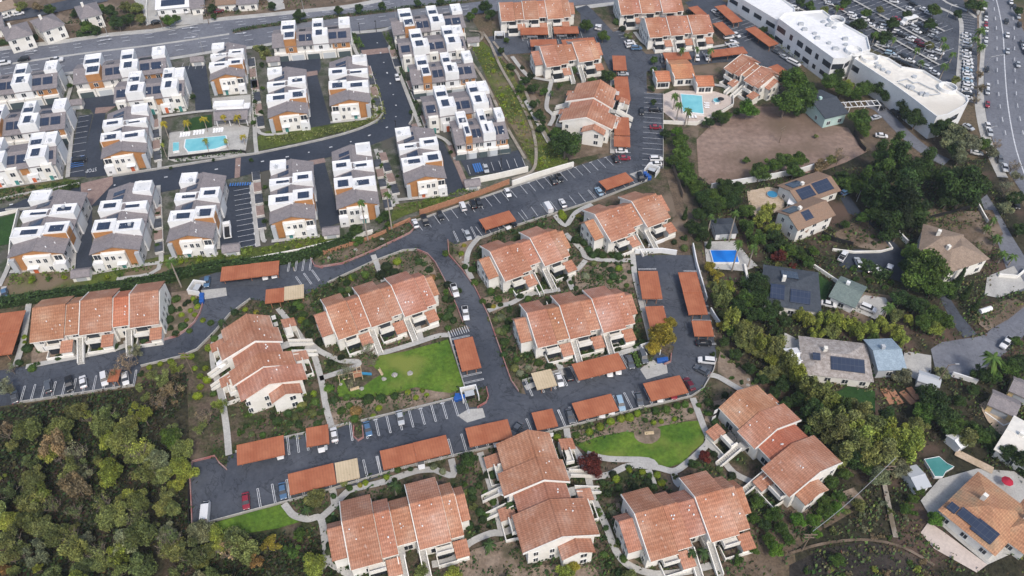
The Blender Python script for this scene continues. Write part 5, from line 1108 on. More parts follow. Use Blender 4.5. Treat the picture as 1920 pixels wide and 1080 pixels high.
def plant(kind, px, py, rpx, col, h=1., desc=None, cat=None, group=None, name=None, jit=.12):
    tn[0] += 1; v = tn[0] % 4; cz = CZ[kind] * h
    m = mpp(px, py, 2); r = rpx * m; r = rpx * mpp(px, py, min(cz * r, 40)); p = G(px, py, cz * r)
    q = rnd.uniform(1 - jit, 1 + jit); c = (min(1, col[0] * q * rnd.uniform(.92, 1.08)), min(1, col[1] * q), min(1, col[2] * q * rnd.uniform(.9, 1.1)))
    small = kind in ('ball', 'loose'); cr, tr = PROTO[kind, v]
    nm = name or (('bush' if kind == 'loose' else 'shrub') if small else {'cypress': 'cypress_tree', 'bare': 'bare_tree', 'feather': 'bamboo_clump', 'tall': 'tall_tree'}.get(kind, 'tree'))
    if small:
        o = link(nm, cr, None, (p.x, p.y, 0), rnd.uniform(0, 6.28), (r * rnd.uniform(.92, 1.08), r * rnd.uniform(.92, 1.08), r * h), c)
    else:
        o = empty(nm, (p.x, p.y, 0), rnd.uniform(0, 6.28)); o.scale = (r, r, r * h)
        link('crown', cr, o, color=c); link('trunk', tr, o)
    base = desc or {'ball': 'round clipped {} shrub', 'loose': 'loose {} bush', 'round': '{} broadleaf tree', 'tall': 'tall {} tree', 'airy': 'airy {} tree', 'bare': 'half-bare {} tree', 'cypress': 'narrow {} cypress', 'feather': 'feathery {} bamboo clump'}[kind].format(CN[col])
    pend(o, base, cat or (('bush' if kind == 'loose' else 'shrub') if small else 'tree'), group or {'shrub': 'shrubs in the planting beds', 'bush': 'loose bushes', 'tree': 'trees around the buildings', 'tall_tree': 'tall trees', 'bare_tree': 'half-bare trees', 'cypress_tree': 'cypresses', 'bamboo_clump': 'bamboo and feathery screens'}.get(nm, nm), px, py)
    return o
def palm(px, py, bx, by, rpx, col=GRN, r0=.22):
    b = G(bx, by); t = (py - 540) / F; k = (CT - t * ST) / (ST + t * CT); z = max(2.5, CH - b.y / k); r = rpx * mpp(px, py, z); tn[0] += 1
    o = empty('palm_tree', (b.x, b.y, 0), rnd.uniform(0, 6)); link('trunk', PROTO['ptrunk', tn[0] % 3], o, (0, 0, 0), 0, (r0, r0, z)); link('crown', PROTO['palm', tn[0] % 3], o, (0, 0, z), 0, r, col)
    pend(o, 'slender palm tree' if z > 9 else 'short palm tree', 'palm tree', 'palm trees', px, py); return o
def run(s):
    "compact plant list: one plant per item 'kind px py r colour [h]'"
    K = {'o': 'round', 't': 'tall', 'a': 'airy', 'b': 'bare', 'c': 'cypress', 's': 'ball', 'l': 'loose', 'f': 'feather'}
    Cc = {'G': GRN, 'D': DGR, 'Y': YGR, 'O': OLV, 'g': GRY, 'R': ORG, 'A': AUT, 'B': BRN, 'L': LIM, 'K': BLK, 'M': RED, 'T': BRT}
    for it in s.split(';'):
        p = it.split()
        if len(p) >= 5: plant(K[p[0]], float(p[1]), float(p[2]), float(p[3]), Cc[p[4]], float(p[5]) if len(p) > 5 else 1.)

# trees one can tell apart
run('''o 1226 112 9 G;o 1060 265 33 D;o 1098 47 14 G;o 1130 67 13 G;o 1139 142 16 D;o 1045 250 16 G;o 1403 203 20 T;o 1382 210 9 G;o 1490 152 34 G;o 1474 190 30 G;o 1514 180 28 G;o 1500 205 14 D;o 1555 152 20 G;o 1580 165 20 G;o 1572 140 15 D;o 1592 160 14 Y;o 1620 165 20 G;o 1650 165 20 D;o 1636 148 16 D;o 1665 180 16 D;o 1605 178 14 G;o 1612 222 23 G;
o 1698 200 18 D;o 1720 222 22 D;o 1745 225 22 D;o 1762 240 24 D;o 1790 255 26 g;o 1820 265 24 g;o 1845 270 16 G;o 1700 215 14 D;
t 1690 300 30 D 1.05;t 1710 340 34 D 1.1;t 1650 290 22 D;t 1640 350 26 D;t 1655 370 24 D;t 1700 390 30 K;t 1735 310 26 D;t 1680 270 20 G;o 1800 340 40 D;o 1770 330 26 D;o 1825 345 30 D;o 1780 370 26 D;t 1622 330 18 G;t 1690 420 24 K;b 1575 290 18 B;b 1900 310 16 B;b 1890 350 18 g;o 1885 390 16 g;o 1905 370 18 D;o 1915 430 16 D;
o 1425 322 20 G;o 1450 308 18 G;o 1470 300 20 G;o 1500 298 18 G;o 1490 318 18 G;o 1250 250 12 D;o 1275 262 18 G;o 1280 285 20 G;o 1262 300 14 G;o 1285 312 20 G;o 1270 245 12 T;o 1290 332 20 G;o 1305 350 16 G;o 1318 370 20 D;o 1335 390 22 D;o 1310 400 16 D;o 1360 350 18 D;o 1375 375 22 D;o 1400 395 18 G;o 1350 380 18 G;o 1300 425 18 D;t 1320 430 16 D;o 1335 365 16 G;o 1385 350 14 D;
f 1410 440 18 G;f 1430 410 18 Y;f 1440 390 16 Y;f 1400 420 16 G;f 1450 430 16 Y;f 1425 450 14 G;
c 1285 400 6 D;c 1297 425 6 D;c 1310 440 6 D;c 1322 430 6 D;c 1330 455 6 D;c 1340 420 6 D;c 1800 520 9 D;c 1815 545 9 D;c 1832 570 8 D;c 1790 545 8 D;
o 1415 530 24 D;o 1425 560 24 D;o 1400 560 22 G;o 1440 590 22 D;o 1385 575 18 D;o 1330 500 14 A;a 1345 520 18 A;a 1335 540 16 O;o 1350 560 16 G;o 1365 535 14 Y;
f 1500 590 16 Y;f 1520 600 18 Y;f 1545 598 18 Y;f 1565 600 18 Y;f 1590 605 18 Y;f 1560 625 18 O;f 1530 625 16 Y;f 1610 620 18 Y;f 1635 615 16 Y;f 1655 605 16 Y;f 1675 620 18 Y;f 1690 635 16 Y;f 1640 635 14 G;f 1705 600 12 Y;f 1470 600 14 D;f 1455 620 14 D;
o 1720 570 22 D;o 1750 590 24 G;o 1770 600 20 G;o 1735 605 20 G;o 1700 560 16 D;o 1755 615 18 Y;o 1738 505 40 G 1.1;o 1718 478 24 G;o 1700 500 18 D;o 1750 540 22 G;o 1710 530 18 D;
o 1375 620 16 G;o 1390 640 18 O;o 1410 650 18 O;o 1430 660 18 O;o 1450 670 20 Y;o 1470 690 20 O;o 1490 700 20 Y;o 1510 720 22 O;o 1360 590 14 O;o 1355 610 12 A;o 1400 610 14 Y;o 1445 700 18 O;o 1470 720 18 D;o 1500 745 20 D;o 1530 750 22 O;
t 1540 790 30 O .8;t 1570 810 32 O .8;t 1600 790 30 O .8;t 1620 830 34 Y .8;t 1580 850 30 O .8;t 1640 800 30 O .8;t 1665 850 30 O .8;t 1690 830 28 Y .8;t 1710 820 28 Y .8;t 1560 760 26 Y .8;t 1520 770 24 D .8;o 1650 890 24 g;o 1690 880 18 g;o 1720 800 22 O;o 1625 870 22 G;o 1600 760 20 O;
o 1750 750 28 D;o 1770 780 30 D;o 1790 800 24 G;o 1735 775 24 G;o 1810 820 22 O;o 1840 815 20 G;o 1825 800 16 D;o 1765 700 16 g;o 1693 705 17 g;o 1845 700 20 D;o 1865 705 18 G;o 1895 690 22 G;o 1910 680 18 D;o 1905 640 12 G;o 1825 730 14 D;o 1800 750 14 D;o 1920 860 26 D;o 1890 850 22 D;o 1860 825 14 D;
o 1755 972 17 T;o 1610 945 15 O;o 1700 955 14 G;o 1712 935 12 G;o 1725 920 12 G;
o 1558 902 16 G;o 1585 890 14 G;o 1545 940 16 G;o 1570 950 14 T;o 1450 965 16 G;o 1495 975 17 T;o 1525 975 17 T;o 1548 960 18 G;o 1465 990 15 G;o 1440 1010 15 G;o 1478 1010 14 G;o 1455 1028 18 T;o 1413 1028 12 G;o 1412 970 14 G;o 1420 940 16 G;o 1435 985 14 D;o 1385 1050 10 G;o 1575 930 14 G;o 1530 1000 12 T;o 1572 1050 16 G;
o 1240 625 28 A 1.1;o 1255 605 16 A;o 1225 650 18 A;
a 1050 160 8 G;o 1110 870 24 M;o 1320 855 14 M;o 1300 870 12 D;o 880 860 18 D;o 590 935 20 O;o 865 880 14 D;
b 235 680 26 B;a 250 660 20 g;b 215 700 18 B;a 10 725 26 g;b 20 690 14 g;
a 300 705 24 O;a 320 730 24 B;b 300 750 22 B;a 330 690 18 Y;b 385 780 22 B;a 410 760 20 Y;a 375 800 18 O;
b 690 655 18 g;b 655 690 20 g;b 660 720 14 g;b 640 700 14 g;b 700 680 10 g;
o 340 840 24 O;o 320 820 20 G;o 345 885 24 Y;o 330 910 18 Y;o 310 950 22 O;o 325 1030 26 O;o 315 1000 22 g;o 400 1000 20 Y;o 420 1020 22 Y;o 390 1035 18 O;o 330 870 22 Y;
a 510 1020 24 A;a 550 1030 20 G;o 590 1060 24 Y;a 480 1050 22 R;a 460 1020 20 B;o 850 1075 18 Y;o 790 1070 14 O;o 560 1000 14 G;o 1060 1075 20 Y;o 1075 1060 14 A;o 1180 1080 16 O;o 950 1090 16 O;
o 835 475 8 G;o 668 430 15 D;o 655 442 10 D;o 672 450 12 G;o 722 405 12 D;o 712 412 9 G;o 730 420 8 G;
o 560 28 13 D;o 555 38 8 D;o 635 18 10 D;o 673 15 9 D;o 715 10 9 D;o 783 5 9 D;o 825 2 8 D;o 908 12 14 D;o 920 25 12 D;o 890 20 8 G;o 882 30 10 G;
o 92 18 12 G;o 40 10 12 O;o 160 45 12 D;o 165 50 14 G;o 140 25 9 D;o 220 40 16 D;o 240 35 14 D;o 255 15 14 O;o 235 12 12 O;o 265 35 12 O;o 315 38 14 G;o 328 34 10 G;o 397 15 9 D;o 400 30 7 D;o 510 10 10 D;o 25 68 9 R;o 8 5 10 D;o 205 20 14 D;o 190 15 10 G;o 345 0 10 D;o 70 12 10 B;o 180 55 10 D;
o 1432 55 9 D;o 1445 70 8 D;o 1400 10 10 D;o 1460 150 8 D;o 1530 45 6 G''')
run('''o 1450 440 16 D;o 1465 455 16 D;o 1480 468 18 G;o 1500 475 16 D;o 1515 490 14 G;o 1462 480 14 M;o 1445 465 12 D;o 1525 470 12 G;o 1560 340 14 G;o 1590 345 16 G;o 1600 335 18 D;o 1612 352 18 G;o 1618 408 13 G;o 1585 420 10 G;o 1550 445 9 G;o 1640 400 18 D;o 1660 410 18 D;o 1580 330 12 D;
o 1760 470 18 D;o 1772 540 22 G;o 1690 560 20 D;o 1680 590 14 O;o 1440 545 20 D;o 1455 575 18 D;o 1410 590 18 D;o 1540 310 14 B;o 1560 300 12 O;o 1530 255 5 O;o 1400 300 8 G;
o 1345 215 12 G;o 1330 228 12 D;o 1355 225 12 D;o 1365 215 9 G;o 1150 165 8 D;o 985 150 11 D;o 1000 165 12 D;o 975 165 10 G;o 1012 215 12 D;o 1020 170 9 G;o 1000 195 10 D;o 1110 150 9 G;o 1120 175 8 G;o 1130 200 7 L;o 1015 240 10 D;o 1060 120 8 D;o 1148 205 6 D;o 940 95 8 D;o 950 75 7 G;o 1225 130 8 G;o 1222 165 7 D;o 1225 190 7 D;
o 725 400 8 G;o 130 160 6 G;o 335 165 5 D;o 362 180 6 D;o 300 195 6 D;o 310 200 5 G;o 285 205 6 D;o 330 205 5 G;o 275 215 5 D;o 478 190 5 D;o 490 210 5 D;o 475 230 6 G;o 492 165 5 G;o 690 160 4 G;o 700 190 5 G;o 710 210 5 G;o 770 210 5 D;o 780 190 4 D;o 775 165 4 G;o 748 140 4 D;o 810 265 5 G;o 845 285 5 D;o 788 240 5 G;o 1 340 6 D;o 60 350 6 D;o 100 345 6 G;o 130 350 6 D;o 35 355 6 G;
o 296 400 5 D;o 292 435 5 D;o 295 460 5 G;o 290 375 5 D;o 500 380 5 D;o 497 350 5 G;o 495 415 6 D;o 730 350 5 D;o 715 310 5 G;o 745 330 4 D;o 560 462 6 L;o 540 466 5 G;o 200 520 6 L;o 225 515 6 G;o 60 525 7 L;o 90 522 6 G;o 120 520 6 L;o 340 490 6 L;o 375 485 6 L;o 420 480 5 G;o 555 95 5 D;o 150 195 5 D;o 345 345 4 G;o 470 300 5 D;o 400 300 4 D;o 320 315 4 D;
o 660 65 5 G;o 668 78 5 G;o 726 72 4 G;o 735 92 4 G;o 500 100 7 O;o 490 120 6 D;o 492 90 7 D''')
run('''t 1698 360 42 D .85;t 1672 420 30 D .8;t 1722 400 30 D .8;t 1655 320 26 G .8;o 1812 350 44 D 1.1;o 1620 240 16 G;o 1715 175 14 G;o 1680 165 14 D;o 1775 235 20 D;t 1800 280 20 g .7;b 1870 270 12 B;a 1905 330 16 g;a 1895 370 16 g;f 1350 555 20 O 1.5;f 1372 600 20 Y 1.5;f 1392 622 20 O 1.5;f 1415 632 20 O 1.5;f 1432 645 20 Y 1.5;f 1455 655 22 O 1.5;f 1480 680 22 O 1.5;f 1500 705 22 Y 1.5;f 1520 730 24 O 1.5;f 1545 745 24 O 1.5;f 1530 775 24 D 1.5;f 1560 785 26 O 1.5;f 1590 800 26 Y 1.5;f 1605 835 26 O 1.5;f 1630 850 26 O 1.5;f 1645 815 26 Y 1.5;f 1680 815 26 Y 1.5;f 1705 840 24 Y 1.5;f 1580 765 24 D 1.5;t 1620 775 24 O .8;t 1660 780 24 D .8;t 1600 860 22 D .8
o 1358 640 12 D;o 1380 665 14 D;o 1405 690 14 D;o 1430 710 14 D;o 1452 735 14 D;o 1478 755 15 D;o 1505 780 15 D;o 1530 810 15 D;o 1555 835 15 D'''.replace('\n', ';'))
# car park trees and street trees in the office area
run('''o 1610 45 16 D;o 1585 5 11 G;o 1545 18 10 O;o 1625 24 11 G;o 1675 43 14 D;o 1660 70 14 D;o 1700 27 11 D;o 1752 18 15 G;o 1745 45 14 D;o 1743 85 10 O;o 1795 25 10 D;o 1820 8 14 D;o 1835 12 12 G;o 1792 150 9 O;o 1640 68 11 G;o 1650 18 9 O;o 1610 65 9 Y;o 1520 10 10 G;o 1500 3 11 D;o 1910 20 10 D;
a 1835 140 10 B;a 1838 165 12 B;b 1830 185 12 B;o 1800 295 16 g;o 1790 280 18 D;o 1860 285 14 g''')
# wild canyon: individual trees on a loose grid
cg = random.Random(21)
cn = 0
y = 775
while y < 1105:
    x = -40 + (cn % 2) * 18
    while x < 470:
        px, py = x + cg.uniform(-13, 13), y + cg.uniform(-12, 12)
        lim = 300 if py < 800 else (335 if py < 990 else 470)
        gap_ = math.sin(px * .045 + 1) * math.cos(py * .05) + .5 * math.sin(px * .09 - py * .07) < -.75
        if not gap_ and px < lim and not (py < 800 and px < 110 and cg.random() < .6) and cg.random() < .8:
            col = cg.choice((OLV, OLV, OLV, YGR, GRY, OLV, DOL, OLV, DOL, OLV, YGR, DOL, ORG if cg.random() < .4 else OLV, BRN, GRY))
            kd = cg.choice(('round', 'round', 'airy', 'round', 'airy', 'bare', 'tall' if cg.random() < .4 else 'feather'))
            plant(kd, px, py, cg.choice((cg.uniform(11, 17), cg.uniform(17, 25), cg.uniform(22, 29), cg.uniform(24, 34))), tuple(c * .8 for c in col) if False else col, cg.uniform(.9, 1.5) * (.6 if kd == 'tall' else 1), group='wild canyon trees', name='wild_tree', jit=.3)
        x += 34
    y += 29; cn += 1
# shrubs
def scatter(poly, n, r0, r1, cols, kinds='ss l', seed=0, gap=.9):
    rg = random.Random(seed); xs = [p[0] for p in poly]; ys = [p[1] for p in poly]; got = []
    for _ in range(n * 30):
        if len(got) >= n: break
        x, y = rg.uniform(min(xs), max(xs)), rg.uniform(min(ys), max(ys)); ins = False; j = len(poly) - 1
        for i in range(len(poly)):
            (xi, yi), (xj, yj) = poly[i], poly[j]
            if (yi > y) != (yj > y) and x < (xj - xi) * (y - yi) / (yj - yi) + xi: ins = not ins
            j = i
        r = rg.uniform(r0, r1)
        if ins and all(math.hypot(x - a, y - b) > (r + c) * gap for a, b, c in got): got.append((x, y, r))
    for x, y, r in got:
        k = rg.choice(kinds.replace(' ', '')); plant({'s': 'ball', 'l': 'loose'}[k], x, y, r, rg.choice(cols), rg.uniform(.8, 1.1))
run('''s 355 620 6 G;s 345 668 7 L;s 358 668 7 L;s 320 677 7 L;s 300 682 6 L;s 392 652 9 L;s 402 635 8 G;s 375 705 7 L;s 388 712 9 L;s 375 725 7 L;s 370 742 9 L;s 385 690 6 L;s 400 738 7 G;s 365 690 6 L;s 420 716 8 G;s 422 702 6 G;s 410 680 7 D;s 280 688 6 L;s 395 605 7 D;s 380 600 6 L;
s 357 582 6 L;s 365 590 6 L;s 370 575 6 L;s 350 600 5 L;s 340 590 6 L;s 312 600 10 D;s 320 580 10 D;s 330 560 9 G;s 300 628 8 G;s 340 615 6 G;s 362 560 6 L;s 292 640 9 D;s 270 640 8 D;s 60 690 9 G;s 46 632 6 L;s 46 642 5 L;s 52 655 8 D;s 75 655 8 G;s 35 680 8 D;s 190 655 7 L;s 110 670 8 D;s 215 650 8 D;
s 617 728 11 T .6;s 570 737 6 L;s 588 738 7 L;s 553 748 6 A;s 710 765 7 L;s 718 752 6 G;s 700 780 6 L;s 765 735 6 L;s 780 745 6 L;s 792 732 6 L;s 800 740 5 L;s 667 770 12 R;s 665 785 9 G;s 640 770 9 G;s 655 760 8 G;s 625 750 9 D;s 650 745 8 G;s 690 748 12 D;s 715 745 9 D;s 740 742 9 D;s 565 760 10 O;s 585 775 10 O;s 540 775 9 D;s 520 790 10 D;s 595 795 9 D;s 560 795 9 D;
s 1165 785 9 L;s 1180 782 10 L;s 1145 790 9 L;s 1125 800 9 L;s 1105 810 9 L;s 1080 815 8 G;s 1195 775 8 L;s 1230 770 9 G;s 1250 768 9 G;s 1270 760 8 G;s 1285 758 8 G;s 1295 770 7 G;s 1240 790 6 L;s 1225 792 6 L;s 1265 785 6 L;s 1210 788 6 G;s 1045 820 8 L;s 1060 825 6 L;
s 1330 755 9 D;s 1345 765 8 D;s 1360 740 8 K;s 1310 760 6 G;s 1340 790 9 D;s 1352 775 9 K;s 1370 755 8 K;s 1380 765 7 D;s 1325 775 6 G;
s 1180 880 7 L;s 1205 885 7 L;s 1232 890 8 L;s 1155 897 9 L;s 1240 905 8 L;s 1215 905 10 K;s 1160 915 9 D;s 1130 905 8 D;s 1140 925 9 D;s 1190 915 10 K;s 1090 930 12 D;s 1100 945 9 D;s 1085 890 9 K;s 1050 920 9 K;
s 1165 1015 11 G;s 1133 1040 8 G;s 1140 1060 7 D;s 1160 1075 8 D;s 1145 955 7 g;s 1150 962 8 g;s 925 940 9 G;s 910 925 8 G;s 915 890 9 K;s 900 960 10 D;s 905 975 9 D;s 880 985 10 D;s 870 940 10 D;s 885 920 10 D;s 813 875 8 g;s 830 884 8 g;s 685 905 7 L;s 645 905 9 O;s 655 915 8 G;s 725 895 7 L;s 740 900 6 D;s 675 910 6 A;s 745 880 8 G;s 625 930 7 D;s 770 880 6 D;s 858 1032 9 G;s 620 1025 10 D;s 622 1000 10 R;s 630 1050 9 D;s 618 975 8 D;
s 1095 410 7 L;s 1055 405 9 L;s 1052 398 7 L;s 1085 405 6 A;s 1130 478 9 G;s 1112 478 9 D;s 1160 480 10 D;s 1095 455 8 D;s 1080 450 10 D;s 1120 470 6 D;s 1140 460 7 R;s 1098 518 9 g;s 1145 505 7 D;s 1160 503 8 L;s 1132 497 6 D;s 1110 495 5 D;s 1110 510 5 D;s 1122 540 6 G;s 1108 540 5 D;s 1143 528 6 G;s 1158 528 5 D;s 1170 520 6 D;s 1180 510 5 D;s 1150 518 9 D;s 1125 520 7 G;s 1175 535 6 G;s 1185 498 4 D;s 1165 493 4 D;s 1155 493 4 D;s 1180 490 4 D;s 1080 540 6 D;s 1070 530 6 D;s 1060 520 8 K;s 1040 510 8 K;s 1025 525 10 K;s 1010 540 10 D;s 1050 560 8 D;
s 1190 590 5 G;s 1200 600 5 G;s 1195 620 6 D;s 1190 640 8 K;s 1090 650 7 G;s 1110 660 8 D;s 1070 670 8 D;s 1010 680 9 G;s 990 690 8 g;s 975 700 8 g;s 990 560 8 G;s 975 555 8 D;s 960 545 8 G;s 935 560 8 G;s 925 575 6 A;s 940 595 9 g;s 950 615 8 D;s 945 640 9 D;s 935 620 8 O;s 955 600 7 G;s 945 665 8 D;s 965 690 9 O;s 920 545 8 G;s 905 565 7 G;
s 745 490 9 L;s 795 495 6 D;s 785 490 8 D;s 805 505 8 D;s 810 520 8 R;s 800 520 7 G;s 725 500 12 K;s 715 515 12 K;s 740 510 10 K;s 660 520 8 L;s 685 515 9 G;s 650 530 8 D;s 640 545 8 D;s 835 560 8 D;s 845 580 8 D;s 850 600 8 D;s 835 595 9 D;s 820 600 8 D;s 840 615 7 G;s 860 545 7 D;
s 562 575 9 G;s 570 590 9 D;s 575 605 9 D;s 565 600 8 L;s 555 570 8 G;s 585 600 10 K;s 580 625 10 K;s 600 640 10 K;s 560 560 7 G;s 550 580 9 K;s 620 680 8 K;s 640 670 8 K;s 545 660 9 G;s 555 670 9 G;s 570 680 8 D;s 565 720 8 D;s 460 580 6 L;s 480 585 6 A;s 450 600 6 G;s 440 585 8 D;
s 870 460 5 A;s 865 475 6 L;s 872 500 7 D;s 885 505 8 G;s 890 530 8 G''')
for i_, (q_, n_) in enumerate(((((440, 780), (520, 770), (600, 745), (610, 790), (540, 812), (450, 830)), 14), (((560, 560), (640, 520), (700, 500), (600, 600), (590, 650), (560, 600)), 12), (((900, 560), (960, 570), (960, 620), (975, 690), (940, 650)), 12), (((1160, 560), (1195, 560), (1215, 650), (1170, 655)), 8), (((860, 900), (925, 880), (930, 990), (880, 1010)), 12),
 (((1110, 960), (1160, 960), (1200, 1060), (1150, 1050)), 9), (((1140, 870), (1280, 890), (1210, 930), (1150, 925)), 10), (((980, 660), (1060, 680), (1150, 640), (1190, 640), (1160, 655), (1000, 695)), 10), (((620, 960), (650, 930), (640, 1060), (612, 1040)), 8), (((1330, 770), (1350, 900), (1420, 920), (1340, 870)), 8), (((310, 560), (370, 560), (340, 640), (300, 640)), 8), (((1250, 450), (1290, 440), (1290, 470)), 3), (((30, 640), (110, 645), (100, 680), (40, 685)), 5), (((960, 110), (1010, 145), (1000, 155), (950, 120)), 6), (((1150, 30), (1180, 70), (1200, 90), (1165, 55)), 7), (((1110, 450), (1180, 480), (1120, 500), (1070, 480)), 8), (((840, 530), (865, 600), (830, 610), (815, 570)), 6))):
    scatter(list(q_), n_, 6, 10, (DGR, GRN, DGR, DOL, BLK), 'sl', 40 + i_)
scatter([(1490, 975), (1600, 935), (1700, 930), (1740, 1000), (1690, 1015), (1560, 1010)], 22, 5, 10, (OLV, BRN, GRY, O_ := GRN), 'l', 3)
scatter([(1500, 1060), (1740, 1050), (1760, 1080), (1500, 1085)], 10, 6, 12, (GRN, BRN, YGR), 'l', 4)
scatter([(945, 110), (1000, 180), (1050, 290), (1010, 260), (960, 160)], 22, 4, 8, (DGR, GRN, OLV), 'l', 5)
scatter([(905, 85), (960, 160), (1010, 250), (1050, 300), (1010, 312), (950, 200)], 26, 3, 6, (YGR, LIM, OLV), 'l', 6)
scatter([(250, 690), (340, 700), (345, 760), (270, 780)], 8, 6, 12, (DGR, OLV, BRN), 'l', 7)
scatter([(1350, 650), (1480, 780), (1600, 880), (1560, 870), (1420, 760), (1330, 670)], 18, 5, 9, (DGR, OLV, GRN), 'l', 8)
scatter([(1600, 425), (1650, 440), (1665, 465), (1610, 460), (1570, 440)], 14, 3, 6, (GRN, DGR, OLV), 'ls', 9)
scatter([(1440, 470), (1500, 470), (1520, 500), (1440, 500)], 9, 6, 10, (DGR, RED, OLV), 'l', 10)
scatter([(1600, 500), (1680, 525), (1660, 545), (1590, 520)], 8, 6, 9, (DGR, GRN), 'l', 11)
scatter([(1840, 560), (1860, 620), (1830, 600)], 4, 4, 7, (GRN, OLV), 'l', 12)

def hedge(pts, w, h, col, label, name='hedge', dens=9, seed=3, cat='hedge', leaf=.3):
    rg = random.Random(seed); P = smooth([G(*p) for p in pts], k=3); V, Fc, C = [], [], []; mb = MB(); strip_mb(mb, P, w * .72, 0, h * .8); V += mb.v
    for f in mb.f: Fc.append(f); C.append(.6)
    patchy = h < 1.
    if patchy: V, Fc, C = [], [], []
    for a, b in zip(P, P[1:]):
        ln = (b - a).length; t_ = (b - a).normalized(); s_ = Vector((-t_.y, t_.x, 0))
        for _ in range(int(ln * dens * (w + h) * .8)):
            q = a.lerp(b, rg.random()); e = rg.uniform(-1, 1); lump = math.sin(q.x * .9) * math.cos(q.y * .8) * .18
            if patchy and math.sin(q.x * 1.7 + e * 3) + math.cos(q.y * 1.3 - e * 4) + math.sin(q.x * .4) < rg.uniform(-1.4, .3): continue
            c = q + s_ * e * w / 2; z = h * (1 + lump) * (math.sqrt(max(0, 1 - abs(e) ** 4)) if rg.random() < .6 else rg.random()); c = Vector((c.x, c.y, z + .05))
            n_ = Vector((rg.gauss(0, 1), rg.gauss(0, 1), rg.gauss(0, 1) + 1)).normalized(); a1 = n_.orthogonal().normalized(); e1 = n_.cross(a1); s = leaf * rg.uniform(.5, 1.4); i = len(V)
            V += [tuple(c - a1 * s), tuple(c - e1 * s * .7), tuple(c + a1 * s), tuple(c + e1 * s * .7)]; Fc.append([i, i + 1, i + 2, i + 3]); C.append(rg.uniform(.5, 1.5) * (1 + lump))
    me = bpy.data.meshes.new(name); me.from_pydata(V, [], Fc); me.materials.append(M['leaf']); at = me.attributes.new('shade', 'FLOAT_COLOR', 'FACE'); buf = []
    for c in C: buf += [c, c, c, 1]
    at.data.foreach_set('color', buf); o = link(name, me, color=col)
    return tag(o, label, cat, 'hedges and planted strips')
hedge([(-20, 575), (100, 558), (200, 545), (300, 528), (380, 508), (480, 497), (560, 485), (640, 460), (655, 452)], 4.2, 2.0, DGR, 'long dark hedge below the lower townhouse wall')
hedge([(20, 527), (80, 518), (140, 510)], 4.5, .9, (.08, .12, .02), 'lime planted strip in front of the far left townhouse row')
hedge([(180, 515), (240, 505), (290, 500)], 3.6, .8, (.06, .11, .02), 'lime planted strip in front of the second townhouse row')
hedge([(300, 495), (360, 488), (430, 478), (480, 472)], 4., .9, (.09, .13, .022), 'lime planted strip in front of the third townhouse row')
hedge([(490, 475), (540, 462), (610, 452)], 4.2, .9, (.11, .16, .022), 'lime planted strip in front of the middle townhouse row')
hedge([(745, 395), (790, 385), (850, 368), (900, 352)], 3.6, .8, (.07, .115, .02), 'green planted strip above the wood fence')
hedge([(490, 265), (560, 258), (640, 243), (695, 230), (712, 218), (705, 190), (692, 140)], 4.5, .9, OLV, 'curving planted bank inside the upper lane bend')
hedge([(-20, 366), (60, 358), (130, 348), (150, 345)], 3.5, .8, DGR, 'dark planted strip above the left lane')
hedge([(1455, 78), (1480, 98), (1510, 120), (1540, 140)], 3.2, 1.8, OLV, 'clipped hedge along the farther white office')
hedge([(435, 61), (480, 52), (560, 42), (640, 31), (760, 16), (880, 3)], 2.6, .8, DGR, 'dark planting along the road median')
hedge([(0, 84), (40, 77), (72, 72)], 3, 1.4, DGR, 'hedge along the road in the upper left corner')
hedge([(145, 68), (165, 66), (188, 63)], 2.4, 1.2, DGR, 'short hedge along the road below the third upper-left house')
hedge([(722, 62), (735, 85), (742, 110)], 2., .8, GRN, 'planted strip right of the entry lane'); hedge([(662, 65), (672, 80), (678, 92)], 2.5, .8, GRN, 'planted strip left of the entry lane')
hedge([(700, 150), (708, 180), (716, 212)], 2, .8, OLV, 'narrow strip at the lane bend')
hedge([(735, 100), (760, 150), (785, 210), (790, 235)], 2., .7, DGR, 'planting along the right side of the upper lane')
hedge([(100, 500), (128, 508)], 1, .5, GRN, 'small green border beside the orange door')
hedge([(1610, 498), (1640, 512), (1665, 525)], 4, 2., DGR, 'dark clipped hedge below the parked cars on the private drive')
hedge([(1188, 665), (1198, 690)], 1.5, 1., GRN, 'short hedge between the stalls and the dumpster pad')
hedge([(300, 260), (308, 300)], 2, .8, DGR, 'dark strip left of the townhouse pool'); hedge([(476, 120), (478, 180), (482, 240)], 1.6, .8, DGR, 'dark strip beside the long walkway'); hedge([(708, 290), (725, 340), (740, 385)], 1.2, .8, DGR, 'dark strip between two narrow walkways')
hedge([(478, 95), (492, 92), (500, 112)], 4, 1., OLV, 'green patch left of the row with garages'); hedge([(330, 303), (400, 294), (458, 286)], 1.6, .7, DGR, 'low hedge in front of the townhouse pool')
hedge([(1760, 770), (1720, 730)], 3, 1.5, DGR, 'dark garden hedge beside the vegetable beds')
hedge([(1840, 815), (1890, 855), (1930, 885)], 6, 2, DGR, 'thick dark hedge beside the pink terrace house')
hedge([(1505, 730), (1560, 760), (1610, 775)], 5, 1.4, DGR, 'low growth behind the long solar house')
hedge([(150, 350), (60, 366), (-20, 380)], 3, .7, DGR, 'groundcover below the left lane kerb')
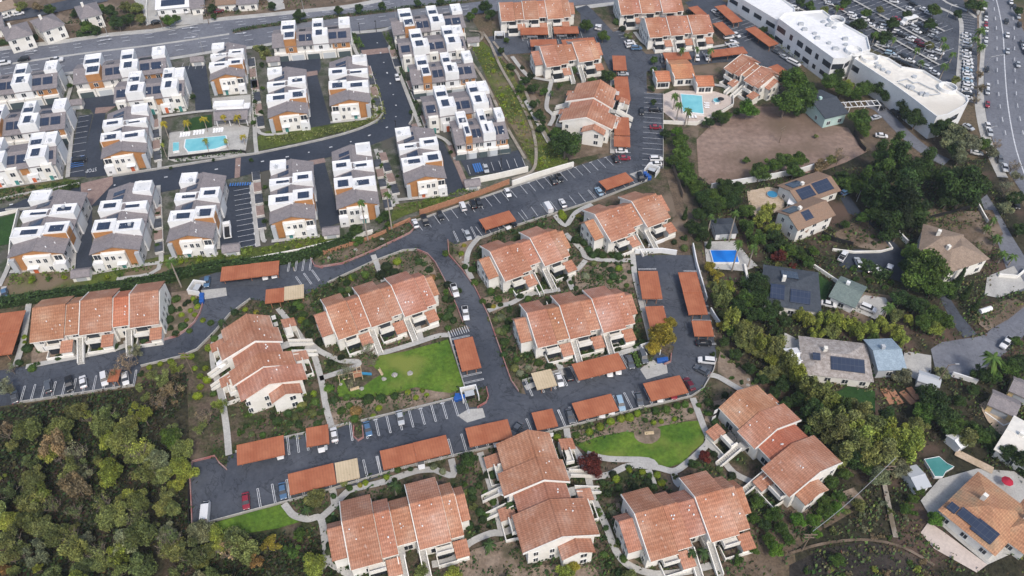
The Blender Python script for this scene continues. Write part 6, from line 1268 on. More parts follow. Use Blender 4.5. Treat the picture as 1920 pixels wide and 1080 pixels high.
# uncountable undergrowth
def undergrowth(name, poly, n, size, cols, seed, zmax=.8):
    rg = random.Random(seed); xs = [p[0] for p in poly]; ys = [p[1] for p in poly]; V, Fc, C = [], [], []
    W_ = [G(*p) for p in poly]; x0, x1 = min(p.x for p in W_), max(p.x for p in W_); y0, y1 = min(p.y for p in W_), max(p.y for p in W_)
    for _ in range(n):
        x, y = rg.uniform(x0, x1), rg.uniform(y0, y1); ins = False; j = len(W_) - 1
        for i in range(len(W_)):
            if (W_[i].y > y) != (W_[j].y > y) and x < (W_[j].x - W_[i].x) * (y - W_[i].y) / (W_[j].y - W_[i].y) + W_[i].x: ins = not ins
            j = i
        if not ins or not clear(x, y) or math.sin(x * .35 + seed) * math.cos(y * .3) + math.sin(x * .11) < rg.uniform(-1.6, .5): continue
        c0 = rg.choice(cols); k0 = rg.uniform(.6, 1.3)
        for _k in range(9):
            c = Vector((x + rg.gauss(0, size * 1.6), y + rg.gauss(0, size * 1.6), rg.uniform(.05, zmax))); n_ = Vector((rg.gauss(0, 1), rg.gauss(0, 1), rg.gauss(0, 1) + .7)).normalized(); a1 = n_.orthogonal().normalized(); e1 = n_.cross(a1); s = size * rg.uniform(.4, 1.2); i = len(V)
            V += [tuple(c - a1 * s), tuple(c - e1 * s * .6), tuple(c + a1 * s), tuple(c + e1 * s * .6)]; Fc.append([i, i + 1, i + 2, i + 3]); C.append(tuple(v * k0 * rg.uniform(.7, 1.3) / .1 for v in c0))
    me = bpy.data.meshes.new(name); me.from_pydata(V, [], Fc); me.materials.append(M['leaf']); at = me.attributes.new('shade', 'FLOAT_COLOR', 'FACE'); buf = []
    for c in C: buf += [*c, 1]
    at.data.foreach_set('color', buf); o = link(name, me, color=(.1, .1, .1)); tag(o, None, None, None, 'stuff')
    return o
tag(undergrowth('undergrowth', [(-100, 800), (30, 765), (252, 730), (345, 700), (360, 1000), (600, 1010), (640, 1110), (-150, 1150)], 9000, .42, (DGR, (.06, .07, .03), (.06, .05, .032), BLK, (.05, .06, .03), BLK), 1, 1.2), 'dense low brush covering the floor of the wild canyon', 'undergrowth')
tag(undergrowth('ground_cover', [(360, 560), (770, 412), (1060, 400), (1270, 470), (1200, 480), (1330, 700), (1420, 760), (1600, 930), (1430, 1100), (620, 1100), (540, 945), (380, 850), (400, 640)], 14000, .4, (DGR, (.04, .075, .02), DOL, (.03, .055, .018), DGR), 2, .85), 'low plants and ground cover scattered in the beds between the tiled blocks', 'ground cover')
tag(undergrowth('weeds', [(1300, 340), (1500, 320), (1850, 300), (1960, 600), (1960, 1110), (1480, 1110), (1640, 900), (1340, 620)], 7500, .4, (DGR, DOL, (.045, .075, .022), (.08, .07, .04), DOL), 5, .9), 'weeds and low scrub between the private gardens on the right', 'weeds')
tag(undergrowth('bank_grass', [(882, 82), (925, 90), (1010, 215), (1062, 300), (1003, 318), (950, 220)], 1800, .35, (YGR, OLV, LIM, OLV), 7, .4), 'rough grass on the planted bank between the two complexes', 'grass')
tag(undergrowth('roadside_plants', [(-100, 60), (0, 60), (300, 0), (600, -10), (640, 5), (480, 24), (200, 58), (0, 88), (-100, 100)], 1500, .45, (DGR, DOL, (.08, .07, .04), DGR), 8, .9), 'low garden plants between the upper houses and the road', 'garden plants')

# ---------------------------------------------------------------- palms: crown pixel, foot pixel, frond radius in pixels
for a in ((677, 378, 690, 452, 9), (725, 363, 735, 432, 9), (315, 490, 340, 538, 13), (1272, 92, 1275, 118, 8), (1300, 90, 1302, 116, 7), (1325, 93, 1328, 118, 8), (1258, 178, 1262, 206, 9), (1272, 195, 1268, 226, 9), (1290, 205, 1284, 236, 9), (1297, 210, 1288, 234, 7), (1385, 142, 1388, 160, 8),
 (1380, 398, 1366, 452, 9), (1392, 455, 1372, 508, 11), (1415, 462, 1402, 502, 10), (1330, 405, 1326, 440, 8), (1668, 572, 1655, 600, 11), (1650, 578, 1648, 605, 9), (1848, 672, 1835, 712, 22), (1880, 475, 1870, 495, 11), (1870, 445, 1862, 462, 11), (1897, 480, 1890, 498, 10), (1850, 425, 1843, 440, 9), (1862, 410, 1856, 425, 8), (1703, 462, 1698, 480, 11),
 (1603, 115, 1600, 132, 7), (1640, 62, 1634, 85, 7), (1675, 72, 1668, 95, 7), (1718, 92, 1712, 112, 8), (1725, 115, 1720, 135, 8), (1770, 85, 1762, 112, 9), (1765, 72, 1760, 95, 8), (1770, 122, 1760, 152, 9), (1835, 55, 1830, 80, 12), (1838, 85, 1832, 105, 10), (1825, 72, 1820, 95, 10), (1840, 5, 1835, 30, 10), (1569, 12, 1566, 28, 7), (1522, 13, 1519, 25, 6), (1785, 100, 1780, 118, 8)):
    palm(*a)
for a in ((315, 230, 318, 262, 8), (355, 228, 356, 248, 8), (385, 222, 390, 248, 9), (420, 218, 424, 236, 7), (448, 218, 450, 238, 9), (455, 255, 460, 272, 8), (388, 262, 392, 285, 7), (425, 262, 428, 280, 6), (310, 270, 313, 295, 5)):
    palm(*a, col=(.26, .22, .02) if a[1] < 260 else YGR, r0=.15)
for a in ((575, 955, 578, 968, 11), (740, 910, 743, 928, 14), (915, 1020, 918, 1034, 14), (956, 948, 958, 962, 14), (1312, 1035, 1312, 1052, 14), (1505, 800, 1508, 815, 10), (417, 605, 420, 615, 9), (525, 500 + 0, 552, 508, 5), (1080, 128, 1080, 138, 9), (1070, 132, 1072, 140, 8), (1005, 200 - 10, 1008, 200, 6), (1032, 175, 1034, 184, 6), (1290, 1052 - 15, 1292, 1052, 11)):
    palm(*a, col=DGR)
# ---------------------------------------------------------------- vehicles (local +x is forward)
def loft(rings, m=0):
    mb = MB(); n = len(rings[0]); 
    for r in rings: mb.v += [tuple(p) for p in r]
    for k in range(len(rings) - 1):
        for i in range(n):
            j = (i + 1) % n; mb.f.append([k * n + i, k * n + j, (k + 1) * n + j, (k + 1) * n + i]); mb.m.append(m)
    mb.f.append(list(range(n))[::-1]); mb.m.append(m); e = (len(rings) - 1) * n; mb.f.append([e + i for i in range(n)]); mb.m.append(m); return mb
def ring(x, w, zb, zt): return [(x, w, zb), (x, w * 1.0, (zb + zt) / 2 + .1), (x, w * .93, zt), (x, w * .5, zt + .05), (x, -w * .5, zt + .05), (x, -w * .93, zt), (x, -w, (zb + zt) / 2 + .1), (x, -w, zb)]
CARS = {}
def car_proto(kind):
    if kind == 'car': S = [(-2.2, .74, .4, .8), (-2.05, .86, .25, .92), (-1.3, .9, .22, .95), (.9, .9, .22, .93), (1.7, .87, .22, .8), (2.15, .8, .3, .68), (2.25, .68, .4, .6)]; Gh = (-1.75, 1.15, -1.05, .35, .95, 1.42); L, wb = 4.45, 1.33
    elif kind == 'suv': S = [(-2.3, .8, .4, 1.0), (-2.2, .92, .3, 1.08), (-1.3, .95, .3, 1.08), (.9, .95, .3, 1.06), (1.8, .92, .3, .98), (2.25, .86, .35, .82), (2.35, .74, .45, .7)]; Gh = (-2.2, 1.2, -2.0, .5, 1.08, 1.7); L, wb = 4.7, 1.4
    elif kind == 'pickup': S = [(-2.7, .88, .4, 1.0), (-2.6, .95, .35, 1.05), (.6, .96, .32, 1.05), (1.9, .94, .32, 1.02), (2.55, .9, .35, .9), (2.65, .8, .45, .8)]; Gh = (-.75, 1.2, -.6, .6, 1.05, 1.75); L, wb = 5.3, 1.65
    else: S = [(-2.7, .9, .35, 2.0), (-2.62, .97, .3, 2.1), (1.3, .97, .3, 2.1), (1.75, .95, .3, 1.75), (2.4, .92, .3, 1.1), (2.65, .84, .4, .9)]; Gh = (1.2, 2.1, 1.1, 1.55, 1.2, 2.0); L, wb = 5.3, 1.75
    me = {}
    me['body'] = loft([ring(*s) for s in S]).mesh('body', 'paint', False)
    x0, x1, r0, r1, zb, zt = Gh; w0, w1 = S[2][1] * .9, S[2][1] * .72
    if kind != 'van':
        g = MB(); g.hexa([(x0, -w0, zb), (x1, -w0, zb), (x1, w0, zb), (x0, w0, zb)], [(r0, -w1, zt - .05), (r1, -w1, zt - .05), (r1, w1, zt - .05), (r0, w1, zt - .05)]); me['windows'] = g.mesh('windows', 'glass')
        r = MB(); r.hexa([(r0 - .06, -w1 - .03, zt - .05), (r1 + .06, -w1 - .03, zt - .05), (r1 + .06, w1 + .03, zt - .05), (r0 - .06, w1 + .03, zt - .05)], [(r0, -w1 + .06, zt + .03), (r1, -w1 + .06, zt + .03), (r1, w1 - .06, zt + .03), (r0, w1 - .06, zt + .03)]); me['roof'] = r.mesh('roof', 'paint')
    else:
        g = MB(); g.hexa([(1.32, -.86, 1.98), (1.42, -.86, 1.98), (1.42, .86, 1.98), (1.32, .86, 1.98)], [(1.30, -.8, 2.12), (1.34, -.8, 2.12), (1.34, .8, 2.12), (1.30, .8, 2.12)])
        g.hexa([(1.7, -.84, 1.2), (2.42, -.84, 1.16), (2.42, .84, 1.16), (1.7, .84, 1.2)], [(1.38, -.8, 2.02), (1.6, -.8, 1.98), (1.6, .8, 1.98), (1.38, .8, 2.02)]); me['windows'] = g.mesh('windows', 'glass')
    if kind == 'pickup': b = MB(); b.box(-2.5, -.85, -.78, .78, 1.04, 1.13); me['bed'] = b.mesh('bed', 'dark_metal')
    w = MB(); w.tube((0, -.11, 0), (0, .11, 0), .33, n=12); w.tube((0, -.13, 0), (0, .13, 0), .18, n=8, m=1); me['wheel'] = w.mesh('wheel', ['rubber', 'steel'])
    h = MB(); h.box(-.05, .05, -.16, .16, -.07, .07); me['headlight'] = h.mesh('headlight', 'lamp'); t = MB(); t.box(-.04, .04, -.14, .14, -.08, .08); me['taillight'] = t.mesh('taillight', 'tail')
    return me, S, wb
for k in ('car', 'suv', 'pickup', 'van'): CARS[k] = car_proto(k)
PAINT = {'w': (.66, .66, .66), 'k': (.012, .013, .015), 's': (.4, .42, .44), 'g': (.09, .1, .115), 'b': (.07, .14, .24), 'r': (.24, .02, .035), 'm': (.12, .01, .02), 'l': (.28, .4, .5), 'n': (.16, .12, .09)}
PN = {'w': 'white', 'k': 'black', 's': 'silver', 'g': 'dark grey', 'b': 'blue', 'r': 'red', 'm': 'maroon', 'l': 'pale blue', 'n': 'bronze'}
KN = {'car': 'car', 'suv': 'SUV', 'pickup': 'pickup truck', 'van': 'van'}
def vehicle(px, py, dx, dy, c, kind='car', group='parked cars', desc=None, far=False, sc=.96, nm=None):
    me, S, wb = CARS[kind]; p = G(px, py, .6); p.z = 0; sc = .8 if px > 1440 and py < 200 else .9; q = G(px + dx, py + dy, .6); d = q - p; ang = math.atan2(d.y, d.x); p.z = ZL[0] * .6
    o = empty({'car': 'parked_car', 'suv': 'parked_suv', 'pickup': 'pickup_truck', 'van': 'van'}[kind] if nm is None else nm, p, ang); o.scale = (sc,) * 3; col = PAINT[c]
    for part in ('body', 'windows', 'roof', 'bed'):
        if part in me: link(part, me[part], o, color=col)
    for x in (-wb, wb):
        for y in (-.82, .82): link('wheel', me['wheel'], o, (x, y, .33))
    if not far:
        for y in (-.6, .6): link('headlight', me['headlight'], o, (S[-1][0] - .03, y * .9, S[-1][3] - .02)); link('taillight', me['taillight'], o, (S[0][0] - .01, y, S[0][3] - .1))
    pend(o, desc or f'{PN[c]} {KN[kind]} parked', 'car' if kind in ('car', 'suv') else ('truck' if kind == 'pickup' else 'van'), group, px, py); return o
V_ = '''462 941 2 30 r car;387 962 3 -30 w van;531 922 3 25 b car;627 817 -3 -20 w car;751 785 5 25 s car;690 806 5 20 b car;1069 782 8 28 g car;1163 759 8 25 l suv;1198 750 8 28 g car;1324 678 -30 -3 w suv;1316 696 -22 -12 g car;1292 722 -14 -22 m car;1049 714 8 25 w car;1066 704 -8 -25 k suv;1181 681 8 22 g car;1206 671 8 22 g suv;1319 645 25 0 k car
853 547 8 25 w pickup;873 590 4 25 w pickup;779 421 -7 -18 w car;797 415 7 18 k pickup;826 406 7 18 k car;868 389 -8 -20 w suv;887 385 -8 -20 k suv;898 382 8 20 k car;952 363 8 18 w car;877 443 8 18 s car;1027 391 -14 -22 w van;1055 383 -10 -18 w car;1123 361 -12 -18 l car;1038 340 -9 -18 k car;1049 335 9 18 k car;1154 299 -9 -16 k car;1170 298 25 0 r car;1165 285 25 0 w car;1164 276 25 0 s car;1201 335 8 16 k suv;1230 300 25 0 w suv;1229 309 -25 0 w car;1228 208 25 0 k suv;1229 240 25 0 r car;1168 192 25 0 k car;1168 140 25 0 s car;1166 133 25 0 k car
1119 52 3 -15 w car;1124 53 3 -15 w suv;1180 81 25 -3 w car;1183 87 25 -3 w suv;1193 92 25 0 b suv;998 69 25 0 w suv;1053 67 20 0 w car;1076 66 20 0 k car;1242 113 4 20 g car;1307 110 4 18 w car;1326 109 4 16 w pickup;1234 132 0 20 k car;1270 115 20 2 w car;1285 115 20 2 k car;1366 71 22 -3 w suv;1370 82 22 -4 w pickup;1375 88 22 -4 s car;1295 24 15 8 k car;1342 24 15 8 w car;1456 98 14 8 g car;1470 108 14 8 s car;1484 117 16 8 w suv;1492 121 16 8 w suv;1418 66 14 8 k car;1380 67 14 8 w car
29 747 -4 -25 g car;92 727 -4 -25 g suv;131 722 4 25 k pickup;157 718 -4 -25 w car;197 713 4 25 w suv;236 712 3 20 w car;10 553 4 20 b car;389 530 -2 15 b car;497 517 2 15 w car;514 514 2 15 w car;525 849 3 20 w car;602 836 3 20 w car;607 832 3 20 s car;789 867 3 18 w car;930 826 3 18 w car;945 822 3 18 w car;1127 772 3 20 w car;1145 766 3 20 w car;1236 743 3 20 w car;1262 738 3 20 r car;1142 696 3 20 w car;1158 692 3 20 w car;968 806 -8 10 g car;948 424 10 10 w car;960 419 10 10 k car;958 416 10 10 k car
911 318 5 16 s car;150 302 25 -3 k suv;344 143 10 6 k car;1580 482 14 -22 w pickup;1609 494 -6 -14 s car;1627 504 -6 -14 k car;1644 508 -6 -14 w car;1665 508 10 -22 w pickup;1586 362 14 -6 b suv;1627 580 22 9 w suv;1553 572 18 4 w car;1348 30 10 5 g car;1641 222 16 -4 s car;1652 256 16 2 w car;1650 201 14 10 k suv;1680 215 14 10 k pickup;1815 240 14 8 s car;1830 288 14 3 w car;1905 385 4 14 k car'''
for it in V_.replace('\n', ';').split(';'):
    p = it.split()
    if len(p) == 6: vehicle(*map(float, p[:4]), p[4], p[5])
for a in ((1203, 210, 0, 20, 'k', 'car', 'driving along the lane of the apartments'), (745, 147, 3, 12, 'w', 'car', 'standing in the upper lane'), (10, 120, 25, -4, 'w', 'suv', 'driving on the main road'), (45, 113, -25, 5, 'k', 'suv', 'driving on the main road'), (107, 114, 25, -3, 'w', 'pickup', 'driving on the main road'), (1885, 645, -12, 14, 'w', 'pickup', 'on the dead-end street'), (1887, 41, 2, 12, 'k', 'car', 'driving on the side street'), (1888, 67, 2, 12, 'w', 'car', 'driving on the side street'), (1888, 97, 2, 12, 's', 'car', 'driving on the side street'), (1908, 122, 3, 12, 's', 'car', 'driving on the side street')):
    vehicle(*a[:6], group='moving vehicles', desc=f'{PN[a[4]]} {KN[a[5]]} {a[6]}')
for a in ((1895, 5, 'w'), (1901, 14, 'k'), (1909, 32, 's'), (1911, 47, 'k'), (1916, 82, 'g'), (1919, 90, 'w'), (1923, 98, 'k'), (1850, 131, 'k'), (1851, 163, 'w'), (1851, 173, 's'), (1851, 197, 'r'), (1851, 238, 'w'), (1855, 250, 's'), (1874, 300, 'g'), (1883, 316, 'w'), (1846, 15, 'w'), (1848, 28, 'k'), (1848, 36, 'w'), (1848, 47, 'r'), (1849, 57, 'w'), (1848, 66, 'g'), (1848, 76, 'w'), (1847, 84, 's')):
    dx, dy = (4, 14) if a[1] > 235 or a[0] > 1890 else (0, 14)
    vehicle(a[0], a[1], dx, dy, a[2], 'car', 'cars parked along the side street', f'{PN[a[2]]} car at the street kerb', far=True)
lot = '''1475 -3 w;1490 16 w;1520 15 k;1555 8 w;1568 10 k;1573 17 r;1597 29 w;1621 38 w;1632 37 k;1632 48 w;1655 45 g;1676 4 w;1700 -2 k;1706 18 w;1712 9 k;1732 19 w;1741 26 w;1653 56 w;1658 52 w;1586 46 g;1593 50 k;1615 65 k;1620 75 k;1630 82 g;1680 36 r;1704 44 w;1723 47 g;1715 54 s;1730 60 k;1748 59 k;1673 58 k;1682 62 w;1688 67 k;1700 70 g;1706 75 w;1714 76 w;1723 81 m;1729 87 m;1748 69 s;1756 74 g;1750 60 s;1707 87 g;1650 85 w;1658 87 w;1674 95 g;1668 101 l;1678 107 s;1684 114 k;1694 106 k;1698 110 k;1706 115 w;1742 96 w;1757 98 k;1747 109 w;1732 125 w;1738 128 s;1744 133 w;1752 138 w;1736 133 g;1729 124 s;1698 122 k;1620 50 g;1600 35 w;1719 60 w;1760 100 w'''
for it in lot.replace('\n', ';').split(';'):
    p = it.split()
    if len(p) == 3: vehicle(float(p[0]), float(p[1]), 14, 3 if float(p[0]) < 1690 else 5, p[2], rnd.choice(('car', 'suv', 'car')), 'cars in the office parking lot', f'{PN[p[2]]} car among the rows', far=True)
for i, c in enumerate('wwswkwswwwlwwlwwwkw'):
    vehicle(1813 + rnd.uniform(-2, 2), 66 + i * 6.6, 16, 4 if i % 2 else 2, c, rnd.choice(('car', 'suv')), 'cars along the office lot edge', f'{PN[c]} car in the edge column, {["first", "second", "third", "fourth", "fifth", "sixth", "seventh", "eighth", "ninth", "tenth", "eleventh", "twelfth", "thirteenth", "fourteenth", "fifteenth", "sixteenth", "seventeenth", "eighteenth", "nineteenth"][i]} from top,', far=True)
for (x, y, c) in ((350, 22, 'w'), (362, 22, 'k'), (384, 22, 'k'), (411, 22, 'm'), (447, 18, 'g'), (293, 43, 'k'), (36, 27, 'w'), (10, 33, 'w')):
    vehicle(x, y, 4 if x < 390 and x > 300 else 14, 12 if 300 < x < 390 else -3, c, 'car', 'cars at the upper houses', f'{PN[c]} car parked at a house', far=True)
# white shuttle bus in the office lot and the box truck in the parking court
def box_truck(px, py, dx, dy, label, bus=False):
    p = G(px, py); q = G(px + dx, py + dy); d = q - p; o = empty('shuttle_bus' if bus else 'utility_truck', p, math.atan2(d.y, d.x)); tag(o, label, 'bus' if bus else 'truck')
    if bus: b = loft([ring(-3.6, 1.1, .5, 2.6), ring(-3.5, 1.15, .4, 2.7), ring(2.4, 1.15, .4, 2.7), ring(2.7, 1.1, .4, 1.5), ring(3.7, 1., .4, 1.2)]); b.build('body', 'white', o); g = MB(); g.box(-3.3, 2.0, -1.17, 1.17, 1.5, 2.2); g.build('windows', 'glass', o)
    else:
        b = loft([ring(1.2, 1.1, .4, 2.3), ring(1.6, 1.1, .4, 2.4), ring(2.6, 1.1, .4, 2.3), ring(3.0, 1.05, .4, 1.4), ring(3.8, 1., .4, 1.2)]); b.build('cab', 'white', o); w = MB(); w.box(-3.4, 1.1, -1.1, 1.1, .7, .9); w.box(-3.4, 1.1, -1.1, -.75, .9, 1.9); w.box(-3.4, 1.1, .75, 1.1, .9, 1.9); w.build('service_body', 'white', o)
        t = MB(); t.box(-3.2, .9, -.72, .72, .92, 1.5); t.build('cargo', 'dark_metal', o); g = MB(); g.hexa([(2.55, -.95, 1.4), (3.1, -.95, 1.35), (3.1, .95, 1.35), (2.55, .95, 1.4)], [(2.4, -.9, 2.38), (2.62, -.9, 2.35), (2.62, .9, 2.35), (2.4, .9, 2.38)]); g.build('windshield', 'glass', o); r = MB(); 
        for y in (-.9, .9): r.tube((-3.2, y, 2.4), (1.0, y, 2.4), .06); r.tube((-3.2, y, 1.9), (-3.2, y, 2.4), .06); r.tube((1., y, 1.9), (1., y, 2.4), .06)
        r.build('ladder_rack', 'white', o)
    for x in (-2.2, 2.6):
        for y in (-1., 1.): w = MB(); w.tube((x, y - .15, .42), (x, y + .15, .42), .42, n=12); w.build('wheel', 'rubber', o)
box_truck(428, 436, -1, -14, 'white utility truck with open rear body standing in the striped parking court'); box_truck(1702, 44, -18, 5, 'white shuttle bus in the middle of the office parking lot', True)

# ---------------------------------------------------------------- walls and fences
def wall(pts, h, m, label, w=.25, name='garden_wall', cat='wall', posts=0, sm=False, group=None):
    P = [G(*p) for p in pts]; P = smooth(P) if sm else P; mb = MB(); strip_mb(mb, P, w, 0, h); 
    if posts:
        o = empty(name, P[0]); l = MB(); l.v = [(v[0] - P[0].x, v[1] - P[0].y, v[2]) for v in mb.v]; l.f = mb.f; l.m = mb.m; l.build('panel', m, o); acc = 0; k = 0
        for a, b in zip(P, P[1:]):
            n = max(1, int((b - a).length / posts))
            for i in range(n):
                q = a.lerp(b, i / n) - P[0]; pb = MB(); pb.box(q.x - .13, q.x + .13, q.y - .13, q.y + .13, 0, h + .15); pb.build('post', m, o)
    else: o = mb.build(name, m)
    return tag(o, label, cat, group)
WG = 'boundary walls and fences'
for a in (([(-60, 600), (0, 590), (100, 572), (200, 556), (245, 549), (330, 540)][:0] or [(-60, 588), (0, 578), (100, 558), (250, 535), (330, 520), (420, 500), (480, 490), (560, 475), (620, 460), (700, 438)], 1.6, 'stucco', 'pale boundary wall under the lower townhouses', .35, 'boundary_wall'),
 ([(960, 349), (1000, 335), (1040, 323), (1075, 313)], 2.0, 'stucco', 'tall white retaining wall above the diagonal stalls', .5, 'retaining_wall'), ([(884, 345), (930, 336), (990, 322)], 2.2, 'stucco', 'beige retaining wall under the small parking court', .3, 'retaining_wall'),
 ([(1190, 476), (1240, 474), (1268, 478)], 1.8, 'white', 'white wall at the top of the loop road', .3, 'garden_wall'), ([(1215, 464), (1245, 453)], 1.2, 'white', 'short white ramp wall beside the bare slope', .3, 'garden_wall'), ([(1298, 464), (1305, 500), (1318, 545), (1324, 566)], 1.8, 'white', 'white wall along the right side of the loop road', .3, 'garden_wall'), ([(1331, 585), (1340, 600), (1352, 617)], 1.8, 'white', 'short white wall right of the square carport', .3, 'garden_wall'),
 ([(1332, 355), (1380, 347), (1440, 337), (1500, 325), (1557, 307)], 2.2, 'white', 'long white wall at the foot of the bare dirt lot', .3, 'garden_wall'), ([(1262, 318), (1272, 345), (1280, 372)], 1.8, 'pole_wood', 'dark fence beside the bare strip', .12, 'fence'),
 ([(1672, 430), (1682, 440), (1700, 458)], 1.5, 'white', 'white wall at the private drive', .5, 'garden_wall'), ([(1745, 411), (1790, 400), (1830, 387)], 1.6, 'dark_metal', 'dark fence behind the tan villa yard', .15, 'fence'), ([(1600, 250), (1612, 275), (1622, 285)], 1.6, 'dark_metal', 'dark fence at the edge of the dirt lot', .12, 'fence'), ([(1395, 500), (1402, 535), (1408, 560)], 1.2, 'stucco', 'pale path wall below the private pool', .6, 'garden_wall'),
 ([(1506, 638), (1555, 652), (1600, 662), (1625, 668)], 1.5, 'white', 'white fence behind the long solar house', .2, 'fence'), ([(1783, 705), (1830, 720)], 1.6, 'white', 'white fence beside the dead-end street palm', .3, 'fence'), ([(1440, 500), (1490, 520), (1570, 535)][:0] or [(1470, 468), (1520, 498), (1575, 535)], 1.2, 'stucco', 'pale garden wall above the dark-roofed house', .3, 'garden_wall'),
 ([(1560, 470), (1600, 475), (1650, 474), (1672, 468), (1665, 458)], .8, 'stucco', 'low curved wall round the rock garden', .4, 'garden_wall'), ([(1540, 440), (1560, 452), (1598, 462)], 1.6, 'dark_metal', 'dark green fence at the rock garden', .15, 'fence'), ([(1870, 520), (1905, 523), (1922, 508)], 1.4, 'stucco', 'white curved terrace wall by the tan villa', .4, 'garden_wall'), ([(1832, 388), (1845, 412), (1850, 420)], 1.4, 'stucco', 'pale wall beside the private lane', .35, 'garden_wall'),
 ([(357, 865), (356, 925), (357, 990), (366, 1008)], 1.4, 'dark_metal', 'thin dark fence between canyon and bottom left lot', .08, 'fence'), ([(842, 628), (872, 730)], .5, 'stucco', 'low white wall between lawn and carport', .2, 'garden_wall'), ([(318, 300), (440, 286), (462, 288)], 1.2, 'dark_metal', 'thin metal fence in front of the townhouse pool', .06, 'fence'), ([(1243, 232), (1305, 235), (1345, 218), (1374, 200), (1374, 183)], 1.4, 'stucco', 'low wall round the clubhouse pool deck', .2, 'garden_wall'),
 ([(278, 0), (276, 20), (277, 45)], 1.6, 'stucco', 'curved wall beside the upper gardens', .3, 'garden_wall'), ([(0, 405), (36, 397), (22, 455), (18, 500)], 1.2, 'stucco', 'pale wall round the dark side lawn', .3, 'garden_wall'), ([(1845, 775), (1880, 800), (1905, 790)], .6, 'stucco', 'low kerb wall round the yellow shed yard', .3, 'garden_wall')):
    wall(a[0], a[1], a[2], a[3], a[4], a[5], 'fence' if a[5] == 'fence' else 'wall', group=WG)
wall([(788, 403), (840, 386), (900, 366), (955, 345)], 2.0, 'wood', 'reddish wood fence above the diagonal stalls', .15, 'wood_fence', 'fence', 2.6, group=WG); wall([(608, 478), (640, 468), (690, 452), (725, 438)], 1.6, 'wood', 'short wood fence below the middle alley', .15, 'wood_fence', 'fence', 2.6, group=WG); wall([(730, 432), (770, 414)], 1.2, 'wood', 'stepped wood fence at the foot of two palms', .4, 'wood_fence', 'fence', 2.6, group=WG); wall([(378, 512), (412, 506)], 1.2, 'wood', 'small red wood fence at the grey-patched carport', .5, 'wood_fence', 'fence', 2.6, group=WG)
# private patio walls along the townhouse rows
def patio_row(a, b, n, side, label):
    A, B = G(*a), G(*b); u = (B - A) / n; nrm = Vector((-u.y, u.x, 0)).normalized() * side
    for i in range(n):
        o = empty('patio_enclosure', A + u * i, math.atan2(u.y, u.x)); s = side; l = u.length * .8; mb = MB(); d = 2.4
        for q in ((0, l, d - .15, d), (0, .15, 0, d - .15), (l - .15, l, 0, d - .15)): mb.box(q[0], q[1], *(sorted((q[2] * s, q[3] * s))), 0, .85)
        mb.build('wall', 'stucco_grey', o); f = MB(); f.box(.15, l - .15, *sorted((0, (d - .15) * s)), .0, .08 + ZL[0]); f.build('floor', 'paver' if i % 2 else 'asphalt', o)
        t_ = MB(); t_.tube((l * .5, s * 1.2, .1), (l * .5, s * 1.2, .75), .5, n=8); t_.build('patio_table', 'dark_metal', o)
        tag(o, f'white walled patio, {["nearest", "second", "third", "fourth", "farthest"][i if i < n - 1 else 4]} in its line, {label}', 'patio', 'walled patios beside the townhouses')
patio_row((292, 478), (288, 370), 5, -1, 'right side of the second row'); patio_row((500, 430), (487, 320), 5, 1, 'left side of the row by the striped court'); patio_row((722, 395), (700, 300), 5, -1, 'right side of the palm row'); patio_row((750, 365), (722, 285), 4, 1, 'left side of the row above the wood fence'); patio_row((290, 305), (285, 225), 4, -1, 'right side of the row left of the pool'); patio_row((497, 240), (484, 150), 4, 1, 'left side of the upper group'); patio_row((705, 205), (682, 125), 4, -1, 'right side inside the road bend'); patio_row((472, 170), (466, 110), 3, -1, 'beside the row above the pavilion')
for (a, b, n) in (((752, 128), (740, 92), 2), ((790, 190), (772, 150), 2), ((815, 255), (800, 215), 2)): patio_row(a, b, n, 1, f'at the left end of the row near x{n}' if False else {752: 'left of the second right row', 790: 'left of the third right row', 815: 'left of the fourth right row'}[a[0]])

# ---------------------------------------------------------------- pools
def pool(pts, wm, label, rim='white', name='swimming_pool'):
    P = [G(*p) for p in pts]; c = sum(P, Vector()) / len(P); o = empty(name, (c.x, c.y, 0)); tag(o, label, 'pool'); Q = [(p.x - c.x, p.y - c.y) for p in P]; z = nz() + .02
    mb = MB(); mb.prism([(x * 1.05, y * 1.07) for x, y in Q], 0, z + .05); mb.build('rim', rim, o); w = MB(); w.prism(Q, z + .03, z + .075); w.build('water', wm, o); return o
pool([(350, 266), (412, 260), (424, 259), (428, 275), (405, 283), (355, 289), (348, 280)], 'water', 'long turquoise pool of the townhouses'); pool([(326, 272), (337, 271), (337, 286), (326, 288)], 'water', 'small turquoise spa left of the townhouse pool')
pool([(1276, 181), (1315, 184), (1318, 217), (1280, 213)], 'water', 'turquoise rectangular clubhouse pool'); pool([(1338, 189), (1345, 188), (1350, 192), (1347, 196), (1340, 196), (1336, 193)], 'water', 'small round spa on the clubhouse deck')
pool([(1331, 474), (1379, 474), (1384, 496), (1337, 496)], 'water_blue', 'bright blue rectangular private pool'); pool([(1731, 866), (1758, 861), (1772, 873), (1785, 879), (1770, 888), (1765, 897), (1750, 897), (1743, 885)], 'water_green', 'murky green free-form pool'); 
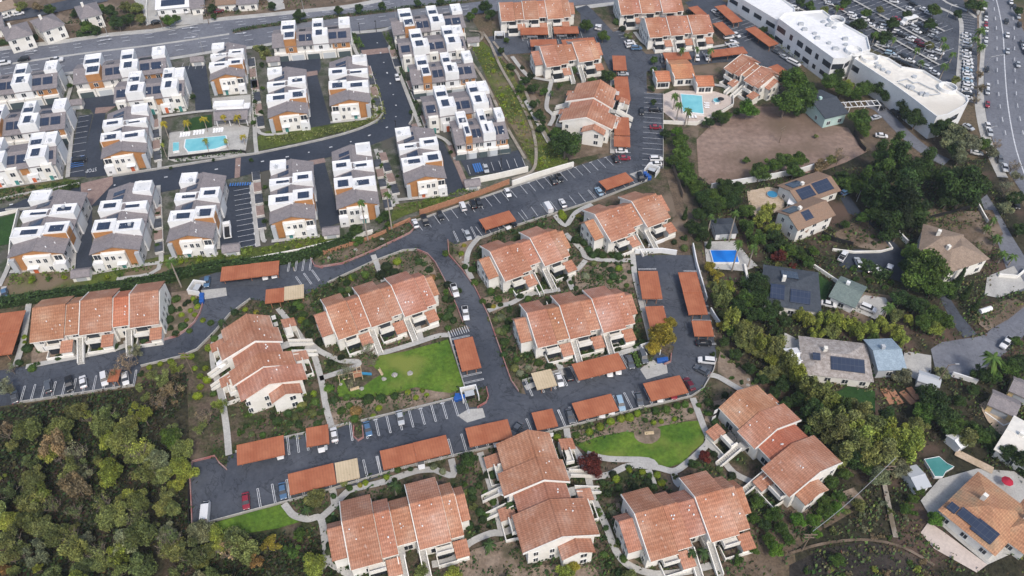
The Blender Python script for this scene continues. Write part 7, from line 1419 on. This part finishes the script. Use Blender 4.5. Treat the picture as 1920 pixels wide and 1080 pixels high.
# loungers, umbrellas
def lounger(x, y, ang, label):
    o = empty('sun_lounger', G(x, y), R(ang)); mb = MB(); mb.box(-.35, .35, -.9, .5, .35, .45); mb.build('seat', 'white_cloth', o); b = MB(); b.hexa([(-.35, .5, .35), (.35, .5, .35), (.35, 1.1, .75), (-.35, 1.1, .75)], [(-.35, .5, .45), (.35, .5, .45), (.35, 1.1, .85), (-.35, 1.1, .85)]); b.build('backrest', 'white_cloth', o)
    for q in ((-.3, -.8), (.3, -.8), (-.3, .4), (.3, .4)): l = MB(); l.box(q[0] - .03, q[0] + .03, q[1] - .03, q[1] + .03, 0, .35); l.build('leg', 'steel', o)
    pend(o, label, 'sun lounger', 'sun loungers at the pools', x, y)
for i in range(4): lounger(340 + i * 5, 256 - i * .6, 5, 'white sun lounger in the left poolside row'); lounger(365 + i * 5.5, 252 - i * .6, 5, 'white sun lounger in the middle poolside row'); lounger(402 + i * 5, 248 - i * .6, 5, 'white sun lounger in the right poolside row')
for i in range(3): lounger(1325, 195 + i * 4, 90, 'grey sun lounger beside the spa'); lounger(1292 + i * 6, 221, 180, 'sun lounger at the near edge of the deck')
def umbrella(x, y, r, m, label, z=2.4):
    o = empty('parasol', G(x, y, z) * 1 - Vector((0, 0, z))); p = MB(); p.tube((0, 0, 0), (0, 0, z + .2), .04); p.build('pole', 'steel', o); c = MB(); n = 8
    for k in range(n): a, b = 6.283 * k / n, 6.283 * (k + 1) / n; c.face([(r * math.cos(a), r * math.sin(a), z - .25), (r * math.cos(b), r * math.sin(b), z - .25), (0, 0, z + .3)]); c.face([(r * math.cos(b), r * math.sin(b), z - .28), (r * math.cos(a), r * math.sin(a), z - .28), (0, 0, z + .27)])
    c.build('canopy', m, o); tag(o, label, 'parasol')
umbrella(1890, 901, 1.25, 'red_cloth', 'red parasol on the patio of the corner villa'); umbrella(944, 919, 1.3, 'white_cloth', 'white parasol on the patio of the bottom middle block'); umbrella(417, 680, 1.6, 'white_cloth', 'white parasol beside the end-on stepped block'); umbrella(1352, 184, 1.2, 'dark_metal', 'dark parasol at the right end of the clubhouse deck')
umbrella(1033, 649, 1.5, 'terracotta', 'pink parasol on the patio of the central block')
# playground
pg = empty('playground_set', G(672, 708), R(15)); tag(pg, 'wooden playground set with blue slide on the bark patch', 'playground')
mb = MB(); mb.box(-1, 1, -1, 1, 1.4, 1.5); mb.build('platform', 'wood', pg)
for x in (-1, 1):
    for y in (-1, 1): mb = MB(); mb.box(x - .08, x + .08, y - .08, y + .08, 0, 3); mb.build('post', 'tan_carport', pg)
mb = MB(); mb.hexa([(1, -.35, 1.25), (3.3, -.35, .2), (3.3, .35, .2), (1, .35, 1.25)], [(1, -.35, 1.5), (3.3, -.35, .4), (3.3, .35, .4), (1, .35, 1.5)]); mb.build('slide', 'plastic_blue', pg)
mb = MB(); mb.box(-1.1, 1.1, -.9, -.8, 2.9, 3.); mb.box(-1.1, 1.1, .8, .9, 2.9, 3.); mb.box(-.1, .1, -.8, .8, 2.9, 3.); mb.build('top_beam', 'tan_carport', pg)
mb = MB(); mb.tube((-1, 0, 2.4), (-4.5, 0, 2.4), .08); mb.tube((-4.5, 0, 2.4), (-4.5, -1.2, 0), .08); mb.tube((-4.5, 0, 2.4), (-4.5, 1.2, 0), .08); mb.tube((-2.2, 0, 2.4), (-2.2, 0, .5), .03); mb.tube((-3.3, 0, 2.4), (-3.3, 0, .5), .03); mb.box(-2.5, -1.9, -.15, .15, .45, .5); mb.box(-3.6, -3., -.15, .15, .45, .5); mb.build('swing_frame', 'tan_carport', pg)
def rock(x, y, rpx, label, m='rock', name='boulder'):
    r = rpx * mpp(x, y); mb = MB(); mb.ball((0, 0, r * .3), r, r * .62, 9, 6, 0, .14, random.Random(int(x))); o = mb.build(name, m, None, False); o.location = G(x, y, r * .3) * 1; o.location.z = 0; tag(o, label, 'boulder', 'pale boulders')
for x, y, r, l in ((720, 711, 5, 'pale boulder at the right tip of the playground bark'), (740, 703, 6, 'pale boulder alone on the lawn, left of two'), (769, 700, 6, 'pale boulder alone on the lawn, right of two'), (678, 729, 5, 'pale boulder beside the playground bench'), (639, 721, 4, 'small boulder left of the playground'), (618, 484, 4.5, 'boulder at the left end of the red mulch strip'), (667, 469, 4.5, 'boulder second from left on the red mulch strip'), (716, 449, 4.5, 'boulder third from left on the red mulch strip'), (756, 434, 4, 'boulder at the right end of the red mulch strip'), (1403, 712, 4, 'upper boulder of a pair right of the loop road'), (1402, 722, 4, 'lower boulder of a pair right of the loop road'), (863, 484, 3, 'upper small rock near the drive fork'), (868, 492, 3, 'lower small rock near the drive fork'), (1138, 162, 4, 'boulder by the upright carports')): rock(x, y, r, l)
def bench(x, y, ang, label, m='wood'):
    o = empty('bench', G(x, y), R(ang)); a = MB(); a.box(-1.1, 1.1, -.25, .25, .42, .5); a.build('seat', m, o); b = MB(); b.box(-1.1, 1.1, .22, .3, .5, .95); b.build('backrest', m, o)
    for q in (-.9, .9): l = MB(); l.box(q - .05, q + .05, -.2, .2, 0, .42); l.build('leg', m, o)
    tag(o, label, 'bench', 'park benches')
bench(1217, 815, 5, 'wooden bench on the sand circle of the curved lawn', 'tan_carport'); bench(714, 700, -60, 'bench at the right side of the playground bark', 'tan_carport'); bench(666, 732, 20, 'bench at the foot of the playground bark', 'tan_carport')
# dumpster enclosures and bins
def dumpster(x, y, ang, label):
    o = empty('dumpster_enclosure', G(x, y), R(ang)); mb = MB()
    for q in ((-2, 2, 1.8, 2.0), (-2, -1.8, -1.5, 1.8), (1.8, 2, -1.5, 1.8)): mb.box(*q, 0, 2.)
    mb.build('wall', 'white', o); d = MB(); d.box(-1.1, 1.1, -.6, .9, .1, 1.4); d.build('dumpster', 'dark_metal', o); l = MB(); l.box(-1.15, 1.15, -.65, .95, 1.42, 1.5); l.build('lid', 'grey_panel', o); tag(o, label, 'dumpster', 'white dumpster enclosures')
dumpster(373, 545, 80, 'white dumpster enclosure at the left drive curve'); dumpster(881, 745, 15, 'white dumpster enclosure below the big lawn carport'); dumpster(1219, 662, 20, 'white dumpster enclosure under the yellow tree'); dumpster(1221, 325, -30, 'white dumpster enclosure near the bare strip'); dumpster(937, 72, 0, 'white dumpster enclosure in the top left lot')
def bin_(x, y, label, ang=0):
    o = empty('recycling_bin', G(x, y), R(ang)); b = MB(); b.hexa([(-.45, -.4, .12), (.45, -.4, .12), (.45, .4, .12), (-.45, .4, .12)], [(-.55, -.5, 1.15), (.55, -.5, 1.15), (.55, .5, 1.15), (-.55, .5, 1.15)]); b.build('body', 'bin_blue', o); l = MB(); l.hexa([(-.6, -.55, 1.15), (.6, -.55, 1.15), (.6, .55, 1.15), (-.6, .55, 1.15)], [(-.5, -.45, 1.28), (.5, -.45, 1.28), (.5, .45, 1.3), (-.5, .45, 1.3)]); l.build('lid', 'bin_blue', o); pend(o, label, 'bin', 'blue recycling bins', x, y)
for x, y in ((380, 557), (380, 563), (380, 569), (856, 752), (862, 750), (868, 748), (858, 746), (1235, 680), (1241, 679), (1247, 678), (1209, 329), (1213, 333), (1217, 337)): bin_(x, y, 'blue recycling bin')
# lamp posts and utility poles
def pole(bx, by, ty, label, arm=0., m='pole_metal', r=.12, name='street_lamp', ang=0., cat='street lamp', cross=False):
    b = G(bx, by); t = (ty - 540) / F; k = (CT - t * ST) / (ST + t * CT); z = max(3, CH - b.y / k); o = empty(name, b, R(ang)); p = MB(); p.tube((0, 0, 0), (0, 0, z), r, r * .6, 8); p.build('pole', m, o)
    if arm: a = MB(); a.tube((0, 0, z - .2), (arm, 0, z + .3), .07, .05); a.build('arm', m, o); h = MB(); h.box(arm - .1, arm + .8, -.2, .2, z + .2, z + .38); h.build('lamp_head', 'pole_metal', o)
    if cross: a = MB(); a.box(-1.3, 1.3, -.08, .08, z - .7, z - .5); a.box(-1., 1., -.08, .08, z - 1.9, z - 1.7); a.build('crossarm', m, o)
    if not arm and not cross: h = MB(); h.tube((0, 0, z), (0, 0, z + .3), .35, .2, 8); h.build('lamp_head', 'dark_metal', o)
    tag(o, label, cat, 'lamp posts' if cat == 'street lamp' else 'utility poles'); return o
pole(202, 66, 35, 'street lamp on the upper kerb of the main road, left of two', 2, ang=-90); pole(306, 55, 25, 'street lamp on the upper kerb of the main road beside the tree', 2, ang=-90); pole(382, 100, 64, 'street lamp on the lower kerb of the main road', 3, ang=170); pole(392, 45, 8, 'utility pole at the upper kerb near the parked cars', 0, 'pole_wood', cross=True, name='utility_pole', cat='utility pole', r=.16)
pole(570, 22, -6, 'street lamp near the planted median tree', 2, ang=-90); pole(743, 44, 20, 'street lamp at the lower kerb right of the entry lane', 2, ang=90); pole(675, 62, 44, 'dark lamp post at the left of the entry lane', m='dark_metal'); pole(706, 60, 40, 'dark lamp post at the right of the entry lane', m='dark_metal'); pole(743, 243, 227, 'dark lamp post at the lane bend', m='dark_metal'); pole(580, 243, 240 - 18, 'dark lamp post at the foot of the long alley', m='dark_metal'); pole(940, 320, 298, 'dark lamp post in the small parking court', m='dark_metal')
pole(1845, 133, 106, 'street lamp with long arm over the side street', 4, ang=10); pole(1461, 268, 236, 'wooden utility pole standing in the bare dirt lot', 0, 'pole_wood', cross=True, name='utility_pole', cat='utility pole', r=.16, ang=40); pole(1752, 727, 684, 'wooden utility pole with lamp in the gardens beside the dead-end street', 1.5, 'pole_wood', r=.16, name='utility_pole', cat='utility pole'); pole(1503, 1033, 1000, 'weathered pole at the citrus grove edge', 0, 'pole_wood', cross=True, name='utility_pole', cat='utility pole', r=.16)
pole(1708, 33, 12, 'light pole in the office lot beside the bus', 1.2, ang=0); pole(1775, 33, 10, 'light pole at the upper right corner of the office lot', 1.2, ang=0); pole(1728, 105, 85, 'light pole in the lower part of the office lot', 1.2, ang=0); pole(1552, 15, -3, 'light pole at the left of the office lot', 1.2, ang=0); pole(1838, 262, 240, 'street lamp below the long office by the side street', 3, ang=10); pole(1606, 378, 358, 'lamp post on the private drive under the trees', m='pole_metal'); pole(362, 700, 560 + 100, 'thin pole between the left beds', m='pole_wood', name='utility_pole', cat='utility pole', cross=True)
# overhead cable at the citrus grove
c0, c1 = G(1503, 1033), G(1655, 897); mb = MB(); prev = None
for i in range(17):
    t = i / 16; p = c0.lerp(c1, t); p.z = 8.5 - 2.5 * math.sin(math.pi * t); 
    if prev: mb.tube(prev, p, .07, n=4)
    prev = p.copy()
tag(mb.build('overhead_cable', 'pole_metal'), 'pale overhead cable spanning from the citrus grove to the eucalyptus belt', 'cable'); pole(1655, 897, 872, 'utility pole under the eucalyptus belt holding the cable', 0, 'pole_wood', cross=True, name='utility_pole', cat='utility pole', r=.16)
# vegetable beds and small garden things
for i, (a, b) in enumerate((((1655, 730), (1672, 758)), ((1670, 732), (1688, 758)), ((1690, 735), (1712, 758)), ((1703, 728), (1720, 750)))):
    P = [G(*a), G(*b)]; mb = MB(); strip_mb(mb, P, 1.6, .05, .35); o = mb.build('planting_box', 'wood'); tag(o, ['leftmost', 'second', 'third', 'rightmost'][i] + ' of four raised vegetable beds below the blue-grey roof', 'planter', 'raised vegetable beds')
tr = empty('trampoline', G(1448, 364, .8) - Vector((0, 0, .8))); tag(tr, 'round blue trampoline on the sandy play yard', 'trampoline'); mb = MB(); mb.tube((0, 0, .75), (0, 0, .85), 1.5, n=16); mb.build('mat', 'plastic_blue', tr); mb = MB(); mb.tube((0, 0, .6), (0, 0, .8), 1.7, n=16); mb.build('frame', 'steel', tr)
for k in range(4): mb = MB(); mb.tube((1.9 * math.cos(k * 1.57), 1.9 * math.sin(k * 1.57), 0), (1.9 * math.cos(k * 1.57), 1.9 * math.sin(k * 1.57), .6), .05); mb.build('leg', 'steel', tr)
tt = empty('water_tank', G(1845, 585), R(20)); tag(tt, 'white horizontal tank lying on the dirt near the dead-end street', 'tank'); mb = MB(); mb.tube((-1.8, 0, .8), (1.8, 0, .8), .7, n=12); mb.build('tank_body', 'white', tt); mb = MB(); mb.box(-1.2, -.9, -.6, .6, 0, .5); mb.box(.9, 1.2, -.6, .6, 0, .5); mb.build('cradle', 'dark_metal', tt)
cnp = empty('shade_canopy', G(1505, 378, 2.6) - Vector((0, 0, 2.6)), R(-25)); tag(cnp, 'white shade canopy at the left of the brown solar house', 'canopy'); mb = MB(); mb.box(-4, 4, -3, 3, 2.6, 2.75); mb.build('cover', 'white_cloth', cnp)
for q in ((-3.8, -2.8), (3.8, -2.8), (3.8, 2.8), (-3.8, 2.8)): mb = MB(); mb.tube((*q, 0), (*q, 2.6), .08); mb.build('post', 'white', cnp)
pg2 = empty('pergola', G(1605, 195, 2.5) - Vector((0, 0, 2.5)), R(6)); tag(pg2, 'long white pergola right of the mint green house', 'pergola'); mb = MB()
for x in range(-8, 9, 2): mb.box(x - .12, x + .12, -1.6, 1.6, 2.5, 2.7)
mb.box(-8.4, 8.4, -1.6, -1.4, 2.3, 2.5); mb.box(-8.4, 8.4, 1.4, 1.6, 2.3, 2.5); mb.build('beams', 'white', pg2)
for x in (-8, -2.7, 2.7, 8):
    for y in (-1.5, 1.5): mb = MB(); mb.box(x - .1, x + .1, y - .1, y + .1, 0, 2.3); mb.build('post', 'white', pg2)
# the air: distance fades a little towards pale blue
hz = MB(); hz.box(-420, 420, -60, 620, -1.5, 175); hz = hz.build('haze', []); hz['kind'] = 'stuff'
hm = bpy.data.materials.new('haze'); hm.use_nodes = True; hn = hm.node_tree; hn.nodes.remove(hn.nodes['Principled BSDF'])
pv_ = hn.nodes.new('ShaderNodeVolumePrincipled'); pv_.inputs['Color'].default_value = (.82, .9, 1, 1); pv_.inputs['Density'].default_value = .00014; pv_.inputs['Anisotropy'].default_value = .2
hn.links.new(pv_.outputs[0], hn.nodes['Material Output'].inputs['Volume']); hz.data.materials.append(hm)
hz['label'] = 'thin pale haze in the air over the whole neighbourhood'; hz['category'] = 'haze'
finish_labels()
for _o in bpy.data.objects:
    if 'label' in _o and not 4 <= len(_o['label'].split()) <= 16: print('LABEL', len(_o['label'].split()), _o['label'])
